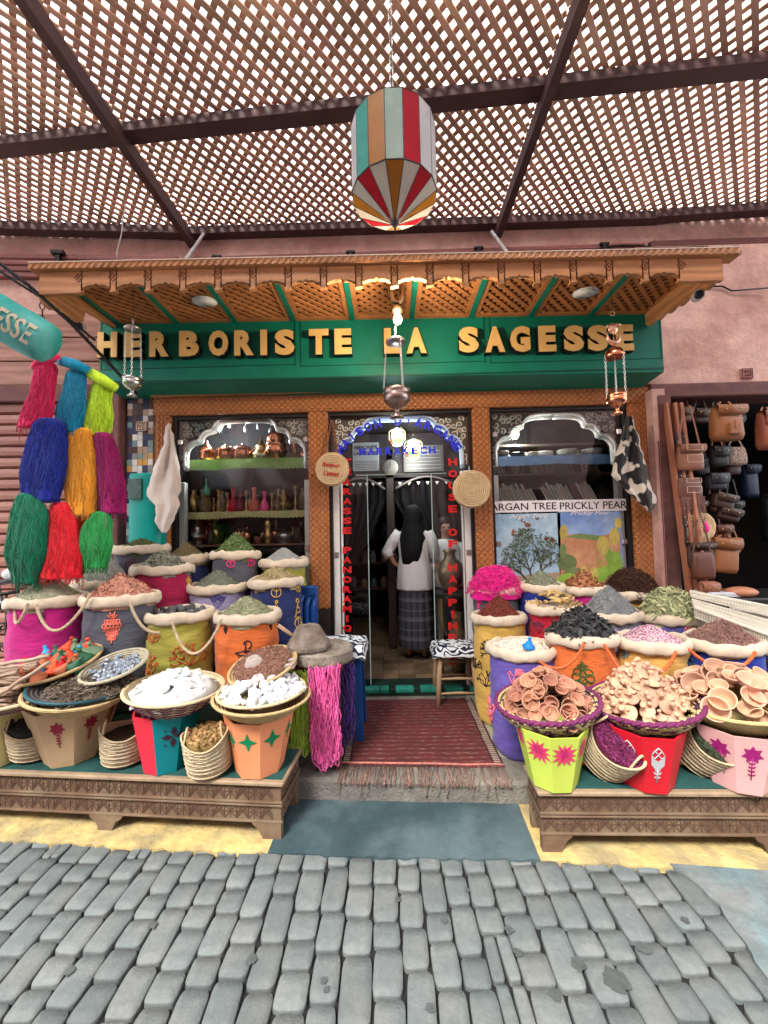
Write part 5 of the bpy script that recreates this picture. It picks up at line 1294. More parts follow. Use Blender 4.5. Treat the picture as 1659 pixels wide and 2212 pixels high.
# silver stones
stn = M('silvery grey stone', (1, 1, 1), .25, .2, 20, spec=.9, cols=[(.10, .12, .15), (.55, .6, .66), (.22, .26, .32), (.04, .045, .06), (.35, .4, .47)])
pr = []
for q in range(3):
    mb = MB(); mb.ellipsoid((0, 0, .010), (.017, .014, .012), 6, 4, jit=.2); mb.s = [False] * len(mb.s); pr.append(mb.build('stone', stn, label='shiny grey stone in the small tilted coil tray', cat='stone', group='shiny grey stones in the coil tray', org=(0, 0, 0)))
pile(pr, 70, bt6, bc6, br6 * .74, .02, '', 'topmost shiny grey stone in the small tilted coil tray', tilt=.6, z0=-.035)
# brown nuts: too many and small to be told apart
heap('brown_nuts', (0, 0, 0), br7 * .84, .015, 'bean', .011, 620, hm('brown nut', (.22, .11, .08), .45), 'brown nuts covering the tilted straw tray in front of the orange sack', 'nuts', shape=2)
o = bpy.data.objects['brown_nuts']; o.matrix_world = Matrix.Translation(bc7) @ bt7.rotation_euler.to_matrix().to_4x4() @ Matrix.Translation((0, 0, -.030))
gst = M('grey carved stone', (.36, .31, .28), .9, .18, 14, .7, 40)
g = thing('oil_grinder', tuple(inb(bt7, bc7, (-.03, -.02, -.022))), 'small pale stone oil grinder with a spout lying on the brown nuts', 'grinder'); g.rotation_euler = (.26, -.15, -.1); g.scale = (1.45, 1.45, 1.35); ORG[g.name] = (0, 0, 0)
mb = MB(); mb.lathe([(.001, 0), (.055, 0), (.064, .006), (.064, .014), (.056, .018), (.001, .014)], 24); mb.box(.03, .15, -.024, -.010, .002, .022); mb.box(.03, .15, .010, .024, .002, .022); mb.box(.03, .152, -.02, .02, 0, .008); mb.build('base', gst, g)
mb = MB(); mb.lathe([(.040, .016), (.042, .022), (.036, .04), (.024, .062), (.018, .066), (.009, .066), (.007, .055), (.001, .05)], 20, (-.005, 0, 0)); mb.build('top_stone', gst, g)
# miniature tagines
random.seed(33)
colsT = [('orange red', (.62, .07, .02)), ('dark green', (.02, .10, .05)), ('sky blue', (.02, .28, .55)), ('terracotta', (.36, .10, .04)), ('red', (.50, .01, .02)), ('sage green', (.14, .22, .13))]
protos = {}
seq = [1, 0, 3, 0, 3, 4, 5, 2, 1, 4, 0, 2, 0, 3, 1, 3, 5, 4, 3, 5, 0, 1, 2, 3, 0, 4, 1, 0, 3, 5]
k = 0
for i, ci in enumerate(seq):
    nm, col_ = colsT[ci]
    if ci not in protos: o = cone_pot('miniature_tagine', M(nm + ' painted clay', col_, .6, .1), 'miniature %s tagine on the tilted tray at the left' % nm, 'miniature %s tagines' % nm, 1.3); protos[ci] = o
    else: o = copy_tree(protos[ci])
    tt = sqrt((i + .5) / len(seq)) * .86; a = i * 2.4; p = inb(bt5, bc5, (br5 * tt * cos(a), br5 * tt * sin(a), bsurf(bt5, br5 * tt) + .03 * (1 - tt) + .004))
    place(o, p, (uni(-.5, .5), uni(-.5, .5) - .15, uni(0, 6)))
# cinnamon sticks
cin = M('cinnamon bark', (.34, .24, .18), .9, .25, 14, .7, 70, orv=.35, stretch=(1, 4, 4))
random.seed(34); pr = []
for q in range(3):
    mb = MB(); l = .135; P = [(-l + 2 * l * i / 8, .006 * sin(i + q), .003 * cos(i * 1.7)) for i in range(9)]
    mb.tube([(x, y + .006, z) for x, y, z in P], .008, 7); mb.tube([(x, y - .006, z + .001) for x, y, z in P], .0085, 7); mb.tube([(x, y, z - .003) for x, y, z in P], .007, 6); pr.append(mb.build('cinnamon_stick', cin, label='thick rolled cinnamon stick in the stack at the left edge', cat='cinnamon', group='cinnamon sticks stacked at the left edge', org=(0, 0, 0)))
for i in range(34):
    o = pr[i] if i < 3 else pr[i % 3].copy()
    if i >= 3: S.collection.objects.link(o)
    ly = i // 5; p = V((bc0.x - .05 + uni(-.03, .03), bc0.y - .08 + (i % 5) * .04 + uni(-.008, .008), bc0.z - .03 + ly * .026)); place(o, p, (uni(0, 3), uni(-.04, .04) - .02, uni(-.12, .12)))
for (pa, pb, lb) in (((-10, 1505), (105, 1432), 'loose cinnamon stick lying slanted on top of the stack'), ((-30, 1440), (105, 1418), 'cinnamon stick lying flat on top of the stack behind the slanted one')):
    o = pr[0].copy(); S.collection.objects.link(o); a_, b_ = at(*pa, 1.93), at(*pb, 2.0); o.location = (a_ + b_) / 2; o.rotation_euler = (b_ - a_).to_track_quat('X', 'Z').to_euler(); o.scale = (.95, 1, 1); o['label'] = lb
# ================================================================ soft palm baskets with two loop handles
palm = M('woven palm leaf', (.50, .41, .27), .9, .2, 22, 0, wave=(30, 'Z', 3, .4), bd=.006)
palmd = M('palm leaf edge', (.46, .37, .23), .9, .2, 22, .6, 90)
def tub(px, pyb, wpx, hpx, yaw, lean, label, cont=None, Yo=0, dep=.75, roll=0):
    f = gz(px, pyb, .285); a_ = wpx / 2 * (f.y + .1) / F; H_ = hpx * (f.y + .1) / F
    c = V((f.x, f.y + a_ * dep * .7 + Yo, .285)); c.x = at(px, pyb, c.y).x
    t = thing('palm_basket', tuple(c), label, 'basket', 'soft palm baskets on the benches'); t.rotation_euler = (Matrix.Rotation(lean, 3, 'X') @ Matrix.Rotation(roll, 3, 'Y') @ Matrix.Rotation(yaw, 3, 'Z')).to_euler(); c.z += a_ * (abs(sin(lean)) * (dep + (1 - dep) * abs(sin(yaw))) * .55 + abs(sin(roll)) * .4); t.location = c; ORG[t.name] = (0, 0, 0)
    n = 40; mb = MB(); vs = []; fs = []; prof = [(.62, 0), (.82, .02), (.93, .12), (1.0, .35), (1.02, .7), (1.0, 1.0)]
    def pt(k, z, a, inn=0):
        dip = 1 - .22 * (cos(2 * a) * .5 + .5) * 0 + .16 * (sin(a) ** 2 * -1) + .0
        zz_ = H_ * z * (1 - .22 * z * sin(a) ** 2) if True else 0
        return V((a_ * (k - inn) * cos(a), a_ * dep * (k - inn) * sin(a), zz_ + .002 * nz(a * 3, z * 8, px)))
    for (k, z) in prof:
        for j in range(n): vs.append(pt(k, z, 2 * pi * j / n))
    for (k, z) in reversed(prof):
        for j in range(n): vs.append(pt(k, max(z, .05), 2 * pi * j / n, .05))
    m_ = len(prof) * 2
    for i in range(m_ - 1):
        for j in range(n): fs.append((i * n + j, i * n + (j + 1) % n, i * n + n + (j + 1) % n, i * n + n + j))
    fs += [tuple(range(n - 1, -1, -1)), tuple((m_ - 1) * n + j for j in range(n))]
    mb.add(vs, fs, 0, True); b = mb.build('tub', palm, t)
    mb = MB()
    mb.tube([pt(1.0, 1.0, 2 * pi * j / n) for j in range(n)], .005, 5, closed=True)
    mb.build('edge', palmd, t)
    e = MB()
    for i in range(1, 8):
        z = i / 8; k = 1.005 if z > .3 else .95 + .05 * z / .3
        e.tube([pt(k + .0, z, 2 * pi * j / n) for j in range(n)], .0035, 4, closed=True)
    e.build('plait_ridges', palm, b)
    for s_ in (-1, 1):
        h = MB(); a0 = 0 if s_ > 0 else pi
        p0, p1 = pt(.97, .95, a0 - .55), pt(.97, .95, a0 + .55); P = []
        for i in range(13):
            q = i / 12; P.append(p0.lerp(p1, q) + V((s_ * -.012 * sin(pi * q), 0, .06 * sin(pi * q))))
        h.tube(P, .0055, 6); h.build('loop_handle', palmd, t)
    if cont:
        kind, sz, cnt, m, lab, cat, lev = cont
        heap(kind[1], (0, 0, 0), a_ * .9, .012, kind[0], sz, cnt, m, lab, cat, shape=2, sy=dep)
        o = bpy.data.objects[kind[1]]; o.matrix_world = Matrix.Translation(c) @ t.rotation_euler.to_matrix().to_4x4() @ Matrix.Translation((0, 0, H_ * lev))
    return t
tub(80, 1648, 90, 82, .35, .30, 'palm basket leaning between the pale yellow and beige stands, filled with dark moss', (('gran', 'dark_moss'), .009, 900, hm('dark moss', (.035, .035, .035), .5), 'dark mossy lumps in the palm basket beside the beige stand', 'moss', .72), roll=.12)
tub(272, 1660, 86, 84, .45, .22, 'empty looking palm basket between the beige and teal stands', (('gran', 'dark_seeds'), .008, 700, hm('dark seeds', (.05, .035, .02), .5), 'dark seeds low inside the palm basket beside the teal stand', 'seeds', .45), roll=.1)
tub(455, 1683, 88, 92, .2, .28, 'palm basket of dried figs between the teal and peach stands', (('bean', 'dried_figs'), .022, 130, hm('fig', (.28, .17, .07), .45), 'brown dried figs and stalks in the palm basket beside the peach stand', 'figs', .70))
tub(1292, 1684, 104, 100, -1.1, .75, 'palm basket of purple petals tipped between the lime and red stands', (('leaf', 'purple_petals'), .012, 1400, hm('petal', (.13, .02, .07), .6, .03), 'dark purple petals in the tipped palm basket beside the lime stand', 'petals', .72), Yo=.02, roll=.1)
tub(1492, 1675, 98, 95, -1.1, .75, 'palm basket of dark green leaves tipped between the red and pink stands', (('leaf', 'dark_leaves'), .013, 900, hm('dark leaf', (.05, .06, .035), .5), 'dark green leaves in the tipped palm basket beside the pink stand', 'leaves', .66), Yo=.02, roll=.1)
tub(1672, 1690, 92, 95, -.3, .45, 'palm basket cut by the right edge of the photo beyond the pink stand', (('leaf', 'brown_leaves'), .013, 500, hm('brown leaf', (.12, .06, .03), .5), 'brown leaves in the palm basket at the right edge', 'leaves', .7), Yo=.0)
# ================================================================ hanging stained glass lantern
LC = V((.055, 1.9, 3.175)); LR = .212; NS = 16
lamp = thing('stained_glass_lantern', tuple(LC), 'large many sided stained glass lantern hanging on a chain from the pergola', 'lantern')
def gm(name, col, t=.55): return M(name, col, .3, .1, 14, trl=t, spec=.5)
gw, gr, ga, gt, gp, gc = gm('milk glass', (.72, .68, .62), .45), gm('red glass', (.62, .008, .04)), gm('amber glass', (.55, .24, .03)), gm('turquoise glass', (.12, .55, .50), .6), gm('pale green glass', (.50, .66, .60), .5), gm('clear seedy glass', (.78, .78, .80), .55)
lead = M('dark lead came', (.07, .06, .055), .5, .2, metal=.6)
aa = [-pi / 2 + pi / NS + 2 * pi * i / NS for i in range(NS + 1)]
side = {0: gp, 15: ga, 14: gt, 1: gr, 2: gc, 13: gc, 3: gc, 12: gc}
conec = [ga, gw, gr, gw]
ring = lambda r, z, a: V((LC.x + r * cos(a), LC.y + r * sin(a), LC.z + z))
for i in range(NS):
    a, b = aa[i - 1], aa[i] if i else aa[0]
    a, b = aa[0] + 2 * pi * (i - 1) / NS, aa[0] + 2 * pi * i / NS
    for (r0, z0, r1, z1, m) in ((LR, 0, LR, .34, side.get(i, (gw, gc, gt, gc)[i % 4])), (LR, 0, .012, -.135, conec[(i + 0) % 4])):
        q = [ring(r0, z0, a), ring(r0, z0, b), ring(r1, z1, b), ring(r1, z1, a)]; ctr = sum(q, V()) / 4; n_ = (q[1] - q[0]).cross(q[3] - q[0]).normalized() * .0015
        mb = MB(); mb.add([p - n_ for p in q] + [p + n_ for p in q], [(0, 1, 2, 3), (7, 6, 5, 4), (0, 4, 5, 1), (1, 5, 6, 2), (2, 6, 7, 3), (3, 7, 4, 0)]); mb.build('glass_panel', m, lamp)
for nm, f in (('lead_frame', None),):
    mb = MB()
    for i in range(NS):
        a = aa[0] + 2 * pi * i / NS; b = aa[0] + 2 * pi * (i + 1) / NS
        mb.tube([ring(LR, .34, a), ring(LR, 0, a), ring(.01, -.137, a)], .0028, 5); mb.tube([ring(LR, 0, a), ring(LR, 0, b)], .0035, 5); mb.tube([ring(LR, .34, a), ring(LR, .34, b)], .003, 5)
        mb.tube([ring(LR, .34, a), ring(.02, .45, a)], .003, 5)
    mb.build(nm, lead, lamp)
mb = MB(); mb.lathe([(.001, -.175), (.006, -.165), (.004, -.155), (.012, -.145), (.02, -.135), (.018, -.128)], 12, tuple(LC)); mb.lathe([(.03, .44), (.02, .46), (.006, .47), (.006, .49)], 12, tuple(LC)); mb.build('finial', lead, lamp)
def chain(mb, a, b, r=.0022, link=.022, w_=.006):
    a = V(a); b = V(b); L = (b - a).length; n = max(2, int(L / (link * .78))); d = (b - a) / L; u = d.orthogonal().normalized(); v = d.cross(u)
    for i in range(n):
        c = a + (b - a) * (i + .5) / n; s_ = u if i % 2 else v
        mb.tube([c + d * (link * .5) * cos(t) + s_ * w_ * sin(t) for t in [2 * pi * k / 8 for k in range(8)]], r, 4, closed=True)
chm = M('silver chain', (.6, .6, .58), .35, .1, metal=.9)
mb = MB(); chain(mb, ring(0, .48, 0), (LC.x, LC.y, PZ + .15), .003, .05, .012); mb.build('chain', chm, lamp)
# ================================================================ hanging censers
def censer(px, ytop, ylid, ybowl, Y, m_lid, m_bowl, label, rl=.045, rb=.052, orn=False, lidstyle=0, up=None, foot=1.0):
    p = at(px, ybowl, Y); pl = at(px, ylid, Y); pt = at(px, ytop, Y); c = V((p.x, Y, 0)); zb, zl, zt = p.z, pl.z, pt.z
    t = thing('hanging_censer', (c.x, Y, zt), label, 'incense burner', 'hanging incense burners')
    mb = MB(); s_ = rb / .05
    mb.lathe([(.001, -.085), (.026, -.085), (.027, -.081), (.012, -.066), (.008, -.055), (.014, -.046), (.034, -.036), (.049, -.018), (.051, .002), (.048, .006), (.051, .012), (.053, .024), (.049, .024), (.044, -.01), (.001, -.03)], 24, (c.x, c.y, zb), mat=Matrix.Scale(s_, 3)); mb.build('bowl', m_bowl, t)
    mb = MB()
    if lidstyle == 0: mb.lathe([(rl, -.004), (rl + .003, 0), (rl, .014), (rl * .85, .018), (.001, .02)], 24, (c.x, c.y, zl)); mb.lathe([(.004, .018), (.004, .05), (.007, .055), (.001, .06)], 8, (c.x, c.y, zl))
    else: mb.lathe([(rl, -.02), (rl + .002, -.016), (rl, 0), (rl * .8, .028), (rl * .45, .044), (.006, .052), (.004, .065), (.001, .066)], 24, (c.x, c.y, zl))
    mb.build('lid', m_lid, t)
    for k in range(3):
        a = -pi / 2 + .5 + k * 2.094; mb = MB(); chain(mb, (c.x + rl * .97 * cos(a), c.y + rl * .97 * sin(a), zl - .003), (c.x + rb * cos(a), c.y + rb * sin(a), zb + .02), .0018, .02, .005); mb.build('chain', chm, t)
    mb = MB()
    if orn:
        z = (zt + zl) / 2 + .01
        fl = [(.05 * cos(a) * (1 + .25 * sin(3 * a)), z - .02 + .055 * sin(a)) for a in [radians(-60 + 300 * i / 15) for i in range(16)]]
        mb.tube([(c.x + x, c.y, z_) for x, z_ in [( .042 * cos(a), z - .03 + .05 * sin(a)) for a in [radians(-210 + 240 * i / 14) for i in range(15)]]], [.004 + .012 * sin(pi * i / 14) for i in range(15)], 6)
        mb.ellipsoid((c.x, c.y, z + .02), (.035, .012, .038), 10, 7); mb.ellipsoid((c.x - .03, c.y, z + .035), (.02, .008, .014), 8, 5); mb.ellipsoid((c.x + .035, c.y, z + .045), (.022, .008, .012), 8, 5); mb.ellipsoid((c.x, c.y - .01, z - .01), (.014, .008, .02), 6, 5)
        mb.tube([(c.x, c.y, z - .1), (c.x, c.y, z - .02)], .004, 5)
        for zz_ in (zt - .015, zl + .075): mb.tube([(c.x + .016 * cos(k * pi / 5), c.y, zz_ + .016 * sin(k * pi / 5)) for k in range(10)], .0025, 4, closed=True)
        mb.build('cast_ornament', M('pink brass', (.72, .42, .28), .3, .15, metal=.8), t)
    else:
        chain(mb, (c.x, c.y, zl + .05), (c.x, c.y, zt), .0022, .024, .006); mb.build('hook', chm, t)
    if up: w_ = MB(); w_.tube([(c.x, c.y, zt - .005), (c.x, c.y, up)], .0015, 4); w_.build('wire', black, t)
    return t
censer(286, 690, 712, 826, 2.62, tin, tin, 'silver incense burner hanging at the left in front of the letter E', rl=.052, rb=.058, up=3.24)
censer(857, 705, 740, 856, 2.5, tin, M('dull bronze', (.34, .25, .22), .35, .2, metal=1), 'large bronze incense burner hanging below the lit lamp over the door', rl=.062, rb=.085, up=None)
censer(1332, 672, 766, 862, 2.62, copper, copper, 'copper incense burner with a pinkish cast ornament hanging at the right of the sign', rl=.062, rb=.062, orn=True, lidstyle=1, up=3.24)
# ornate bracket lamp above the middle censer, lit
p = at(857, 650, 2.5)
t = thing('bracket_lamp', (p.x, 2.5, 3.2), 'dark ornate hanging lamp with a lit bulb in the middle of the canopy', 'lamp')
mb = MB(); c = p
mb.tube([(c.x - .01, 2.5, 3.23), (c.x - .035, 2.49, 3.17), (c.x - .04, 2.49, 3.08), (c.x - .02, 2.49, 3.0), (c.x + .012, 2.49, 2.97), (c.x + .04, 2.49, 3.02), (c.x + .045, 2.49, 3.09), (c.x + .01, 2.49, 3.13), (c.x - .01, 2.49, 3.08)], [.012, .016, .016, .018, .02, .016, .012, .010, .006], 8)
mb.lathe([(.012, 0), (.04, -.02), (.036, -.05), (.02, -.06)], 14, (c.x, 2.5, 2.975)); mb.build('scroll_bracket', M('dark bronze', (.12, .08, .05), .35, .3, metal=.9), t)
mb = MB(); q = at(859, 690, 2.5); mb.ellipsoid((q.x, 2.5, q.z), (.028, .028, .033), 14, 10); mb.build('bulb', bulbw, t)
ld = bpy.data.lights.new('canopy_bulb', 'POINT'); ld.energy = 14; ld.color = (1, .82, .55); ld.shadow_soft_size = .035
lo = bpy.data.objects.new('canopy_bulb', ld); S.collection.objects.link(lo); lo.location = (q.x, 2.455, q.z)
# oval ceiling lamps
for px, py, lb in ((442, 653, 'white oval lamp disc under the canopy at the left'), (1265, 634, 'white oval lamp disc under the canopy at the right')):
    p = at(px, py, 2.78); t = thing('canopy_light', (p.x, 2.78, p.z), lb, 'ceiling light', 'white disc lights under the canopy')
    mb = MB(); mb.lathe([(.085, 0), (.09, .004), (.085, .01), (.001, .011)], 28, (p.x, 2.78, p.z), sy=.8); mb.lathe([(.001, -.001), (.085, 0)], 28, (p.x, 2.78, p.z), sy=.8); mb.build('disc', M('white diffuser', (.72, .74, .74), .4, .06), t)
    mb = MB()
    for k in range(5): mb.ellipsoid((p.x - .02 + k * .012, 2.78 + uni(-.02, .02), p.z - .002), (.003, .003, .002), 6, 4)
    mb.tube([(p.x, 2.78, p.z + .01), (p.x, 2.78, 3.24)], .012, 8); mb.build('fitting', tin, t)
# cameras at both ends
for px, py, Y, lb, sx in ((172, 705, 2.75, 'white security camera under the left end of the canopy', 1), (1508, 638, 2.55, 'grey security camera under the right end of the canopy', -1)):
    p = at(px, py, Y); t = thing('security_camera', tuple(p), lb, 'camera', 'security cameras'); d = V((sx * .5, -.75, -.35)).normalized()
    mb = MB(); mb.tube([p - d * .10, p - d * .09, p + d * .05, p + d * .055], [.02, .034, .034, .03], 14); mb.build('housing', M('camera housing', (.35, .35, .36), .4, .2), t)
    mb = MB(); mb.tube([p + d * .056, p + d * .06], [.027, .024], 12); mb.build('lens', black, t)
    mb = MB(); mb.tube([p - d * .05, p - d * .05 + V((-sx * .02, .02, .06)), (p.x - sx * .04, p.y + .05, p.z + .14)], .009, 6); mb.build('bracket', black, t)
# ================================================================ yarn on the left
def skein(name, pts, wd, col, label, Y=2.5, tail=0, fold=3.0, fuzz=60, knot=None, dp=.55):
    """pts: centre line in the picture from top to bottom, wd: widths in picture pixels"""
    m = M('yarn ' + name, col, .92, .2, 30, .6, 120, stretch=(1, 1, .08), sheen=.15, bd=.004, isl=.3)
    P = [at(x, y, Y) for x, y in pts]; W_ = [w_ * Y / F / 2 for w_ in wd]; n = 44; mb = MB(); vs = []; fs = []; nr = 30; sd = uni(0, 50)
    def smp(t):
        k = t * (len(P) - 1); i = min(int(k), len(P) - 2); f = k - i; f2 = f * f * (3 - 2 * f); return P[i].lerp(P[i + 1], f), W_[i] + (W_[i + 1] - W_[i]) * f2
    def pt(t, a, o=0):
        c, r = smp(t); tw = t * .7
        e = 1 + .13 * sin(a * 3 + sd + tw * 2) * .8 + .10 * nz(cos(a + tw) * fold, sin(a + tw) * fold, t * 1.2 + sd) + .06 * nz(cos(a + tw) * 9, sin(a + tw) * 9, t * 1.5 + sd)
        end = min(1, (t + .02) * 14) * min(1, (1.04 - t + .02 * sin(a * 7 + sd)) * 22)
        r = r * (e * (.55 + .45 * end)) + o
        return V((c.x + r * cos(a), c.y + r * sin(a) * dp, c.z))
    for i in range(nr + 1):
        for j in range(n): vs.append(pt(i / nr, 2 * pi * j / n))
    for i in range(nr):
        for j in range(n): fs.append((i * n + j, i * n + (j + 1) % n, i * n + n + (j + 1) % n, i * n + n + j))
    fs += [tuple(range(n - 1, -1, -1)), tuple(nr * n + j for j in range(n))]
    mb.add(vs, fs, 0, True)
    t_ = mb.build('yarn_skein', m, label=label, cat='yarn', group='coloured yarn skeins hanging at the left', org=tuple(P[0]))
    e = MB()
    for k in range(fuzz * 6):      # single threads over the surface
        a = uni(0, 2 * pi); t0 = uni(0, .55); t1 = min(1.0, t0 + uni(.25, .6)); Q = []
        for i in range(7):
            t = t0 + (t1 - t0) * i / 6; Q.append(pt(min(t, 1.0), a + uni(-.05, .05) + .15 * sin(i + k), .002 + uni(0, .003)) - V((0, 0, .03 if (i == 6 and t1 > .97) else 0)))
        e.tube(Q, .0019, 3)
    for k in range(fuzz // 2):
        t = uni(.1, .98); a = uni(0, 2 * pi); q = pt(t, a); d = V((cos(a), sin(a) * .5, uni(-.6, .3))); L = uni(.008, .022); e.tube([q, q + d * L * .6 + V((0, 0, .004)), q + d * L + V((uni(-.01, .01), 0, -.008))], .0009, 3)
    for k in range(tail):
        q = pt(uni(.93, 1), uni(0, 2 * pi)); Q = [q]; L = uni(.05, .14)
        for i in range(5): q = q + V((uni(-.012, .012), uni(-.008, .008), -L / 5)); Q.append(q)
        e.tube(Q, .0014, 3)
    if knot:
        x0, y0, x1, y1, r = knot; a, b = at(x0, y0, Y - .02), at(x1, y1, Y - .02)
        e.tube([a, a.lerp(b, .25) + V((0, -.01, .012)), a.lerp(b, .6) + V((0, -.015, .008)), b], [r * .6, r, r * 1.05, r * .75], 12)
    e.build('loose_threads', m, parent=None) if False else None
    o = bpy.data.objects.new('loose_threads', None) if False else None
    ORG[t_.name] = tuple(t_.location); e.build('loose_threads', m, t_)
    return t_
skein('raspberry', [(100, 783), (92, 840), (80, 890), (72, 925)], [44, 46, 62, 62], (.62, .015, .10), 'raspberry red yarn skein hanging highest at the left, next to the blue one', 2.45, tail=6, knot=(70, 795, 128, 770, .022))
skein('cyan', [(166, 800), (163, 840), (157, 890), (152, 935)], [40, 44, 58, 52], (.005, .22, .38), 'cyan blue yarn skein between the raspberry and lime ones', 2.5, knot=(130, 783, 192, 800, .034))
skein('lime', [(225, 820), (215, 860), (208, 905), (205, 945)], [44, 46, 60, 56], (.48, .72, .03), 'bright lime yarn skein with a folded top near the sign board', 2.55, knot=(184, 805, 250, 838, .036))
skein('navy', [(108, 905), (102, 960), (96, 1020), (92, 1085)], [60, 76, 86, 74], (.006, .02, .24), 'dark blue yarn skein hanging below the raspberry one', 2.45, fuzz=90)
skein('saffron', [(175, 925), (178, 980), (178, 1050), (180, 1115)], [42, 52, 62, 56], (.72, .30, .02), 'saffron orange yarn skein in the middle of the bunch', 2.5, fuzz=90)
skein('wine', [(222, 935), (232, 990), (240, 1050), (243, 1110)], [42, 50, 58, 56], (.27, .004, .10), 'wine purple yarn skein hanging below the lime one', 2.52, tail=10)
skein('bottle', [(62, 1065), (68, 1120), (62, 1190), (58, 1260)], [44, 78, 88, 50], (.0, .17, .085), 'bottle green yarn skein hanging lowest at the left', 2.42, tail=16, fuzz=110)
skein('scarlet', [(128, 1085), (135, 1140), (138, 1200), (132, 1250)], [34, 56, 72, 84], (.66, .008, .02), 'scarlet yarn skein hanging between the two green ones', 2.46, tail=8, fuzz=110)
skein('grass', [(220, 1105), (212, 1140), (208, 1180), (204, 1228)], [38, 58, 70, 56], (.02, .32, .07), 'grass green loose yarn skein above the grey lavender cone', 2.5, tail=12, fuzz=110)
skein('coral', [(176, 1115), (172, 1150), (172, 1190), (168, 1225)], [22, 24, 30, 20], (.75, .12, .05), 'thin coral yarn skein half hidden between the scarlet and grass green ones', 2.6, tail=3, fuzz=30)
# cord, and the teal bolt of cloth with part of a name
mb = MB(); rope_tube(mb, [at(-80, 510, 2.2), at(60, 615, 2.35), at(150, 695, 2.5), at(250, 800, 2.8), at(296, 850, 3.02)], .012); mb.build('cord', black, label='black cord running down from the top left to the sign board', cat='cord')
mb = MB(); rope_tube(mb, [at(-80, 535, 2.3), at(100, 650, 2.5), at(205, 735, 2.7)], .009); mb.build('cord', black, label='second thinner black cord just below the first at the top left', cat='cord')
mb = MB(); chain(mb, at(90, 640, 2.5), at(93, 712, 2.5), .004, .05, .013); mb.build('chain_length', black, label='short dark chain hanging from the left end of the canopy', cat='chain')
A = at(-170, 590, 1.95); B = at(92, 738, 2.15); t = thing('awning_roll', tuple(B), 'teal rolled awning with cream letters ESSE at the left edge above the yarn', 'awning')
ax = (B - A).normalized(); R0 = .118
mb = MB(); u_ = ax.cross(V((0, 0, 1))).normalized(); v_ = u_.cross(ax)
def cyl(s, a, r): return A + ax * s + (u_ * cos(a) + v_ * sin(a)) * r
L_ = (B - A).length; vs = []; fs = []; prs = [(0, R0)] + [(L_ * i / 12, R0 * (1 + .02 * sin(i * 2))) for i in range(1, 13)] + [(L_ + .03, R0 * .93), (L_ + .05, R0 * .7), (L_ + .055, .001)]
for s, r in prs:
    for j in range(36): vs.append(cyl(s, 2 * pi * j / 36, r))
for i in range(len(prs) - 1):
    for j in range(36): fs.append((i * 36 + j, i * 36 + (j + 1) % 36, i * 36 + 36 + (j + 1) % 36, i * 36 + 36 + j))
mb.add(vs, fs, 0, True); b = mb.build('cloth_roll', M('faded teal awning', (.035, .33, .31), .75, .2, 6, .3, 50, col2=(.10, .38, .36), mixsc=4), t)
cr_m = M('faded cream lettering', (.52, .48, .36), .8, .2, 12)
vs, fs = text_mesh('SAGESSE', 1, .0, .02); x1 = max(v.x for v in vs); x0_ = min(v.x for v in vs); y0_ = min(v.y for v in vs); y1_ = max(v.y for v in vs)
e = MB(); facing = math.atan2((-ray(60, 715).normalized()).dot(v_), (-ray(60, 715).normalized()).dot(u_))
sg = 1 if u_.cross(v_).dot(ax) > 0 else -1
W_ = .36; H_ = .115
def lp(v, o):
    s = L_ + .005 - W_ + (v.x - x0_) / (x1 - x0_) * W_; h = ((v.y - y0_) / (y1_ - y0_) - .5) * H_
    up_ = 1 if (u_ * -sin(facing) + v_ * cos(facing)).z > 0 else -1
    return cyl(s, facing + up_ * h / R0, R0 * 1.02 + o)
bm = bmesh.new() if False else None
e.add([lp(v, .004) for v in vs], fs); e.build('lettering', cr_m, b)
# ================================================================ hides, hat plates, bag
def hide(outline, Y, m, label, spots=(), bulge=.05, pleats=0):
    """outline: left and right edges from top to bottom in picture pixels"""
    rows = [];
    for (y, xl, xr) in outline: rows.append((y, xl, xr))
    n = 14; mb = MB(); vs = []; fs = []; mats = []; k = len(rows); sub = 4; R2 = []
    for i in range(k - 1):
        for s in range(sub):
            f = s / sub; R2.append(tuple(rows[i][q] + (rows[i + 1][q] - rows[i][q]) * f for q in range(3)))
    R2.append(rows[-1]); sd = uni(0, 9)
    for layer in (0, 1):
        for (y, xl, xr) in R2:
            for j in range(n + 1):
                f = j / n; d = -bulge * sin(pi * f) * .6 - .022 * sin(f * 11 + y * .012) * min(1, abs(xr - xl) / 50) - .02 * nz(f * 3, y * .02, sd)
                vs.append(at(xl + (xr - xl) * f + 5 * nz(y * .06, sd + (f > .5) * 9) * (abs(f - .5) * 2) ** 2, y + 7 * nz(f * 4, sd), Y + d + layer * .006))
    q = len(R2) * (n + 1)
    for i in range(len(R2) - 1):
        for j in range(n):
            a = i * (n + 1) + j; fs.append((a, a + 1, a + n + 2, a + n + 1)); fs.append((q + a, q + a + n + 1, q + a + n + 2, q + a + 1))
    for i in range(len(R2) - 1):
        a = i * (n + 1); fs.append((a, a + n + 1, q + a + n + 1, q + a)); a += n; fs.append((a, q + a, q + a + n + 1, a + n + 1))
    mb.add(vs, fs, 0, True)
    return mb.build('hide', m, label=label, cat='hide')
wh = M('white goat hide', (.66, .58, .52), .95, .08, 12, .6, 90, col2=(.6, .5, .44), mixsc=5, sheen=.3)
hide([(915, 361, 370), (930, 357, 372), (960, 352, 378), (1000, 336, 386), (1040, 322, 392), (1070, 317, 388), (1092, 334, 388), (1120, 336, 376), (1140, 340, 366), (1150, 350, 360)], 3.22, wh, 'white goat hide hanging from the left carved post')
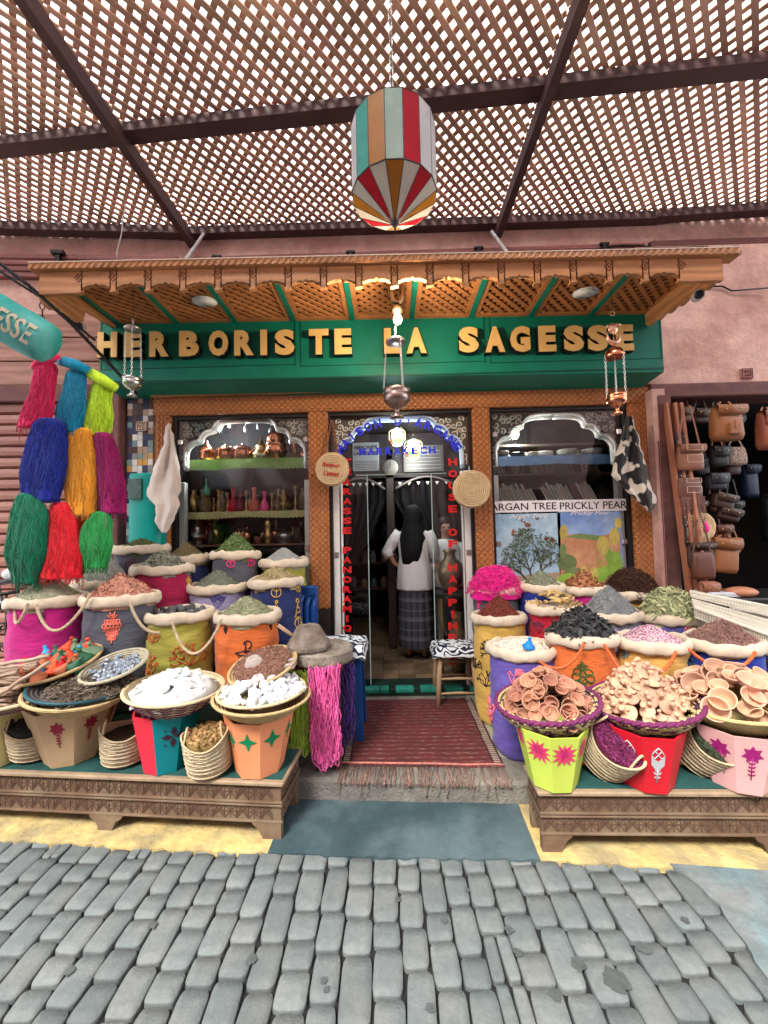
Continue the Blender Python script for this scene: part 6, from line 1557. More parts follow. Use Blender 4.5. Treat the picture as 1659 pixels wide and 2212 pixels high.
def cow_mat():
    m = M('black and white cow hide', (.6, .54, .46), .9, .06, 12, .5, 100, sheen=.3); t = m.node_tree; b = t.nodes['Principled BSDF']
    src = b.inputs['Base Color'].links[0].from_socket; tc = N(t, 'TexCoord'); n = N(t, 'TexNoise'); n.inputs['Scale'].default_value = 7.5; n.inputs['Detail'].default_value = 1.5; t.links.new(tc.outputs['Object'], n.inputs[0])
    r = N(t, 'MapRange'); r.inputs[1].default_value = .475; r.inputs[2].default_value = .5; t.links.new(n.outputs[0], r.inputs[0]); mx = N(t, 'MixRGB'); mx.inputs[2].default_value = (.012, .01, .01, 1)
    t.links.new(r.outputs[0], mx.inputs[0]); t.links.new(src, mx.inputs[1]); t.links.new(mx.outputs[0], b.inputs['Base Color']); return m
hide([(900, 1352, 1366), (930, 1345, 1374), (960, 1340, 1384), (1000, 1326, 1395), (1030, 1322, 1402), (1060, 1350, 1410), (1085, 1372, 1418), (1100, 1392, 1412), (1108, 1398, 1406)], 3.2, cow_mat(), 'black and white cow hide hanging at the right of the right window')
def disc(px, py, r, Y, label, name, cat, txt=None, strap=None):
    p = at(px, py, Y); t = thing(name, tuple(p), label, cat); R_ = r * Y / F; mb = MB()
    T_ = lambda v: (p.x + v[0], p.y + v[2] if len(v) > 2 else 0, p.z + v[1])
    nco = 9; m_ = M('plaited straw', (.62, .47, .28), .9, .15, 24, .8, 70)
    mb.lathe([(.001, -.035), (R_ * .9, -.03), (R_, -.012), (R_, .01), (R_ * .85, .014), (.001, .016)], 40, mat=Matrix.Rotation(pi / 2, 3, 'X') @ Matrix.Scale(-1, 3, (0, 0, 1)), fn=lambda v, a: v * (1 + .02 * nz(a * 2, 0)))
    mb.xf(Matrix.Translation(p)); b = mb.build('disc', m_, t)
    e = MB()
    P = []
    for i in range(nco * 26):
        a = 2 * pi * i / 26; rr = R_ * (1 - i / (nco * 26) * .97) * (1 + .02 * sin(a * 1.0)); P.append((p.x + rr * cos(a), p.y - .036 + .0 + (.012 if rr > R_ * .93 else 0), p.z + rr * sin(a)))
    e.tube(P, R_ / nco * .42, 5); e.build('plaited_coil', m_, b)
    return t, p, R_, b
t, p, R_, b = disc(718, 1015, 36, 3.24, 'round straw bag with red embroidered words hanging on the left door post', 'straw_bag', 'bag')
e = MB(); rm2 = M('dark red stitching', (.42, .02, .03), .8, .1)
for s, dz_, w_ in (('Bonjour', .030, .15), ("L'amour", -.035, .13)): text_on(e, s, (p.x, p.y - .046, p.z + dz_), width=w_, height=.042, depth=.004, bold=.02, rot=.12, shear=.2)
e.build('embroidered_words', rm2, b)
for sx in (-1, 1):
    mb = MB(); top = at(716, 905, 3.3); mb.beam((p.x + sx * .055, p.y - .03, p.z + R_ * .7), (top.x + sx * .004, 3.33, top.z), .014, .004, up=(0, 1, 0)); mb.build('leather_strap', M('brown leather strap', (.16, .055, .03), .5, .2), t)
disc(1018, 1058, 40, 3.26, 'round plaited straw mat hanging on the right door post', 'straw_mat', 'mat')
# ================================================================ rug, step things, stools
def rug():
    t = thing('rug', (.15, 2.86, .125), 'dark red woven rug with striped border and pale fringe in front of the doorway', 'rug')
    m = bpy.data.materials.new('red woven rug'); m.use_nodes = True; T = m.node_tree; L = T.links.new; b = T.nodes['Principled BSDF']; b.inputs['Roughness'].default_value = .95
    tc = N(T, 'TexCoord'); mp = N(T, 'Mapping'); mp.inputs['Scale'].default_value = (22, 60, 1); L(tc.outputs['Object'], mp.inputs[0])
    n1 = N(T, 'TexNoise'); n1.inputs['Scale'].default_value = 1; n1.inputs['Detail'].default_value = 2; L(mp.outputs[0], n1.inputs[0])
    wv = N(T, 'TexWave', bands_direction='Y'); wv.inputs['Scale'].default_value = 6.5; wv.inputs['Distortion'].default_value = 2.5; L(tc.outputs['Object'], wv.inputs[0])
    ad = N(T, 'Math', operation='MULTIPLY'); L(n1.outputs[0], ad.inputs[0]); L(wv.outputs[0], ad.inputs[1])
    cr = N(T, 'ValToRGB'); e = cr.color_ramp.elements; e[0].position = .0; e[0].color = (.085, .014, .014, 1); e[1].position = .62; e[1].color = (.24, .15, .12, 1); k = e.new(.30); k.color = (.17, .022, .02, 1); k = e.new(.44); k.color = (.14, .02, .02, 1); L(ad.outputs[0], cr.inputs[0])
    n2 = N(T, 'TexNoise'); n2.inputs['Scale'].default_value = 5; L(tc.outputs['Object'], n2.inputs[0]); hs = N(T, 'HueSaturation'); mr = N(T, 'MapRange'); mr.inputs[3].default_value = .35; mr.inputs[4].default_value = 1.0; L(n2.outputs[0], mr.inputs[0]); L(mr.outputs[0], hs.inputs['Value']); L(cr.outputs[0], hs.inputs['Color']); L(hs.outputs[0], b.inputs['Base Color'])
    bp = N(T, 'Bump'); bp.inputs['Strength'].default_value = .8; bp.inputs['Distance'].default_value = .004; L(n1.outputs[0], bp.inputs['Height']); L(bp.outputs[0], b.inputs['Normal'])
    x0, x1 = -.33, .63; nx_, ny_ = 40, 60; vs = []; fs = []
    yf = lambda x: SF(x) + .0
    def P(u, v):   # v 0 back .. 1 front, then hangs over the edge
        x = x0 + (x1 - x0) * u; y = 3.28 - (3.28 - (yf(x) + .13)) * v
        return V((x + .004 * nz(v * 8, 3), y, .133 + .004 * nz(u * 6, v * 8, 1)))
    for i in range(ny_ + 1):
        for j in range(nx_ + 1): vs.append(P(j / nx_, i / ny_))
    for i in range(ny_):
        for j in range(nx_): a = i * (nx_ + 1) + j; fs.append((a, a + nx_ + 1, a + nx_ + 2, a + 1))
    bd = []
    for j in range(nx_ + 1): a = P(j / nx_, 1); bd.append((a.x, a.y - .004, .121))
    q = len(vs); vs += bd; base = ny_ * (nx_ + 1)
    for j in range(nx_): fs.append((base + j, q + j, q + j + 1, base + j + 1))
    mb = MB(); mb.add(vs, fs, 0, True); f = mb.build('weave', m, t)
    for (u0, u1, m_, k) in ((.02, .055, 0, 40), (.945, .985, 0, 40)):
        mb = MB()
        for i in range(k):
            v = (i + .5) / k; a, c = P(u0, v), P(u1, v); mb.beam(a + V((0, 0, .003)), c + V((0, 0, .003)), .009, .003)
        mb.build('border_stripes', M('cream black border', (.32, .25, .2), .9, .2, 20), f)
        for uu in (u0 - .008, u1 + .008):
            mb = MB(); mb.tube([P(uu, v / 20) + V((0, 0, .002)) for v in range(21)], .0035, 4); mb.build('border_line', M('dark border line', (.04, .02, .02), .9, .2), f)
    mb = MB(); mb.tube([P(u / 30, .995) + V((0, 0, .003)) for u in range(31)], .006, 5); mb.build('front_edge', M('pinkish rug edge', (.42, .16, .13), .9, .4, 60), f)
    mb = MB()
    for i in range(150):
        u = uni(0, 1); p = P(u, 1) + V((0, 0, -.002)); y = yf(p.x); Q = [p, V((p.x + uni(-.01, .01), (p.y + y) / 2, .128)), V((p.x + uni(-.012, .012), y + .012, .126)), V((p.x + uni(-.015, .015), y - .012, .112))]; z = .112; L_ = uni(.0, .016) if random.random() < .95 else .07
        for k in range(3): z -= L_ / 3; Q.append(V((Q[-1].x + uni(-.006, .006), y - .014 - uni(0, .006), z)))
        mb.tube(Q, .0022, 3)
    mb.build('fringe', M('grubby pink fringe', (.24, .15, .12), .95, .3, 20, isl=.3), t)
rug()
stw = M('peeled pale branch wood', (.42, .28, .16), .7, .2, 7, .3, 40, stretch=(1, 1, .2))
def bw_mat():
    m = M('black and white print', (.66, .70, .72), .8, .06, 10); t = m.node_tree; b = t.nodes['Principled BSDF']; src = b.inputs['Base Color'].links[0].from_socket
    tc = N(t, 'TexCoord'); w_ = N(t, 'TexWave', wave_type='RINGS'); w_.inputs['Scale'].default_value = 9; w_.inputs['Distortion'].default_value = 12; w_.inputs['Detail'].default_value = 1; w_.inputs['Detail Scale'].default_value = 1.5; t.links.new(tc.outputs['Object'], w_.inputs[0])
    n = N(t, 'TexNoise'); n.inputs['Scale'].default_value = 9; t.links.new(tc.outputs['Object'], n.inputs[0])
    mu = N(t, 'Math', operation='MULTIPLY'); t.links.new(w_.outputs[1], mu.inputs[0]); t.links.new(n.outputs[0], mu.inputs[1])
    r = N(t, 'MapRange'); r.inputs[1].default_value = .27; r.inputs[2].default_value = .30; t.links.new(mu.outputs[0], r.inputs[0]); mx = N(t, 'MixRGB'); mx.inputs[2].default_value = (.01, .012, .03, 1)
    t.links.new(r.outputs[0], mx.inputs[0]); t.links.new(src, mx.inputs[1]); t.links.new(mx.outputs[0], b.inputs['Base Color']); return m
bw = bw_mat()
def cushion(t, x0, x1, y0, y1, z):
    mb = MB(); n = 16; vs = []; fs = []
    for i in range(n + 1):
        for j in range(n + 1):
            u, v = i / n * 2 - 1, j / n * 2 - 1; e = max(abs(u), abs(v)); dz_ = .03 * (1 - e ** 6) - .035 * (e > .93) + .008 * nz(u * 2, v * 2, x0) + .008 * nz(u * 6, v * 6, x0) * (e > .8)
            k = 1 + .05 * nz(u * 3, v * 3, 5)
            vs.append(((x0 + x1) / 2 + (x1 - x0) / 2 * u * k, (y0 + y1) / 2 + (y1 - y0) / 2 * v * k, z + dz_))
    for i in range(n):
        for j in range(n): a = i * (n + 1) + j; fs.append((a, a + n + 1, a + n + 2, a + 1))
    nn = len(vs); vs += [(x, y, zz_ - .012) for x, y, zz_ in vs]; fs += [tuple(q + nn for q in reversed(f)) for f in list(fs)]
    bnd = [(i, 0) for i in range(n)] + [(n, j) for j in range(n)] + [(n - i, n) for i in range(n)] + [(0, n - j) for j in range(n)]; B_ = [a * (n + 1) + b for a, b in bnd]
    for i in range(len(B_)): a, b = B_[i], B_[(i + 1) % len(B_)]; fs.append((b, a, a + nn, b + nn))
    mb.add(vs, fs, 0, True); return mb.build('cushion_cover', bw, t)
# wooden stool right of the door
fl_ = [gz(951, 1528, .12), gz(1030, 1528, .12)]; zs = .12 + .42; yb = fl_[0].y + .30
t = thing('wooden_stool', ((fl_[0].x + fl_[1].x) / 2, fl_[0].y + .15, .12), 'low stool of pale branch wood with a black and white cushion, right of the doorway', 'stool')
xc = (fl_[0].x + fl_[1].x) / 2; yc = fl_[0].y + .14
for sx in (-1, 1):
    for sy in (-1, 1): mb = MB(); mb.tube([(xc + sx * .155, yc + sy * .14, .122), (xc + sx * .145, yc + sy * .125, .3), (xc + sx * .125, yc + sy * .11, zs)], [.019, .021, .018], 9); mb.build('leg', stw, t)
for (a, b, z) in (((-1, -1), (1, -1), .22), ((-1, -1), (1, -1), .33), ((-1, 1), (1, 1), .27), ((-1, -1), (-1, 1), .28), ((1, -1), (1, 1), .28), ((-1, 1), (1, 1), .38)):
    mb = MB(); k = .15 - (z - .12) * .05; mb.tube([(xc + a[0] * k, yc + a[1] * k * .9, z), (xc + (a[0] + b[0]) * k / 2, yc + (a[1] + b[1]) * k * .45, z + .004), (xc + b[0] * k, yc + b[1] * k * .9, z)], [.008, .0115, .008], 7); mb.build('stretcher', stw, t)
cushion(t, xc - .19, xc + .19, yc - .16, yc + .16, zs + .005)
# blue stool at the left of the door
p = at(742, 1395, 2.75); t = thing('blue_stool', (p.x - .02, 2.8, .12), 'blue plastic stool under a black and white cloth, left of the doorway', 'stool')
bl = M('blue plastic', (.01, .06, .24), .35, .12, 5); X0, X1 = p.x - .18, p.x + .13; z = p.z
for sx in (X0 + .03, X1 - .03):
    for sy in (2.66, 2.92): mb = MB(); mb.beam((sx + (sx - (X0 + X1) / 2) * .1, sy, .12), (sx, sy, z - .01), .05, .03, up=(0, 1, 0)); mb.build('leg', bl, t)
mb = MB(); mb.bbox(X0, X1, 2.63, 2.95, z - .05, z - .01, .01); mb.build('seat', bl, t)
cushion(t, X0 - .02, X1 + .03, 2.58, 2.98, z + .0)
# table with the stone mill and hanging yarns
zt2 = at(690, 1432, 2.42).z; xa, xb_ = at(628, 1440, 2.42).x, at(746, 1440, 2.42).x
t = thing('small_table', ((xa + xb_) / 2, 2.45, .12), 'small dark table behind the hanging yarn, carrying the stone mill', 'table')
mb = MB(); mb.bbox(xa, xb_ - .01, 2.34, 2.66, zt2 - .03, zt2, .008); mb.build('table_top', M('dark red cloth', (.10, .012, .02), .9, .2), t)
for sx in (xa + .03, xb_ - .04):
    for sy in (2.37, 2.63): mb = MB(); mb.beam((sx, sy, .12), (sx, sy, zt2 - .03), .03, .03, up=(0, 1, 0)); mb.build('leg', brownw, t)
ml = M('rough millstone', (.15, .115, .09), .95, .3, 10, 1.0, 60, col2=(.22, .185, .155), mixsc=14, bd=.008)
xm = (xa + xb_) / 2 + .02
t = thing('stone_mill', (xm, 2.47, zt2), 'brown stone hand mill with a domed top stone and wooden handle, left of the doorway', 'stone mill')
mb = MB(); mb.lathe([(.001, 0), (.165, .0), (.186, .014), (.190, .03), (.190, .074), (.180, .084), (.14, .086), (.138, .078), (.001, .078)], 40, (xm, 2.47, zt2), sm=False, fn=lambda v, a: v * (1 + .025 * nz(cos(a) * 4, sin(a) * 4, v.z * 9))); mb.build('base_stone', M('pale millstone', (.30, .26, .215), .95, .3, 14, 1.0, 50, col2=(.2, .165, .13), mixsc=9, bd=.012), t)
mb = MB(); mb.lathe([(.001, 0), (.118, 0), (.128, .012), (.130, .03), (.122, .045), (.068, .135), (.062, .14), (.024, .138), (.020, .10), (.001, .09)], 40, (xm - .075, 2.42, zt2 + .086), sm=False, fn=lambda v, a: v * (1 + .025 * nz(cos(a) * 4, sin(a) * 4, v.z * 9))); mb.build('top_stone', ml, t)
mb = MB(); mb.tube([(xm - .14, 2.40, zt2 + .15), (xm - .25, 2.38, zt2 + .24)], .011, 8); mb.build('handle', stw, t)
def hank(px0, px1, y0, y1, Y, col, label, n=190, loops=True, taper=.85):
    m = M('wool ' + label[:12], col, .9, .15, 30, isl=.25, sheen=.2); mb = MB(); a = at(px0, y0, Y); b = at(px1, y0, Y); zb_ = at((px0 + px1) / 2, y1, Y).z; xc_ = (a.x + b.x) / 2; hw = (b.x - a.x) / 2
    for k in range(n):
        x = xc_ + uni(-hw, hw); z = a.z - uni(0, .03) if random.random() < .5 else a.z - uni(0, (a.z - zb_) * .7); y = Y + uni(-.03, .04); end = zb_ + (uni(-.05, .12) if random.random() < .75 else uni(0, .2)); Q = []
        x2 = x; ph_ = uni(0, 6); fr_ = uni(25, 60)
        while z > end and len(Q) < 34:
            Q.append((x2 + .008 * sin(z * fr_ + ph_), y + .007 * cos(z * fr_ * .8 + ph_), z)); z -= .017; x2 += uni(-.003, .003) + (xc_ - x2) * .012
        if loops and Q: q = Q[-1]; Q += [(q[0] + .012, q[1] - .004, q[2] - .008), (q[0] + .018, q[1], q[2] + .01), (q[0] + .015, q[1], q[2] + .035)]
        if len(Q) > 2: mb.tube(Q, .0036, 4)
    return mb.build('wool_hank', m, label=label, cat='wool', group='wool hanks hanging from the small table')
hank(668, 733, 1435, 1640, 2.30, (.78, .11, .36), 'long pink wool hank hanging from the small table beside the rug', 260)
hank(622, 668, 1445, 1610, 2.33, (.30, .48, .04), 'yellow green wool hank hanging left of the pink one', 170)
hank(722, 765, 1430, 1600, 2.45, (.045, .01, .13), 'dark purple wool hank at the right side of the pink one', 170, loops=False)
# stack of blue plastic chairs seen between the sacks and the post
p = at(665, 1300, 3.1); t = thing('blue_chair', (p.x, 3.1, .12), 'dark blue plastic chair stack standing in front of the carved post left of the door', 'chair')
for k in range(3):
    x = p.x - .05 + k * .045; mb = MB(); mb.tube([(x, 3.05 + k * .02, .12), (x, 3.05 + k * .02, p.z - .02 * k), (x + .02, 3.06 + k * .02, p.z + .06 - .02 * k)], [.02, .022, .018], 8); mb.build('leg', bl, t)
mb = MB(); mb.bbox(p.x - .1, p.x + .07, 3.12, 3.17, .5, p.z + .12, .015); mb.build('backrest', bl, t)
for k in range(4): mb = MB(); z = .62 + k * .12; mb.beam((p.x - .07, 3.1, z), (p.x + .05, 3.1, z + .06), .02, .02); mb.build('rail', bl, t)
# ================================================================ inside the left window
def shelf(px0, px1, py, Y, depth, label, valance=None, vcol=None, vh=.05):
    a, b = at(px0, py, Y), at(px1, py, Y); z = (a.z + b.z) / 2
    t = thing('shelf', ((a.x + b.x) / 2, Y, z), label, 'shelf'); mb = MB(); mb.bbox(a.x, b.x, Y, Y + depth, z - .015, z, .003); mb.build('board', M('shelf wood', (.22, .12, .07), .5, .2), t)
    if vcol:
        mb = MB(); vs = []; fs = []; n = 120
        for i in range(n + 1):
            x = a.x + (b.x - a.x) * i / n; vs += [(x, Y - .004, z + .004), (x, Y - .008 + .004 * sin(i * .3), z - vh * .5), (x, Y - .006 + .005 * sin(i * .23), z - vh - (.006 if i % 4 < 2 else 0) - .006 * sin(i * .08))]
        for i in range(n):
            for k in (0, 1): fs.append((3 * i + k, 3 * i + k + 1, 3 * i + 4 + k, 3 * i + 3 + k))
        mb.add(vs, fs, 0, True); mb.box(a.x, b.x, Y - .003, Y + depth, z + .001, z + .006); mb.build('scalloped_cloth', M(*vcol), t)
    return z, a.x, b.x
z1, sx0, sx1 = shelf(405, 668, 992, 3.56, .3, 'upper display shelf with a green scalloped cloth in the left window', 1, ('green shelf cloth', (.20, .34, .09), .8, .2, 6), .085)
z2, _, _ = shelf(398, 668, 1106, 3.56, .3, 'middle display shelf with a pale yellow scalloped edge in the left window', 1, ('pale yellow shelf cloth', (.48, .46, .20), .8, .2, 6), .05)
z3, _, _ = shelf(404, 660, 1176, 3.56, .3, 'lower plain wooden display shelf in the left window')
def vessel(name, px, z, Y, prof, m, label, cat, group=None, s=1, n=20, extra=None):
    x = at(px, 1050, Y).x; t = thing(name, (x, Y, z), label, cat, group); mb = MB(); mb.lathe([(r * s, h * s) for r, h in prof], n, (x, Y, z + .001)); mb.build('body', m, t)
    if extra: extra(t, x, Y, z, s)
    return t
pot = [(.001, 0), (.06, 0), (.085, .03), (.09, .07), (.08, .1), (.086, .105), (.084, .11)]
lidc = [(.084, .112), (.07, .13), (.03, .145), (.008, .15), (.012, .162), (.001, .17)]
def addlid(t, x, Y, z, s): mb = MB(); mb.lathe([(r * s, h * s) for r, h in lidc], 20, (x, Y, z)); mb.build('lid', MATS['polished copper'], t); mb = MB(); mb.tube([(x + .08 * s, Y, z + .08 * s), (x + .13 * s, Y - .01, z + .12 * s), (x + .12 * s, Y, z + .15 * s)], .006 * s, 6); mb.build('handle', MATS['aged brass'], t)
def jugh(t, x, Y, z, s): mb = MB(); mb.tube([(x + .05 * s, Y, z + .05 * s), (x + .1 * s, Y - .02, z + .1 * s), (x + .09 * s, Y - .02, z + .18 * s)], .007 * s, 6); mb.build('spout', MATS['aged brass'], t)
vessel('copper_pot', 447, z1, 3.66, [(.001, 0), (.07, 0), (.08, .05), (.075, .09), (.085, .1), (.06, .15), (.02, .19), (.014, .22), (.001, .24)], copper, 'domed copper pot, leftmost on the upper window shelf', 'pot', s=.9)
vessel('copper_pot', 487, z1, 3.64, pot, copper, 'wide lidded copper pan, second from the left on the upper shelf', 'pot', s=.95, extra=addlid)
vessel('copper_pot', 525, z1, 3.64, pot, copper, 'wide lidded copper pan, third from the left on the upper shelf', 'pot', s=1.0, extra=addlid)
vessel('copper_urn', 597, z1, 3.66, [(.001, 0), (.07, 0), (.05, .02), (.09, .05), (.11, .09), (.09, .12), (.10, .14), (.10, .16), (.085, .18), (.09, .2), (.07, .26), (.03, .31), (.01, .33), (.014, .35), (.001, .36)], copper, 'tall domed copper urn with a pointed lid on the upper shelf', 'urn', s=.98, n=28)
vessel('copper_canister', 637, z1, 3.63, [(.001, 0), (.028, 0), (.028, .19), (.02, .2), (.001, .2)], copper, 'narrow copper canister near the right end of the upper shelf', 'canister')
vessel('silver_bowl', 565, z1, 3.6, [(.001, 0), (.03, 0), (.045, .03), (.05, .05)], tin, 'small silver bowl in front of the copper pans', 'bowl')
vessel('copper_flask', 656, z1, 3.68, [(.001, 0), (.05, 0), (.055, .05), (.03, .1), (.015, .14), (.02, .16), (.001, .165)], copper, 'round copper flask at the right end of the upper shelf', 'flask')
cst = [(.001, 0), (.028, 0), (.03, .008), (.01, .018), (.008, .04), (.014, .055), (.008, .07), (.007, .12), (.012, .135), (.007, .15), (.014, .165), (.012, .18), (.001, .18)]
for px, s, lb in ((462, .8, 'short candlestick leftmost on the middle shelf'), (472, 1.2, 'taller brass candlestick second from the left on the middle shelf'), (492, 1.05, 'slim brass candlestick left of the red flask'), (532, 1.1, 'brass candlestick between the two dark flasks'), (587, 1.0, 'short brass candlestick beside the pink bottle'), (612, 1.15, 'brass candlestick right of the pink bottle'), (638, 1.35, 'tallest brass candlestick near the right of the middle shelf')):
    vessel('candlestick', px, z2, 3.62 + uni(-.02, .05), cst, brass, lb, 'candlestick', 'brass candlesticks in the left window', s)
vz = [(.001, 0), (.03, 0), (.045, .04), (.05, .08), (.03, .12), (.014, .15), (.02, .17)]
def cloth_bottle(px, m, lb, z=None, s=1.0): vessel('perfume_bottle', px, z or z2, 3.66, [(.001, 0), (.035, .0), (.045, .03), (.035, .08), (.014, .12), (.012, .17), (.02, .19), (.001, .2)], m, lb, 'bottle', 'perfume bottles in the left window', s)
cloth_bottle(503, M('deep red glass', (.35, .005, .02), .25, .1), 'deep red bottle on the middle window shelf', s=1.2); cloth_bottle(519, M('dark red glass', (.16, .01, .02), .25, .1), 'dark wine bottle right of the red one', s=1.1)
cloth_bottle(571, M('pink glass', (.75, .08, .25), .3, .1), 'bright pink bottle on the middle window shelf', s=1.0); cloth_bottle(549, M('coral glass', (.55, .12, .09), .3, .1), 'coral red bottle left of the pink one', s=1.2)
cloth_bottle(446, M('mint glass', (.10, .38, .28), .3, .1), 'mint green bottle high at the left of the window', z=z2 + .17, s=.8)
for px, s, lb in ((480, 1.2, 'brown patterned vase behind the brass candlesticks'), (655, 1.3, 'grey patterned vase at the right end of the middle shelf'), (444, 1.3, 'bronze vase at the left end of the middle shelf'), (600, .9, 'small rust vase at the middle of the shelf')):
    vessel('vase', px, z2, 3.74, vz, M('patterned vase ' + lb[:6], (.22, .15, .09), .4, .5, 30), lb, 'vase', 'vases in the left window', s)
sam = [(.001, 0), (.05, 0), (.035, .02), (.06, .05), (.085, .07), (.09, .09), (.06, .11), (.05, .14), (.06, .16), (.03, .19), (.012, .22), (.006, .26), (.001, .28)]
vessel('samovar', 427, z3, 3.64, sam, tin, 'silver samovar at the left of the lower window shelf', 'samovar', s=.95, extra=jugh)
vessel('brass_jug', 578, z3, 3.64, [(.001, 0), (.045, 0), (.03, .02), (.045, .05), (.05, .08), (.03, .12), (.035, .16), (.04, .2), (.02, .23), (.008, .25), (.001, .26)], brass, 'tall brass jug standing right of the green curled leaves', 'jug')
vessel('silver_casket', 613, z3, 3.63, [(.001, 0), (.06, 0), (.04, .02), (.075, .04), (.08, .08), (.07, .11), (.03, .13), (.006, .16), (.001, .17)], tin, 'squat silver casket near the right of the lower shelf', 'casket', s=.9, extra=jugh)
vessel('wooden_box', 556, z3, 3.62, [(.001, 0), (.05, 0), (.05, .08), (.001, .081)], M('reddish box', (.18, .05, .03), .5, .2), 'small reddish wooden box beside the brass jug', 'box', n=4, s=.85)
vessel('dark_vase', 455, z3, 3.7, vz, M('dark vase', (.06, .05, .045), .4, .3), 'dark vase beside the samovar', 'vase', s=1.0)
vessel('dark_vase', 640, z3, 3.72, vz, MATS['dark vase'], 'dark vase at the right end of the lower shelf', 'vase', s=.9)
# more metalware crowded at the back of the shelves
random.seed(81)
shp = [cst, vz, [(.001, 0), (.03, 0), (.02, .015), (.038, .05), (.03, .09), (.012, .12), (.012, .15), (.02, .16)], [(.001, 0), (.035, 0), (.035, .09), (.025, .1), (.001, .1)], sam]
for i in range(40):
    z = (z2, z3, z2, z3, z1)[i % 5]; px = 412 + (i * 37) % 245 + uni(-5, 5); k = random.randrange(5); x = at(px, 1050, 3.8).x; mb = MB(); s = uni(.9, 1.5) * (.7 if k == 4 else 1)
    mb.lathe([(r * s, h * s) for r, h in shp[k]], 14, (x, 3.80 + uni(-.015, .015), z + .001)); mb.build('metal_vessel', random.choice((brass, tin, brass, M('dark bronze vessel', (.12, .08, .05), .35, .3, metal=.9), copper)), label='small metal vessel crowded at the back of a shelf in the left window', cat='vessel', group='metal vessels at the back of the left window')
for i in range(9):
    p = at(415 + i * 29 + uni(-6, 6), 925 + uni(-8, 14), 3.72); t = thing('hanging_glass', tuple(p), 'pale glass piece hanging from wire above the copper pots', 'glass ornament', 'glass pieces hanging above the copper pots')
    mb = MB(); mb.ellipsoid(p, (.022, .02, .035), 7, 4, jit=.15); mb.build('glass_body', M('pale window glass', (.30, .36, .40), .15, .3, spec=.8), t); mb = MB(); mb.tube([p + V((0, 0, .03)), (p.x, p.y, 2.66)], .002, 4); mb.build('wire', tin, t)
# a lamp behind the pots and the small coloured one
def lantern(px, py, Y, s, label, watt, col=(1, .95, .88)):
    p = at(px, py, Y); t = thing('small_lantern', tuple(p), label, 'lantern', 'lit lanterns inside the shop')
    mb = MB(); mb.ellipsoid(p, (.75 * s, .75 * s, 1.0 * s), 12, 8); mb.build('bulb', bulb, t)
    mb = MB()
    for k in range(8):
        a = 2 * pi * k / 8; mb.tube([p + V((s * .5 * cos(a), s * .5 * sin(a), s * 1.2)), p + V((s * cos(a), s * sin(a), s * .5)), p + V((s * cos(a), s * sin(a), -s * .5)), p + V((s * .5 * cos(a), s * .5 * sin(a), -s * 1.2))], s * .05, 4)
    mb.tube([p + V((0, 0, s * 1.2)), (p.x, p.y, 2.66)], .003, 4); mb.build('frame', brass, t)
    for k in range(8):
        a, b = 2 * pi * k / 8, 2 * pi * (k + 1) / 8
        mb = MB(); q = [p + V((s * cos(a), s * sin(a), -s * .5)), p + V((s * cos(b), s * sin(b), -s * .5)), p + V((s * .5 * cos(b), s * .5 * sin(b), -s * 1.2)), p + V((s * .5 * cos(a), s * .5 * sin(a), -s * 1.2))]
        mb.add(q, [(0, 1, 2, 3)]); c_ = [(.6, .05, .03), (.1, .45, .1), (.65, .45, .05), (.1, .2, .6)][k % 4]; mb.build('glass_panel', M('lit glass %d' % (k % 4), c_, .3, .05, emit=(c_, 1.6)), t)
    ld = bpy.data.lights.new('lantern_light', 'POINT'); ld.energy = watt; ld.color = col; ld.shadow_soft_size = s; o = bpy.data.objects.new('lantern_light', ld); S.collection.objects.link(o); o.location = p + V((0, -.0, -s * 1.5))
lantern(858, 942, 3.62, .075, 'bright white lit lantern hanging just behind the glass over the door', 3, (.85, .93, 1))
lantern(474, 918, 3.66, .035, 'small bright lamp hanging in the left window above the copper pots', 12, (.9, .93, 1))
lantern(893, 968, 4.3, .10, 'many coloured glass lantern hanging inside the doorway', 3)
lantern(1112, 935, 3.7, .045, 'small coloured glass lantern in the right window', 7)
lantern(820, 900, 5.4, .06, 'far lamp at the back of the shop', 6)
# notices above the inner door
for px0, px1, py0, py1, Y, lines, lb in ((762, 818, 955, 1018, 4.44, ('HERBORISTE', 'LA SAGESSE'), 'white notice with the shop name in black capitals, left above the inner doorway'), (872, 958, 960, 1020, 4.45, (), 'grey framed notice with pale lines, right above the inner doorway')):
    a, b = at(px0, py1, Y), at(px1, py0, Y); t = thing('notice', ((a.x + b.x) / 2, Y, a.z), lb, 'notice'); mb = MB(); mb.bbox(a.x, b.x, Y, Y + .02, a.z, b.z, .004); mb.build('board', M('grey white board' if lines else 'dark grey board', (.42, .44, .44) if lines else (.10, .10, .10), .6, .1), t)
    mb = MB(); w_ = b.x - a.x; h_ = b.z - a.z;
    for i, l in enumerate(lines): text_on(mb, l, ((a.x + b.x) / 2, Y - .002, b.z - h_ * (.18 + .2 * i)), width=w_ * .88, height=h_ * .13, depth=.002, bold=.03)
    for k in range(6): z = a.z + h_ * (.06 + .055 * k) if lines else a.z + h_ * (.12 + .13 * k); mb.box(a.x + w_ * .08, b.x - w_ * .08, Y - .003, Y, z, z + .005)
    mb.build('printed_lines', blk if lines else M('pale print', (.35, .35, .35), .7, .1), t)
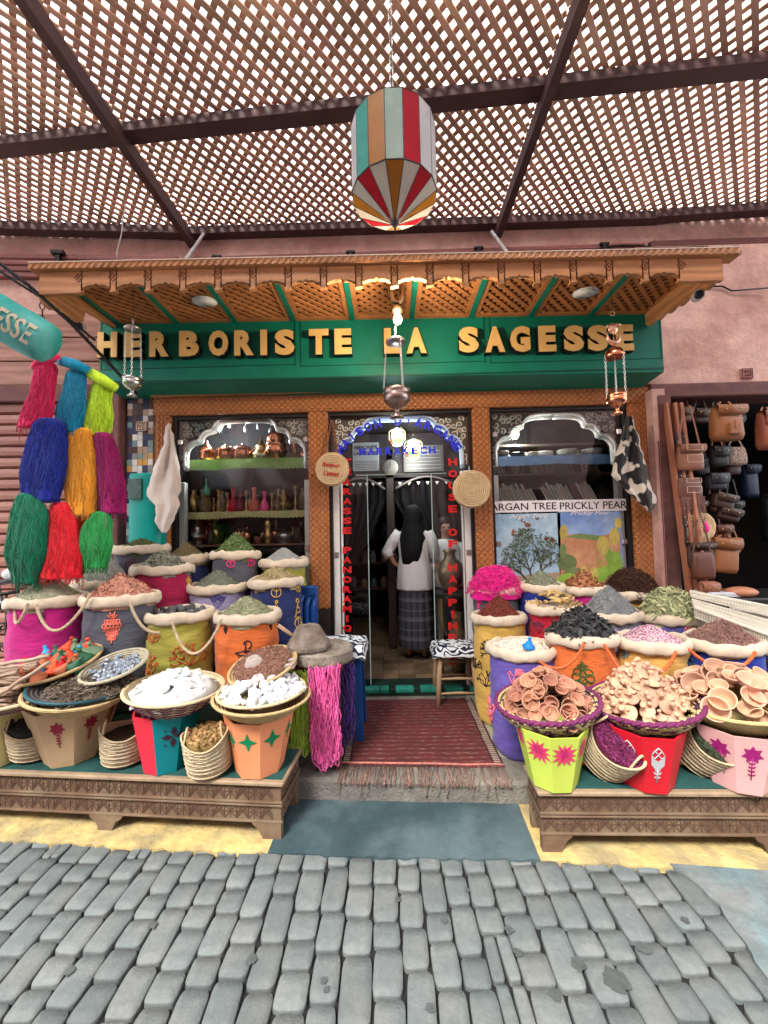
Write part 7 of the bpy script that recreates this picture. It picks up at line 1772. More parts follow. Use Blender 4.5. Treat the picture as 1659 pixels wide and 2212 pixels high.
# inner doorway: curtains, clock, counters
DK = 4.5 / 4.0
def sc45(mb): return mb.xf(Matrix.Translation((0, 0, 1.5)) @ Matrix.Scale(DK, 4) @ Matrix.Translation((0, 0, -1.5)))
t = thing('inner_doorway', (.05, 4.5, .18), 'dark wooden inner doorway with two arches and black curtains', 'doorway')
mb = MB(); mb.bbox(-.04, .045, 4.0, 4.05, .33, 2.35, .01); sc45(mb); mb.build('centre_post', M('dark carved wood', (.045, .03, .026), .4, .3), t)
mb = MB(); mb.box(-.57, .77, 4.0, 4.05, 2.05, 2.5); sc45(mb); mb.build('lintel', M('dark panel', (.03, .026, .03), .5, .3), t)
for (a, b) in ((-.55, -.05), (.055, .72)):
    mb = MB(); mb.tube([(a + (b - a) * i / 20, 3.99, 1.93 + .12 * sin(pi * i / 20)) for i in range(21)], .012, 5); sc45(mb); mb.build('arch_moulding', M('grey arch moulding', (.22, .2, .2), .4, .2), t)
    mb = MB(); vs = []; fs = []; n = 50
    for i in range(n + 1):
        f = i / n; x = a + (b - a) * f; xs = a + .02 + (b - a) * .25 * f if a < 0 else b - .02 - (b - a) * .25 * (1 - f); yy = 4.03 + .02 * sin(f * 40)
        vs += [(x, yy, 2.02), (x, yy + .01, 1.8), (x * .5 + xs * .5, yy, 1.4), (xs, yy, 1.15), (xs, yy, .3)]
    for i in range(n):
        for k in range(4): fs.append((5 * i + k, 5 * i + k + 1, 5 * i + 6 + k, 5 * i + 5 + k))
    mb.add(vs, fs, 0, True); sc45(mb); mb.build('curtain', M('black curtain', (.012, .011, .014), .9, .2), t)
    mb = MB()
    for i in range(7): x = a + .05 + i * (b - a - .1) / 6; mb.add([(x - .02, 3.985, 2.0), (x + .02, 3.985, 2.0), (x, 3.985, 1.965)], [(0, 1, 2)])
    sc45(mb); mb.build('curtain_lace', white, t)
p = at(843, 1010, 4.42); t = thing('wall_clock', tuple(p), 'round grey clock above the inner doorway', 'clock'); mb = MB(); mb.lathe([(.001, -.02), (.08, -.02), (.09, -.01), (.09, .01)], 28, mat=Matrix.Rotation(pi / 2, 3, 'X') @ Matrix.Scale(-1, 3, (0, 0, 1))); mb.xf(Matrix.Translation(p)); mb.build('case', M('clock face', (.25, .25, .22), .4, .2), t)
mb = MB(); mb.beam(p + V((0, -.03, 0)), p + V((0, -.03, .06)), .006, .003, up=(0, 1, 0)); mb.beam(p + V((0, -.03, 0)), p + V((-.04, -.03, -.01)), .006, .003, up=(0, 1, 0)); mb.build('hands', blk, t)
# shelves of jars deep in the shop
random.seed(51)
t = thing('wall_shelves', (-.6, 5.6, .18), 'dark shelving at the back of the shop', 'shelves')
for z in (.7, 1.05, 1.4, 1.75): mb = MB(); mb.box(-1.4, 1.7, 5.5, 5.75, z, z + .02); mb.build('board', brownw, t)
pj_ = None
for z in (.72, 1.07, 1.42, 1.77):
    for i in range(17):
        x = -1.15 + i * .15 + uni(-.03, .03); mb = MB(); h = uni(.12, .2)
        mb.lathe([(.001, 0), (.045, 0), (.048, h * .7), (.03, h * .82), (.034, h), (.001, h)], 10, (x, 5.6, z)); mb.build('jar', M(random.choice(('jar a', 'jar b', 'jar c')), random.choice(((.3, .2, .1), (.12, .16, .2), (.35, .33, .3))), .25, .3), label='small jar on the back shelves of the shop', cat='jar', group='jars on the back shelves')
# side cabinet with metal vessels at the right of the doorway
t = thing('side_table', (.6, 3.78, .18), 'narrow dark side table inside the door at the right, with gilt legs', 'table'); mb = MB(); mb.bbox(.42, .80, 3.62, 3.9, .88, .92, .006); mb.build('table_top', black, t)
for x in (.45, .77):
    for y in (3.65, 3.86): mb = MB(); mb.beam((x, y, .18), (x, y, .88), .02, .02, up=(0, 1, 0)); mb.build('leg', brass, t)
x = at(970, 1265, 3.72).x; t = vessel('embossed_urn', 967, .92, 3.74, [(.001, 0), (.06, 0), (.08, .04), (.12, .12), (.13, .2), (.11, .27), (.06, .31), (.05, .36), (.07, .39), (.06, .4)], M('embossed bronze', (.28, .2, .13), .35, .4, 25, .8, 60, metal=.8), 'big embossed bronze urn on the side table behind the red letters', 'urn', n=28)
vessel('glass_vase', 978, .18, 3.74, [(.001, 0), (.05, 0), (.07, .1), (.09, .3), (.06, .42), (.04, .5), (.06, .55)], M('amber patterned vase', (.28, .18, .09), .25, .4, 30), 'amber vase under the side table right of the doorway', 'vase')
# ================================================================ right window: shelf, bowls, reflected books, posters
z4, _, _ = shelf(1056, 1352, 985, 3.56, .3, 'display shelf with a blue scalloped cloth in the right window', 1, ('blue shelf cloth', (.10, .19, .34), .8, .2, 6), .075)
bw1 = [(.001, 0), (.05, 0), (.08, .03), (.095, .07), (.09, .075), (.07, .035), (.001, .02)]
for px, s, m, lb in ((1082, .9, M('brown bowl', (.10, .07, .055), .5, .4, 20), 'dark brown bowl leftmost on the blue shelf'), (1120, .7, black, 'low black bowl second on the blue shelf'), (1153, .7, M('speckled bowl', (.3, .26, .2), .5, .6, 40), 'speckled bowl beside the white box on the blue shelf'), (1228, .95, M('ringed bowl', (.14, .15, .13), .5, .6, 40), 'ringed grey bowl right of the white box'), (1282, .95, M('grey bowl', (.2, .2, .2), .5, .5, 30), 'grey bowl at the right of the blue shelf')):
    vessel('display_bowl', px, z4, 3.66, bw1, m, lb, 'bowl', 'bowls on the blue shelf', s)
vessel('white_casket', 1178, z4, 3.64, [(.001, 0), (.085, 0), (.09, .04), (.092, .05), (.075, .058), (.001, .06)], M('white box', (.5, .5, .48), .4, .1), 'white eight sided box in the middle of the blue shelf', 'box', n=8, s=.95)
random.seed(61)
t = thing('reflected_bookcase', (1.4, 3.93, 1.2), 'dark bookcase of leaning books, a reflection in the right window built solid', 'bookcase')  # reflection of a bookcase in the pane, modelled as solid books behind it
for z in (1.42, 1.72, 2.02, 2.3): mb = MB(); mb.box(.9, 2.1, 3.72, 3.98, z - .02, z); mb.build('board', M('grey brown board', (.12, .10, .085), .5, .2), t)
bkc = [(.30, .29, .26), (.04, .13, .09), (.22, .04, .05), (.25, .14, .07), (.05, .08, .15), (.33, .33, .31), (.1, .08, .07)]
for z, lean in ((1.722, .45), (2.022, .22), (1.422, .05)):
    x = .94
    while x < 2.0:
        if random.random() < .1: x += .08; continue
        w_ = uni(.012, .026); h = uni(.16, .235); m_ = Matrix.Translation((x, 3.78, z)) @ Matrix.Rotation(-lean, 4, 'Y'); mb = MB(); mb.box(0, w_, 0, .14, 0, h, 0); mb.box(.0025, w_ - .0025, -.0015, .135, h * .05, h + .001 - .004, 1); mb.xf(m_)
        k = random.randrange(7); mb.build('book', [M('book cover %d' % k, bkc[k], .5, .1), M('page edge', (.5, .47, .4), .8, .1)], label='book of the bookcase reflection in the right window, built solid', cat='book', group='books reflected in the right window'); x += (w_ + .003) / cos(lean)
def card(px0, px1, py0, py1, Y, txt, lb):
    a, b = at(px0, py1, Y), at(px1, py0, Y); t = thing('paper_strip', ((a.x + b.x) / 2, Y, a.z), lb, 'label strip'); mb = MB(); mb.box(a.x, b.x, Y, Y + .003, a.z, b.z); mb.build('paper', M('white paper', (.74, .72, .74), .7, .04), t)
    w_ = b.x - a.x; h_ = b.z - a.z; mb = MB(); text_on(mb, txt, ((a.x + b.x) / 2, Y - .001, (a.z + b.z) / 2), width=w_ * .95, height=h_ * .62, depth=.002, bold=.006)
    vs = list(mb.v); mb.build('lettering', M('dark print', (.03, .012, .02), .6, .05), t)
card(1056, 1205, 1080, 1108, FY - .004, 'ARGAN TREE', 'white paper strip reading ARGAN TREE across the right window'); card(1206, 1357, 1077, 1106, FY - .004, 'PRICKLY PEAR', 'white paper strip reading PRICKLY PEAR across the right window')
def flat(name, par, polys, m, Y):
    mb = MB()
    for k, pl in enumerate(polys):
        q = [at(x, y, Y) for x, y in pl]; mb.add([(v.x, Y - .00004 * k, v.z) for v in q], [tuple(range(len(q)))])
    return mb.build(name, m, par)
def oval(x, y, rx, ry, rot=0, n=12): return [(x + rx * cos(a) * cos(rot) - ry * sin(a) * sin(rot), y + rx * cos(a) * sin(rot) + ry * sin(a) * cos(rot)) for a in [2 * pi * i / n for i in range(n)]]
pm = lambda n, c, **k: M('print ' + n, tuple(x * .9 for x in c), .5, .2, 12, **{**k, **({'col2': tuple(x * .9 for x in k['col2'])} if 'col2' in k else {})})
PY = FY + .0
def poster(x0, x1, y0, y1, lb):
    a, b = at(x0, y1, PY), at(x1, y0, PY); t = thing('poster', ((a.x + b.x) / 2, PY, a.z), lb, 'poster'); mb = MB(); mb.box(a.x, b.x, PY, PY + .005, a.z, b.z); mb.build('sheet', pm('sky ' + lb[:5], (.30, .47, .62) if x0 < 1150 else (.16, .28, .58), col2=(.40, .55, .66) if x0 < 1150 else (.3, .42, .66), mixsc=4), t); return t
t = poster(1076, 1210, 1108, 1290, 'argan tree poster with goats among the branches, left in the right window')
flat('printed_ground', t, [[(1076, 1250), (1150, 1240), (1210, 1236), (1210, 1290), (1076, 1290)]], pm('ground', (.40, .30, .21)), PY - .001)
random.seed(71)
mb = MB(); Yp = PY - .002
def brp(x, y, a, l, w_, d):
    x2, y2 = x + l * cos(a), y - l * sin(a); p, q = at(x, y, Yp), at(x2, y2, Yp); mb.beam(p, q, w_ * Yp / F, .0008, up=(0, 1, 0))
    if d:
        for s_ in (-.5, .1, .6): brp(x2, y2, a + s_ + uni(-.2, .2), l * uni(.6, .85), w_ * .62, d - 1)
for a, x in ((100, 1150), (70, 1158), (130, 1145)): brp(x, 1262, radians(a), 30, 4, 3)
mb.build('printed_branches', pm('branch', (.07, .06, .05)), t)
lf = []
for i in range(420):
    c_ = random.choice(((1150, 1180, 46, 42), (1110, 1205, 28, 32), (1182, 1190, 26, 34), (1130, 1160, 22, 22))); a = uni(0, 6.28); r = sqrt(uni(0, 1)); lf.append(oval(min(1206, max(1079, c_[0] + c_[2] * r * cos(a))), c_[1] + c_[3] * r * sin(a), uni(1.5, 3.6), uni(1, 2.4), uni(0, 3), 5))
flat('printed_foliage', t, lf, pm('foliage', (.10, .135, .075), isl=.5), PY - .003)
flat('printed_goats', t, [oval(1140, 1134, 7, 5, .2, 8), oval(1133, 1128, 3, 2.4, 0, 6), oval(1108, 1150, 3, 8, .2, 8), oval(1122, 1155, 5, 3, .3, 8), oval(1160, 1120, 4, 3, .3, 8), oval(1180, 1164, 5, 5, .3, 8), oval(1193, 1166, 6, 5, .3, 8), oval(1127, 1124, 2, 4, 0, 6)], pm('goat', (.20, .08, .05), isl=.4), PY - .0245 + .0205)
def script(t, x0, x1, y, txt):
    a, b = at(x0, y, PY - .006), at(x1, y, PY - .006); mb = MB(); text_on(mb, txt, ((a.x + b.x) / 2, PY - .006, a.z), width=b.x - a.x, height=.045, depth=.001, shear=.4, bold=0); mb.build('script_title', M('white print', (.8, .8, .8), .5, .05), t)
script(t, 1100, 1182, 1117, 'Argan Tree')
t = poster(1211, 1340, 1104, 1290, 'prickly pear poster of yellow cactus fruit and red desert ground, right in the right window')
flat('printed_ground', t, [[(1211, 1158), (1240, 1153), (1290, 1158), (1340, 1150), (1340, 1290), (1211, 1290)]], pm('desert', (.50, .22, .11), col2=(.58, .32, .17)), PY - .001)
flat('printed_scrub', t, [[(1222, 1160), (1250, 1152), (1290, 1156), (1310, 1162), (1290, 1168), (1250, 1164)], oval(1225, 1215, 22, 18), oval(1240, 1245, 24, 20), oval(1216, 1190, 8, 16)], pm('scrub', (.16, .22, .08), isl=.4), PY - .002)
flat('printed_cactus', t, [oval(1328, 1225, 17, 36), oval(1300, 1240, 14, 20, .3), oval(1230, 1258, 30, 20), oval(1312, 1195, 9, 22, -.3)], pm('cactus', (.24, .40, .06), isl=.3), PY - .003)
flat('printed_fruit', t, [oval(1303, 1178, 13, 21, -.1), oval(1327, 1158, 11, 19), oval(1335, 1130, 8, 12), oval(1218, 1150, 9, 17), oval(1283, 1240, 8, 15), oval(1262, 1232, 7, 9), oval(1296, 1216, 7, 12)], pm('fruit', (.5, .40, .10), isl=.3), PY - .004)
sp_ = []
for (x, y, rx, ry) in ((1303, 1178, 13, 21), (1327, 1158, 11, 19), (1218, 1150, 9, 17), (1283, 1240, 8, 15), (1328, 1225, 17, 36)):
    for i in range(14): a = uni(0, 6.28); r = sqrt(uni(0, 1)) * .85; sp_.append(oval(x + rx * r * cos(a), y + ry * r * sin(a), .9, .9, 0, 5))
flat('printed_spines', t, sp_, pm('spine', (.16, .16, .04)), PY - .006)
script(t, 1232, 1318, 1110, 'Prickly Pear')
# ================================================================ people
def skin_body(name, par, joints, edges, mat, root=0):
    me = bpy.data.meshes.new(name); me.from_pydata([j[0] for j in joints], edges, []); o = bpy.data.objects.new(name, me); S.collection.objects.link(o); me.materials.append(mat)
    md = o.modifiers.new('skin', 'SKIN'); md.use_smooth_shade = True
    for i, j in enumerate(joints): me.skin_vertices[0].data[i].radius = j[1]; me.skin_vertices[0].data[i].use_root = (i == root)
    sb = o.modifiers.new('sub', 'SUBSURF'); sb.levels = sb.render_levels = 2
    if par: o.parent = par
    return o
skinm = M('warm brown skin', (.30, .14, .085), .55, .08, 8)
palem = M('light brown skin', (.46, .26, .18), .5, .06, 8)
def loft(mb, rows, n=40, fn=None, cap=True, mi=0):
    """rows: (x, y, z, rx, ry)"""
    vs = []; fs = []
    for i, (x, y, z, rx, ry) in enumerate(rows):
        for j in range(n):
            a = 2 * pi * j / n; k = fn(a, i / (len(rows) - 1)) if fn else 1; vs.append((x + rx * cos(a) * k, y + ry * sin(a) * k, z))
    for i in range(len(rows) - 1):
        for j in range(n): fs.append((i * n + j, i * n + (j + 1) % n, i * n + n + (j + 1) % n, i * n + n + j))
    if cap: fs += [tuple(range(n - 1, -1, -1)), tuple((len(rows) - 1) * n + j for j in range(n))]
    mb.add(vs, fs, mi, True)
f0 = at(893, 1402, 4.18); X, Yp_, Z0 = f0.x, 4.18, .179
sc_ = 1.0
P_ = lambda x, y, z: (X + x, Yp_ + y, Z0 + z)
pe = thing('person', (X, Yp_, Z0), 'person seen from behind in the doorway in black head covering, white shirt and checked skirt', 'person'); ORG[pe.name] = (X, Yp_, Z0)
def pj2(l): return [(V(p), (r, r2)) for p, r, r2 in l]
J = pj2([((0, 0, .92), .12, .10), ((0, 0, 1.08), .10, .085), ((0, 0, 1.28), .13, .09), ((0, .0, 1.38), .06, .05), ((0, -.005, 1.44), .045, .045), ((0, 0, 1.51), .07, .075), ((0, .0, 1.59), .065, .075),
         ((-.16, 0, 1.34), .05, .045), ((-.30, .0, 1.16), .042, .038), ((-.235, -.02, 1.03), .035, .03), ((-.155, -.02, .97), .022, .018),
         ((.16, 0, 1.34), .05, .045), ((.20, .06, 1.12), .042, .038), ((.17, .20, 1.02), .032, .028), ((.15, .26, 1.0), .02, .016),
         ((-.09, 0, .82), .085, .085), ((-.085, -.01, .46), .055, .055), ((-.085, .01, .10), .035, .035), ((-.085, .02, .03), .03, .025), ((-.09, .13, .02), .03, .015),
         ((.09, 0, .82), .085, .085), ((.085, -.01, .46), .055, .055), ((.085, .01, .10), .035, .035), ((.085, .02, .03), .03, .025), ((.09, .13, .02), .03, .015),
         ((-.12, -.01, .955), .010, .010), ((-.13, -.045, .945), .009, .009), ((.15, .30, 1.0), .010, .008)])
E_ = [(0, 1), (1, 2), (2, 3), (3, 4), (4, 5), (5, 6), (2, 7), (7, 8), (8, 9), (9, 10), (2, 11), (11, 12), (12, 13), (13, 14), (0, 15), (15, 16), (16, 17), (17, 18), (18, 19), (0, 20), (20, 21), (21, 22), (22, 23), (23, 24), (10, 25), (10, 26), (14, 27)]
skin_body('body', pe, J, E_, skinm)
def plaid():
    m = M('dark plaid', (.03, .03, .045), .9, .2, 14, .4, 90); t = m.node_tree; b = t.nodes['Principled BSDF']; src = b.inputs['Base Color'].links[0].from_socket
    tc = N(t, 'TexCoord'); sp = N(t, 'SeparateXYZ'); t.links.new(tc.outputs['Object'], sp.inputs[0]); last = src
    for ax_, k, ph_ in ((0, 95, 0), (2, 62, 0), (0, 190, 1), (2, 31, .4)):
        ml_ = N(t, 'Math', operation='MULTIPLY_ADD'); ml_.inputs[1].default_value = k; ml_.inputs[2].default_value = ph_; t.links.new(sp.outputs[ax_], ml_.inputs[0]); s_ = N(t, 'Math', operation='SINE'); t.links.new(ml_.outputs[0], s_.inputs[0])
        r = N(t, 'MapRange'); r.inputs[1].default_value = .72; r.inputs[2].default_value = .86; r.inputs[4].default_value = .4; t.links.new(s_.outputs[0], r.inputs[0]); mx = N(t, 'MixRGB'); mx.inputs[2].default_value = (.15, .15, .18, 1); t.links.new(r.outputs[0], mx.inputs[0]); t.links.new(last, mx.inputs[1]); last = mx.outputs[0]
    t.links.new(last, b.inputs['Base Color']); return m
mb = MB(); loft(mb, [(0, .01, .13, .195, .16), (0, .01, .14, .20, .165), (0, .0, .4, .19, .155), (0, 0, .7, .185, .15), (0, 0, .9, .175, .14), (0, 0, 1.0, .15, .12)], 72, lambda a, f: 1 + (.045 * sin(a * 12 + 1.5 * f) + .03 * sin(a * 5 + f)) * (1 - f)); mb.build('skirt', plaid(), pe, world=False)
shm = M('white shirt cloth', (.70, .70, .72), .85, .06, 9, .3, 40, bd=.01)
mb = MB(); loft(mb, [(.0, 0, .74, .20, .165), (.0, 0, .76, .205, .17), (0, 0, .95, .19, .15), (0, 0, 1.1, .165, .125), (0, 0, 1.25, .185, .12), (0, 0, 1.35, .19, .10), (0, 0, 1.40, .11, .075), (0, 0, 1.43, .06, .06)], 60, lambda a, f: 1 + (.035 * sin(a * 9 + 7 * f) + .06 * nz(cos(a) * 3, sin(a) * 3, f * 6)) * (1 - f))
for sx, pts in ((-1, [(-.16, 0, 1.36), (-.24, 0, 1.26), (-.315, 0, 1.15), (-.28, -.01, 1.09)]), (1, [(.16, 0, 1.36), (.21, .02, 1.24), (.22, .07, 1.12), (.2, .14, 1.06)])):
    mb.tube([(x, y, z) for x, y, z in pts], [.07, .068, .066, .06], 14)
mb.build('shirt', shm, pe, world=False)
mb = MB(); loft(mb, [(-.02, -.07, .98, .05, .02), (-.02, -.085, 1.02, .10, .05), (-.01, -.08, 1.15, .125, .07), (0, -.05, 1.3, .15, .10), (0, -.02, 1.40, .13, .10), (0, 0, 1.46, .115, .105), (0, 0, 1.54, .115, .115), (0, .005, 1.62, .09, .095), (0, .01, 1.665, .04, .045)], 40, lambda a, f: 1 + .03 * sin(a * 7 + 3 * f) * (1 - f)); mb.build('head_covering', M('black hair cloth', (.006, .006, .008), .8, .2), pe, world=False)
for sx in (-1, 1): mb = MB(); mb.bbox(sx * .088 - .038, sx * .088 + .038, -.06, .17, -.001, .014, .006); mb.build('shoe_sole', blk, pe, world=False)
pe.scale = (.93, .93, .96); pe.location.x += .03; pe.rotation_euler = (0, 0, -.25)
# second person, facing the street, behind the glass at the right
f1 = at(962, 1140, 4.36); X2, Y2 = f1.x, 4.36; hz = f1.z - .179
pe2 = thing('person', (X2, Y2, .179), 'person in a white jacket facing out behind the right door glass, dark hair tied back', 'person'); ORG[pe2.name] = (X2, Y2, .179)
k2 = hz / 1.52
J = pj2([((0, 0, .9 * k2), .12, .10), ((0, 0, 1.08 * k2), .10, .08), ((0, 0, 1.26 * k2), .12, .085), ((0, 0, 1.35 * k2), .06, .05), ((0, 0, 1.40 * k2), .042, .042), ((0, -.01, 1.47 * k2), .055, .065), ((0, -.01, 1.53 * k2), .068, .08), ((0, .0, 1.6 * k2), .06, .07),
         ((-.15, 0, 1.31 * k2), .048, .042), ((-.2, -.02, 1.08 * k2), .04, .036), ((-.08, -.18, 1.06 * k2), .03, .026), ((-.02, -.2, 1.08 * k2), .02, .016),
         ((.15, 0, 1.31 * k2), .048, .042), ((.2, -.02, 1.08 * k2), .04, .036), ((.08, -.18, 1.0 * k2), .03, .026), ((.0, -.2, 1.0 * k2), .02, .016),
         ((-.09, 0, .8), .085, .085), ((-.085, -.01, .45), .055, .055), ((-.085, .01, .09), .035, .035), ((-.09, -.10, .02), .03, .015),
         ((.09, 0, .8), .085, .085), ((.085, -.01, .45), .055, .055), ((.085, .01, .09), .035, .035), ((.09, -.10, .02), .03, .015), ((0, -.085, 1.49 * k2), .014, .012)])
skin_body('body', pe2, J, [(0, 1), (1, 2), (2, 3), (3, 4), (4, 5), (5, 6), (6, 7), (2, 8), (8, 9), (9, 10), (10, 11), (2, 12), (12, 13), (13, 14), (14, 15), (0, 16), (16, 17), (17, 18), (18, 19), (0, 20), (20, 21), (21, 22), (22, 23), (6, 24)], palem)
mb = MB(); loft(mb, [(0, 0, .10, .15, .13), (0, 0, .5, .16, .14), (0, 0, .8, .165, .14), (0, 0, .95, .15, .13)], 40); mb.build('trousers', M('dark trousers', (.02, .02, .03), .8, .2), pe2, world=False)
mb = MB(); loft(mb, [(0, 0, .72, .19, .15), (0, 0, .95, .18, .14), (0, 0, 1.1 * k2, .155, .12), (0, 0, 1.25 * k2, .175, .115), (0, 0, 1.33 * k2, .17, .09), (0, 0, 1.38 * k2, .07, .06)], 40, lambda a, f: 1 + .03 * sin(a * 8 + 3 * f) * (1 - f))
for sx in (-1, 1): mb.tube([(sx * .15, 0, 1.33 * k2), (sx * .2, -.01, 1.18 * k2), (sx * .2, -.04, 1.07 * k2), (sx * .13, -.13, 1.04 * k2)], [.065, .06, .055, .045], 12)
mb.build('jacket', shm, pe2, world=False)
mb = MB(); mb.ellipsoid((0, .02, 1.57 * k2), (.088, .09, .09), 16, 10); mb.build('hair', M('black hair', (.01, .008, .008), .5, .2), pe2, world=False)
mb = MB()
for sx in (-1, 1): mb.ellipsoid((sx * .028, -.082, 1.525 * k2), (.013, .006, .007), 8, 5, 0)
mb.build('eyes', blk, pe2, world=False)
mb = MB(); mb.ellipsoid((0, -.082, 1.455 * k2), (.022, .006, .007), 8, 5); mb.build('mouth', M('lips', (.3, .06, .06), .5, .05), pe2, world=False)
# ================================================================ leather goods at the right
lea = lambda n, c: M('leather ' + n, c, .5, .18, 7, .3, 70, spec=.4)
tan, sand, brn, dkb, blkl = lea('tan', (.25, .09, .03)), lea('sand', (.24, .095, .055)), lea('brown', (.10, .032, .018)), lea('dark brown', (.045, .02, .013)), lea('black', (.008, .009, .010))
def bag(name, px, py, w, h, Y, m, label, flap=.4, strap=None, fringe=0, pockets=0, rot=0, deco=None, d=.07, cat='bag', rounded=.012, group='leather bags hanging in the doorway'):
    """px,py: middle of the bag in the picture, w,h in picture pixels"""
    c = at(px, py, Y); W_, H_ = w * Y / F / 2 * .88, h * Y / F / 2 * .92; t = thing(name, tuple(c), label, cat, group); t.rotation_euler = (0, rot, 0); ORG[t.name] = (0, 0, 0)
    mb = MB(); vs = []; fs = []; n = 24; prof = [(-1, .72, .5), (-.97, .9, .8), (-.7, 1.0, 1), (0, .98, 1), (.6, .93, .8), (.92, .88, .5), (1, .8, .3)]
    for (v, kx, ky) in prof:
        for j in range(n):
            a = 2 * pi * j / n; cx_ = abs(cos(a)) ** .45 * (1 if cos(a) > 0 else -1); sy = abs(sin(a)) ** .7 * (1 if sin(a) > 0 else -1); vs.append((W_ * kx * cx_ * (1 + .03 * nz(v * 2, a, px)), d / 2 * ky * sy * (1 + .2 * nz(a, v * 3, px)), v * H_))
    for i in range(len(prof) - 1):
        for j in range(n): fs.append((i * n + j, i * n + (j + 1) % n, i * n + n + (j + 1) % n, i * n + n + j))
    fs += [tuple(range(n - 1, -1, -1)), tuple((len(prof) - 1) * n + j for j in range(n))]
    mb.add(vs, fs, 0, True); mb.build('body', m, t, world=False)
    if flap:
        mb = MB(); k = 10; vs = [];
        for i in range(k + 1):
            f = i / k; hw = W_ * (1.0 if f < .75 else sqrt(max(0, 1 - ((f - .75) / .27) ** 2)) * .85 + .15); z = H_ * 1.02 - 2 * H_ * flap * f; y = -d * .5 - .006 - .012 * sin(pi * min(1, f * 1.2)) if f > 0 else -.0
            vs += [(-hw, y, z), (hw, y, z), (-hw, y + .006, z), (hw, y + .006, z)]
        fs = []
        for i in range(k): a = i * 4; fs += [(a, a + 1, a + 5, a + 4), (a + 2, a + 6, a + 7, a + 3), (a, a + 4, a + 6, a + 2), (a + 1, a + 3, a + 7, a + 5)]
        fs.append((k * 4, k * 4 + 1, k * 4 + 3, k * 4 + 2)); mb.add(vs, fs, 0, True); fl_ = mb.build('flap', m, t, world=False)
        mb = MB(); z = H_ * 1.02 - 2 * H_ * flap * .5
        for s_ in (-.5, .5): mb = MB(); mb.ellipsoid((W_ * s_, -d * .5 - .02, z), (.006, .004, .006), 6, 4); mb.build('stud', brass, fl_, world=False)
    for k in range(pockets):
        s_ = (-.5, .5, 0)[k] if pockets > 1 else 0; mb = MB(); mb.bbox(W_ * (s_ - .36), W_ * (s_ + .36), -d * .5 - .025, -d * .4, -H_ * .75, -H_ * .1, .008); pk = mb.build('pocket', m, t, world=False)
        mb = MB(); mb.bbox(W_ * s_ - .008, W_ * s_ + .008, -d * .5 - .031, -d * .5 - .02, -H_ * .45, H_ * .02, .002); mb.build('buckle_strap', m, pk, world=False)
    if deco:
        mb = MB()
        for (z0, z1) in ((H_ * .45, H_ * .85), (-H_ * .45, H_ * .1)):
            y = -d * .5 - .021
            for (a, b, c_, e_) in ((-W_ * .6, W_ * .6, z0, z0 + .003), (-W_ * .6, W_ * .6, z1, z1 + .003), (-W_ * .6, -W_ * .6 + .003, z0, z1), (W_ * .6, W_ * .6 + .003, z0, z1)): mb.box(a, b, y - .003, y, c_, e_)
        mb.build('tooled_lines', deco, t, world=False)
    if strap:
        mb = MB(); top = strap * Y / F
        for s_ in (-1, 1): mb.beam((s_ * W_ * .85, 0, H_ * .8), (s_ * W_ * .25 + .0, .0, H_ + top), .012, .004, up=(0, 1, 0))
        mb.build('strap', m, t, world=False)
    if fringe:
        mb = MB()
        for i in range(34):
            x = -W_ * .95 + 1.9 * W_ * i / 33; L = fringe * Y / F * uni(.8, 1.1); mb.beam((x, -d * .5, -H_ * .8), (x + uni(-.02, .03), -d * .5 + uni(-.01, .01), -H_ * .8 - L), .007, .002, up=(0, 1, 0))
        mb.build('fringe', m, t, world=False)
    return t
RY = 3.2
pale = M('pale stitching', (.55, .4, .3), .7, .1)
bag('rucksack', 1568, 915, 70, 82, 3.15, tan, 'tan leather rucksack with front pocket hanging highest in the right doorway', flap=.33, pockets=1, strap=10, d=.13, cat='rucksack')
bag('satchel', 1490, 988, 62, 62, RY - .05, sand, 'pinkish sand satchel with tooled square panels and long straps', flap=.38, strap=85, deco=pale)
bag('satchel', 1488, 1055, 58, 50, RY - .04, lea('pinkish brown', (.13, .045, .03)), 'pinkish brown satchel with a long leather fringe under the sand one', flap=0, fringe=60, deco=pale)
bag('shoulder_bag', 1552, 985, 40, 48, RY, blkl, 'small black leather shoulder bag with one wide strap', flap=.6, strap=95)
bag('shoulder_bag', 1590, 985, 46, 42, 3.3, M('carpet pattern', (.36, .28, .24), .9, .8, 60), 'patterned carpet bag hanging under the rucksack', flap=0, strap=20)
bag('shoulder_bag', 1545, 1040, 44, 40, RY + .02, lea('navy', (.02, .022, .03)), 'round dark leather bag under the black one', flap=.7, d=.09)
bag('shoulder_bag', 1562, 1082, 50, 36, RY, dkb, 'dark brown bag with a metal clasp above the belt pouches', flap=.6, rot=.25)
bag('shoulder_bag', 1572, 1110, 52, 30, RY + .02, dkb, 'dark brown flat bag directly under the clasped one', flap=.7, rot=.25)
bag('belt_pouch', 1558, 1152, 38, 40, RY, brn, 'round brown belt pouch left of the stacked bags', flap=.55, pockets=1, cat='pouch')
bag('backpack', 1563, 1200, 66, 80, 3.12, tan, 'large tan flat bag with a short flap low in the doorway', flap=.35, strap=6, rot=.12)
bag('shoulder_bag', 1512, 1200, 62, 60, 3.1, dkb, 'wide dark brown bag behind the apron shaped pouch', flap=.3)
bag('tool_pouch', 1518, 1222, 52, 62, 3.02, brn, 'brown apron shaped leather pouch hanging on a long strap', flap=0, strap=70, cat='pouch')
bag('belt_pouch', 1528, 1275, 40, 40, 2.98, lea('rust', (.27, .10, .055)), 'rust brown pouch with a round pierced ornament, lowest of all', flap=.7, cat='pouch')
bag('shoulder_bag', 1575, 1290, 58, 40, 3.05, brn, 'brown rounded bag lying at the bottom of the doorway', flap=.6)
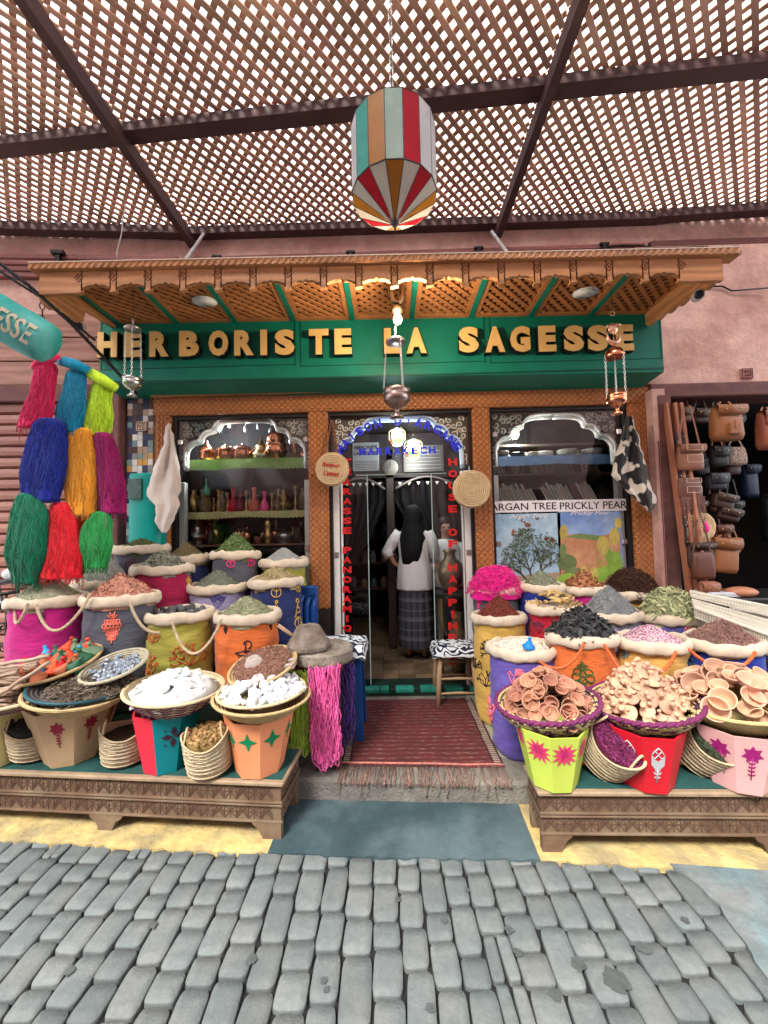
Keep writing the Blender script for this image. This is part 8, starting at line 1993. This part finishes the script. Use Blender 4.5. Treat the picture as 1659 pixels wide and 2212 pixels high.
bag('shoulder_bag', 1655, 930, 36, 90, 3.2, lea('red brown', (.30, .09, .05)), 'red brown bag cut by the right edge of the photo', flap=.4, strap=10, d=.12)
bag('shoulder_bag', 1672, 1120, 50, 110, 3.7, blkl, 'large black leather bag in the dark at the right edge', flap=.4, d=.12)
bag('shoulder_bag', 1618, 1040, 34, 80, 3.8, lea('shiny blue', (.008, .018, .045)), 'shiny dark blue bag hanging deep in the doorway', flap=.3, d=.1)
t = disc(1505, 1140, 34, 3.16, 'round cream straw hat bag with a hot pink tassel among the leather bags', 'straw_bag', 'bag')[0]
p = at(1525, 1140, 3.05); mb = MB(); mb.lathe([(.001, -.04), (.016, -.035), (.02, 0), (.008, .03), (.003, .05), (.001, .05)], 10, tuple(p)); mb.build('tassel', MATS['hot pink wool'], label='hot pink tassel hanging on the straw bag in the right doorway', cat='tassel')
# more small bags filling the column
random.seed(91)
for i in range(16):
    k = i % 4; px, py = 1480 + k * 34 + uni(-6, 6), 905 + (i // 4) * 92 + uni(-14, 14); m = random.choice((brn, dkb, tan, blkl, dkb, brn))
    bag('small_bag', px, py, uni(30, 42), uni(30, 44), 3.42 + uni(-.04, .06), m, 'small leather bag hanging behind the larger ones in the right doorway', flap=uni(.4, .7), strap=uni(20, 50), group='small leather bags behind the larger ones', d=.06)
# belts
for k, px in enumerate((1462, 1475)):
    a, b = at(px, 935, 3.2), at(px + 22, 1180, 3.1); mb = MB(); mb.beam(a, b, .02, .005, up=(0, 1, 0)); t = mb.build('studded_belt', blkl, label='%s black studded belt hanging beside the folding slats' % ('left' if k == 0 else 'right'), cat='belt', group='studded belts')
    ORG[t.name] = tuple(t.location); e = MB()
    for i in range(14): q = a.lerp(b, (i + .5) / 14); e.ellipsoid((q.x, q.y - .008, q.z), (.005, .004, .005), 6, 4)
    e.build('studs', tin, t)
# white woven rattan piece on a black stand
t = thing('rattan_tray', tuple(at(1600, 1310, 2.6)), 'long white woven rattan tray with an oval hand hole at the right edge', 'tray')
A, B, C_, D_ = at(1490, 1290, 2.62), at(1720, 1352, 2.35), at(1720, 1395, 2.3), at(1500, 1312, 2.5)
wrm = M('white rattan', (.62, .58, .48), .6, .12, 20, .4, 60)
T1, T2 = at(1490, 1278, 2.75), at(1720, 1322, 2.6)
mb = MB()
for (P0, P1, Q0, Q1) in ((T1, T2, D_, C_),):
    for k in range(7):
        f = k / 6; mb.beam(P0.lerp(Q0, f), P1.lerp(Q1, f), .012, .010)
    n = 70
    for i in range(n + 1):
        f = i / n
        for (k0, k1) in ((0, .33), (.5, 1)):
            mb.beam(P0.lerp(P1, f).lerp(Q0.lerp(Q1, f), k0), P0.lerp(P1, f).lerp(Q0.lerp(Q1, f), k1), .0045, .004)
    mb.tube([P0, P1], .012, 6); mb.tube([Q0, Q1], .012, 6)
    sh = V((0, 0, -.06))
    mb.beam(Q0 + sh, Q1 + sh, .006, .006);
    for i in range(60): f = i / 59; mb.beam(Q0.lerp(Q1, f), Q0.lerp(Q1, f) + sh, .004, .004, up=(0, 1, 0))
mb.build('weave', wrm, t)
a, b = at(1612, 1392, 2.45), at(1612, 1480, 2.45)
t = thing('metal_stand', (a.x, 2.45, .12), 'black metal stand under the rattan tray at the right edge', 'stand')
for x, y in ((a.x, 2.40), (a.x + .5, 2.40), (a.x - .05, 2.95), (a.x + .5, 2.95)): mb = MB(); mb.beam((x, y, .12), (x, y, a.z + .02), .035, .035, up=(0, 1, 0)); mb.build('leg', black, t)
mb = MB(); p1, p2 = at(1510, 1330, 2.6), at(1730, 1400, 2.36); mb.beam(p1, p2, .03, .05); mb.build('rail', black, t)
mb = MB(); mb.beam((a.x, 2.40, .7), (a.x + .5, 2.40, .7), .03, .03); mb.build('rail', black, t)
# white basket behind the stand and some things on the table further in
mb = MB(); p = at(1655, 1430, 2.7); mb.lathe([(.10, 0), (.14, .02), (.16, .14), (.17, .22), (.165, .225), (.15, .14), (.001, .03)], 30, (p.x, 2.7, .7)); t = mb.build('white_basket', M('white wicker', (.5, .47, .4), .7, .2, 30, 0, wave=(30, 'Z', 2, .5)), label='white wicker basket behind the black stand at the right edge', cat='basket')
mb = MB(); p = at(1600, 1262, 3.0); mb.bbox(p.x - .2, p.x + .9, 2.85, 3.3, p.z - .12, p.z - .08, .01); t = thing('display_table', (p.x, 3, .12), 'dark table in front of the leather shop, behind the rattan tray', 'table'); mb.build('table_top', black, t)
for x in (p.x - .15, p.x + .85): mb = MB(); mb.beam((x, 3.05, .12), (x, 3.05, p.z - .1), .04, .04, up=(0, 1, 0)); mb.build('leg', black, t)
mb = MB(); q = at(1560, 1275, 2.95); mb.bbox(q.x - .12, q.x + .1, 2.9, 3.08, p.z - .08, p.z - .045, .006); mb.build('plastic_packet', M('pale packet', (.5, .52, .55), .4, .2), label='pale plastic packet on the dark table under the leather bags', cat='packet')
mb = MB(); q = at(1600, 1285, 2.95); mb.ellipsoid((q.x, 2.95, p.z - .05), (.12, .07, .04), 12, 8); mb.build('leather_pouch', lea('light rust', (.42, .17, .09)), label='light rust leather pouch lying on the dark table', cat='pouch')
# ================================================================ left edge: wrought iron and a parked cycle's dark parts
t = thing('iron_screen', tuple(at(20, 1400, 2.6)), 'dark wrought iron scroll screen at the left edge behind the magenta sack', 'screen')
mb = MB(); Yi = 2.62
for (x, y, r, ph_, s_) in ((22, 1340, 13, 0, 1), (20, 1385, 12, 2, -1), (8, 1310, 10, 1, 1), (5, 1400, 12, 3, 1), (28, 1425, 9, 1, -1), (5, 1355, 11, 2, 1)):
    P = [at(x + a * 1.0, y + b, Yi) for a, b in spiral(0, 0, r, ph_, 1.6, s_)]; mb.tube(P, .006, 5)
for x in (-14, 14, 34): mb.tube([at(x, 1285, Yi), at(x, 1470, Yi)], .008, 5)
mb.tube([at(-40, 1290, Yi), at(40, 1278, Yi)], .012, 6); mb.tube([at(-40, 1455, Yi), at(40, 1455, Yi)], .01, 6); mb.build('scrollwork', black, t)
t = thing('scooter_handlebar', tuple(at(30, 1255, 2.9)), 'dark scooter handlebar with a grey grip poking in at the left edge', 'handlebar')
mb = MB(); mb.tube([at(-20, 1262, 2.9), at(40, 1252, 2.9), at(68, 1262, 2.9)], [.02, .022, .016], 8); mb.build('grip', black, t)
mb = MB(); mb.tube([at(-10, 1250, 2.85), at(2, 1300, 2.8), at(38, 1350, 2.75)], .018, 8); mb.build('fork', M('grey metal fork', (.2, .2, .22), .3, .2, metal=.7), t)
mb = MB(); mb.ellipsoid(at(30, 1240, 3.0), (.10, .03, .05), 12, 8); mb.build('mirror', M('clouded mirror', (.5, .52, .54), .25, .2), t)
# wires and struts near the top
for (x0, y0, x1, y1, Y0, Y1, r, lb) in ((272, 440, 252, 560, 2.6, 2.45, .004, 'thin cream wire from the pergola to the canopy at the left'), (440, 505, 396, 570, 3.4, 2.45, .012, 'grey metal strut from the wall to the canopy at the left'), (1062, 500, 1105, 560, 3.4, 2.45, .014, 'pale metal strut from the wall to the canopy at the right')):
    mb = MB(); a, b = at(x0, y0, Y0), at(x1, y1, Y1); n = 8
    mb.tube([a.lerp(b, i / n) + V((uni(-.008, .008) if r < .01 else 0, 0, 0)) for i in range(n + 1)], r, 6); mb.build('strut' if r > .01 else 'wire', M('weathered metal', (.4, .37, .35), .5, .2), label=lb, cat='strut' if r > .01 else 'wire', group=None)
mb = MB(); rope_tube(mb, [at(1300, 534, 3.46), at(1340, 530, 3.46), at(1380, 530, 3.46), at(1410, 534, 3.46)], .008); mb.build('cable_bundle', black, label='bundle of black cables on the wall under the pergola at the right', cat='cable')
mb = MB(); mb.tube([at(1480, 620, 3.38), at(1560, 618, 3.36), at(1580, 628, 3.36), at(1659, 622, 3.34)], .007, 5); mb.build('wall_wire', black, label='thin dark wire running along the pink wall', cat='wire')
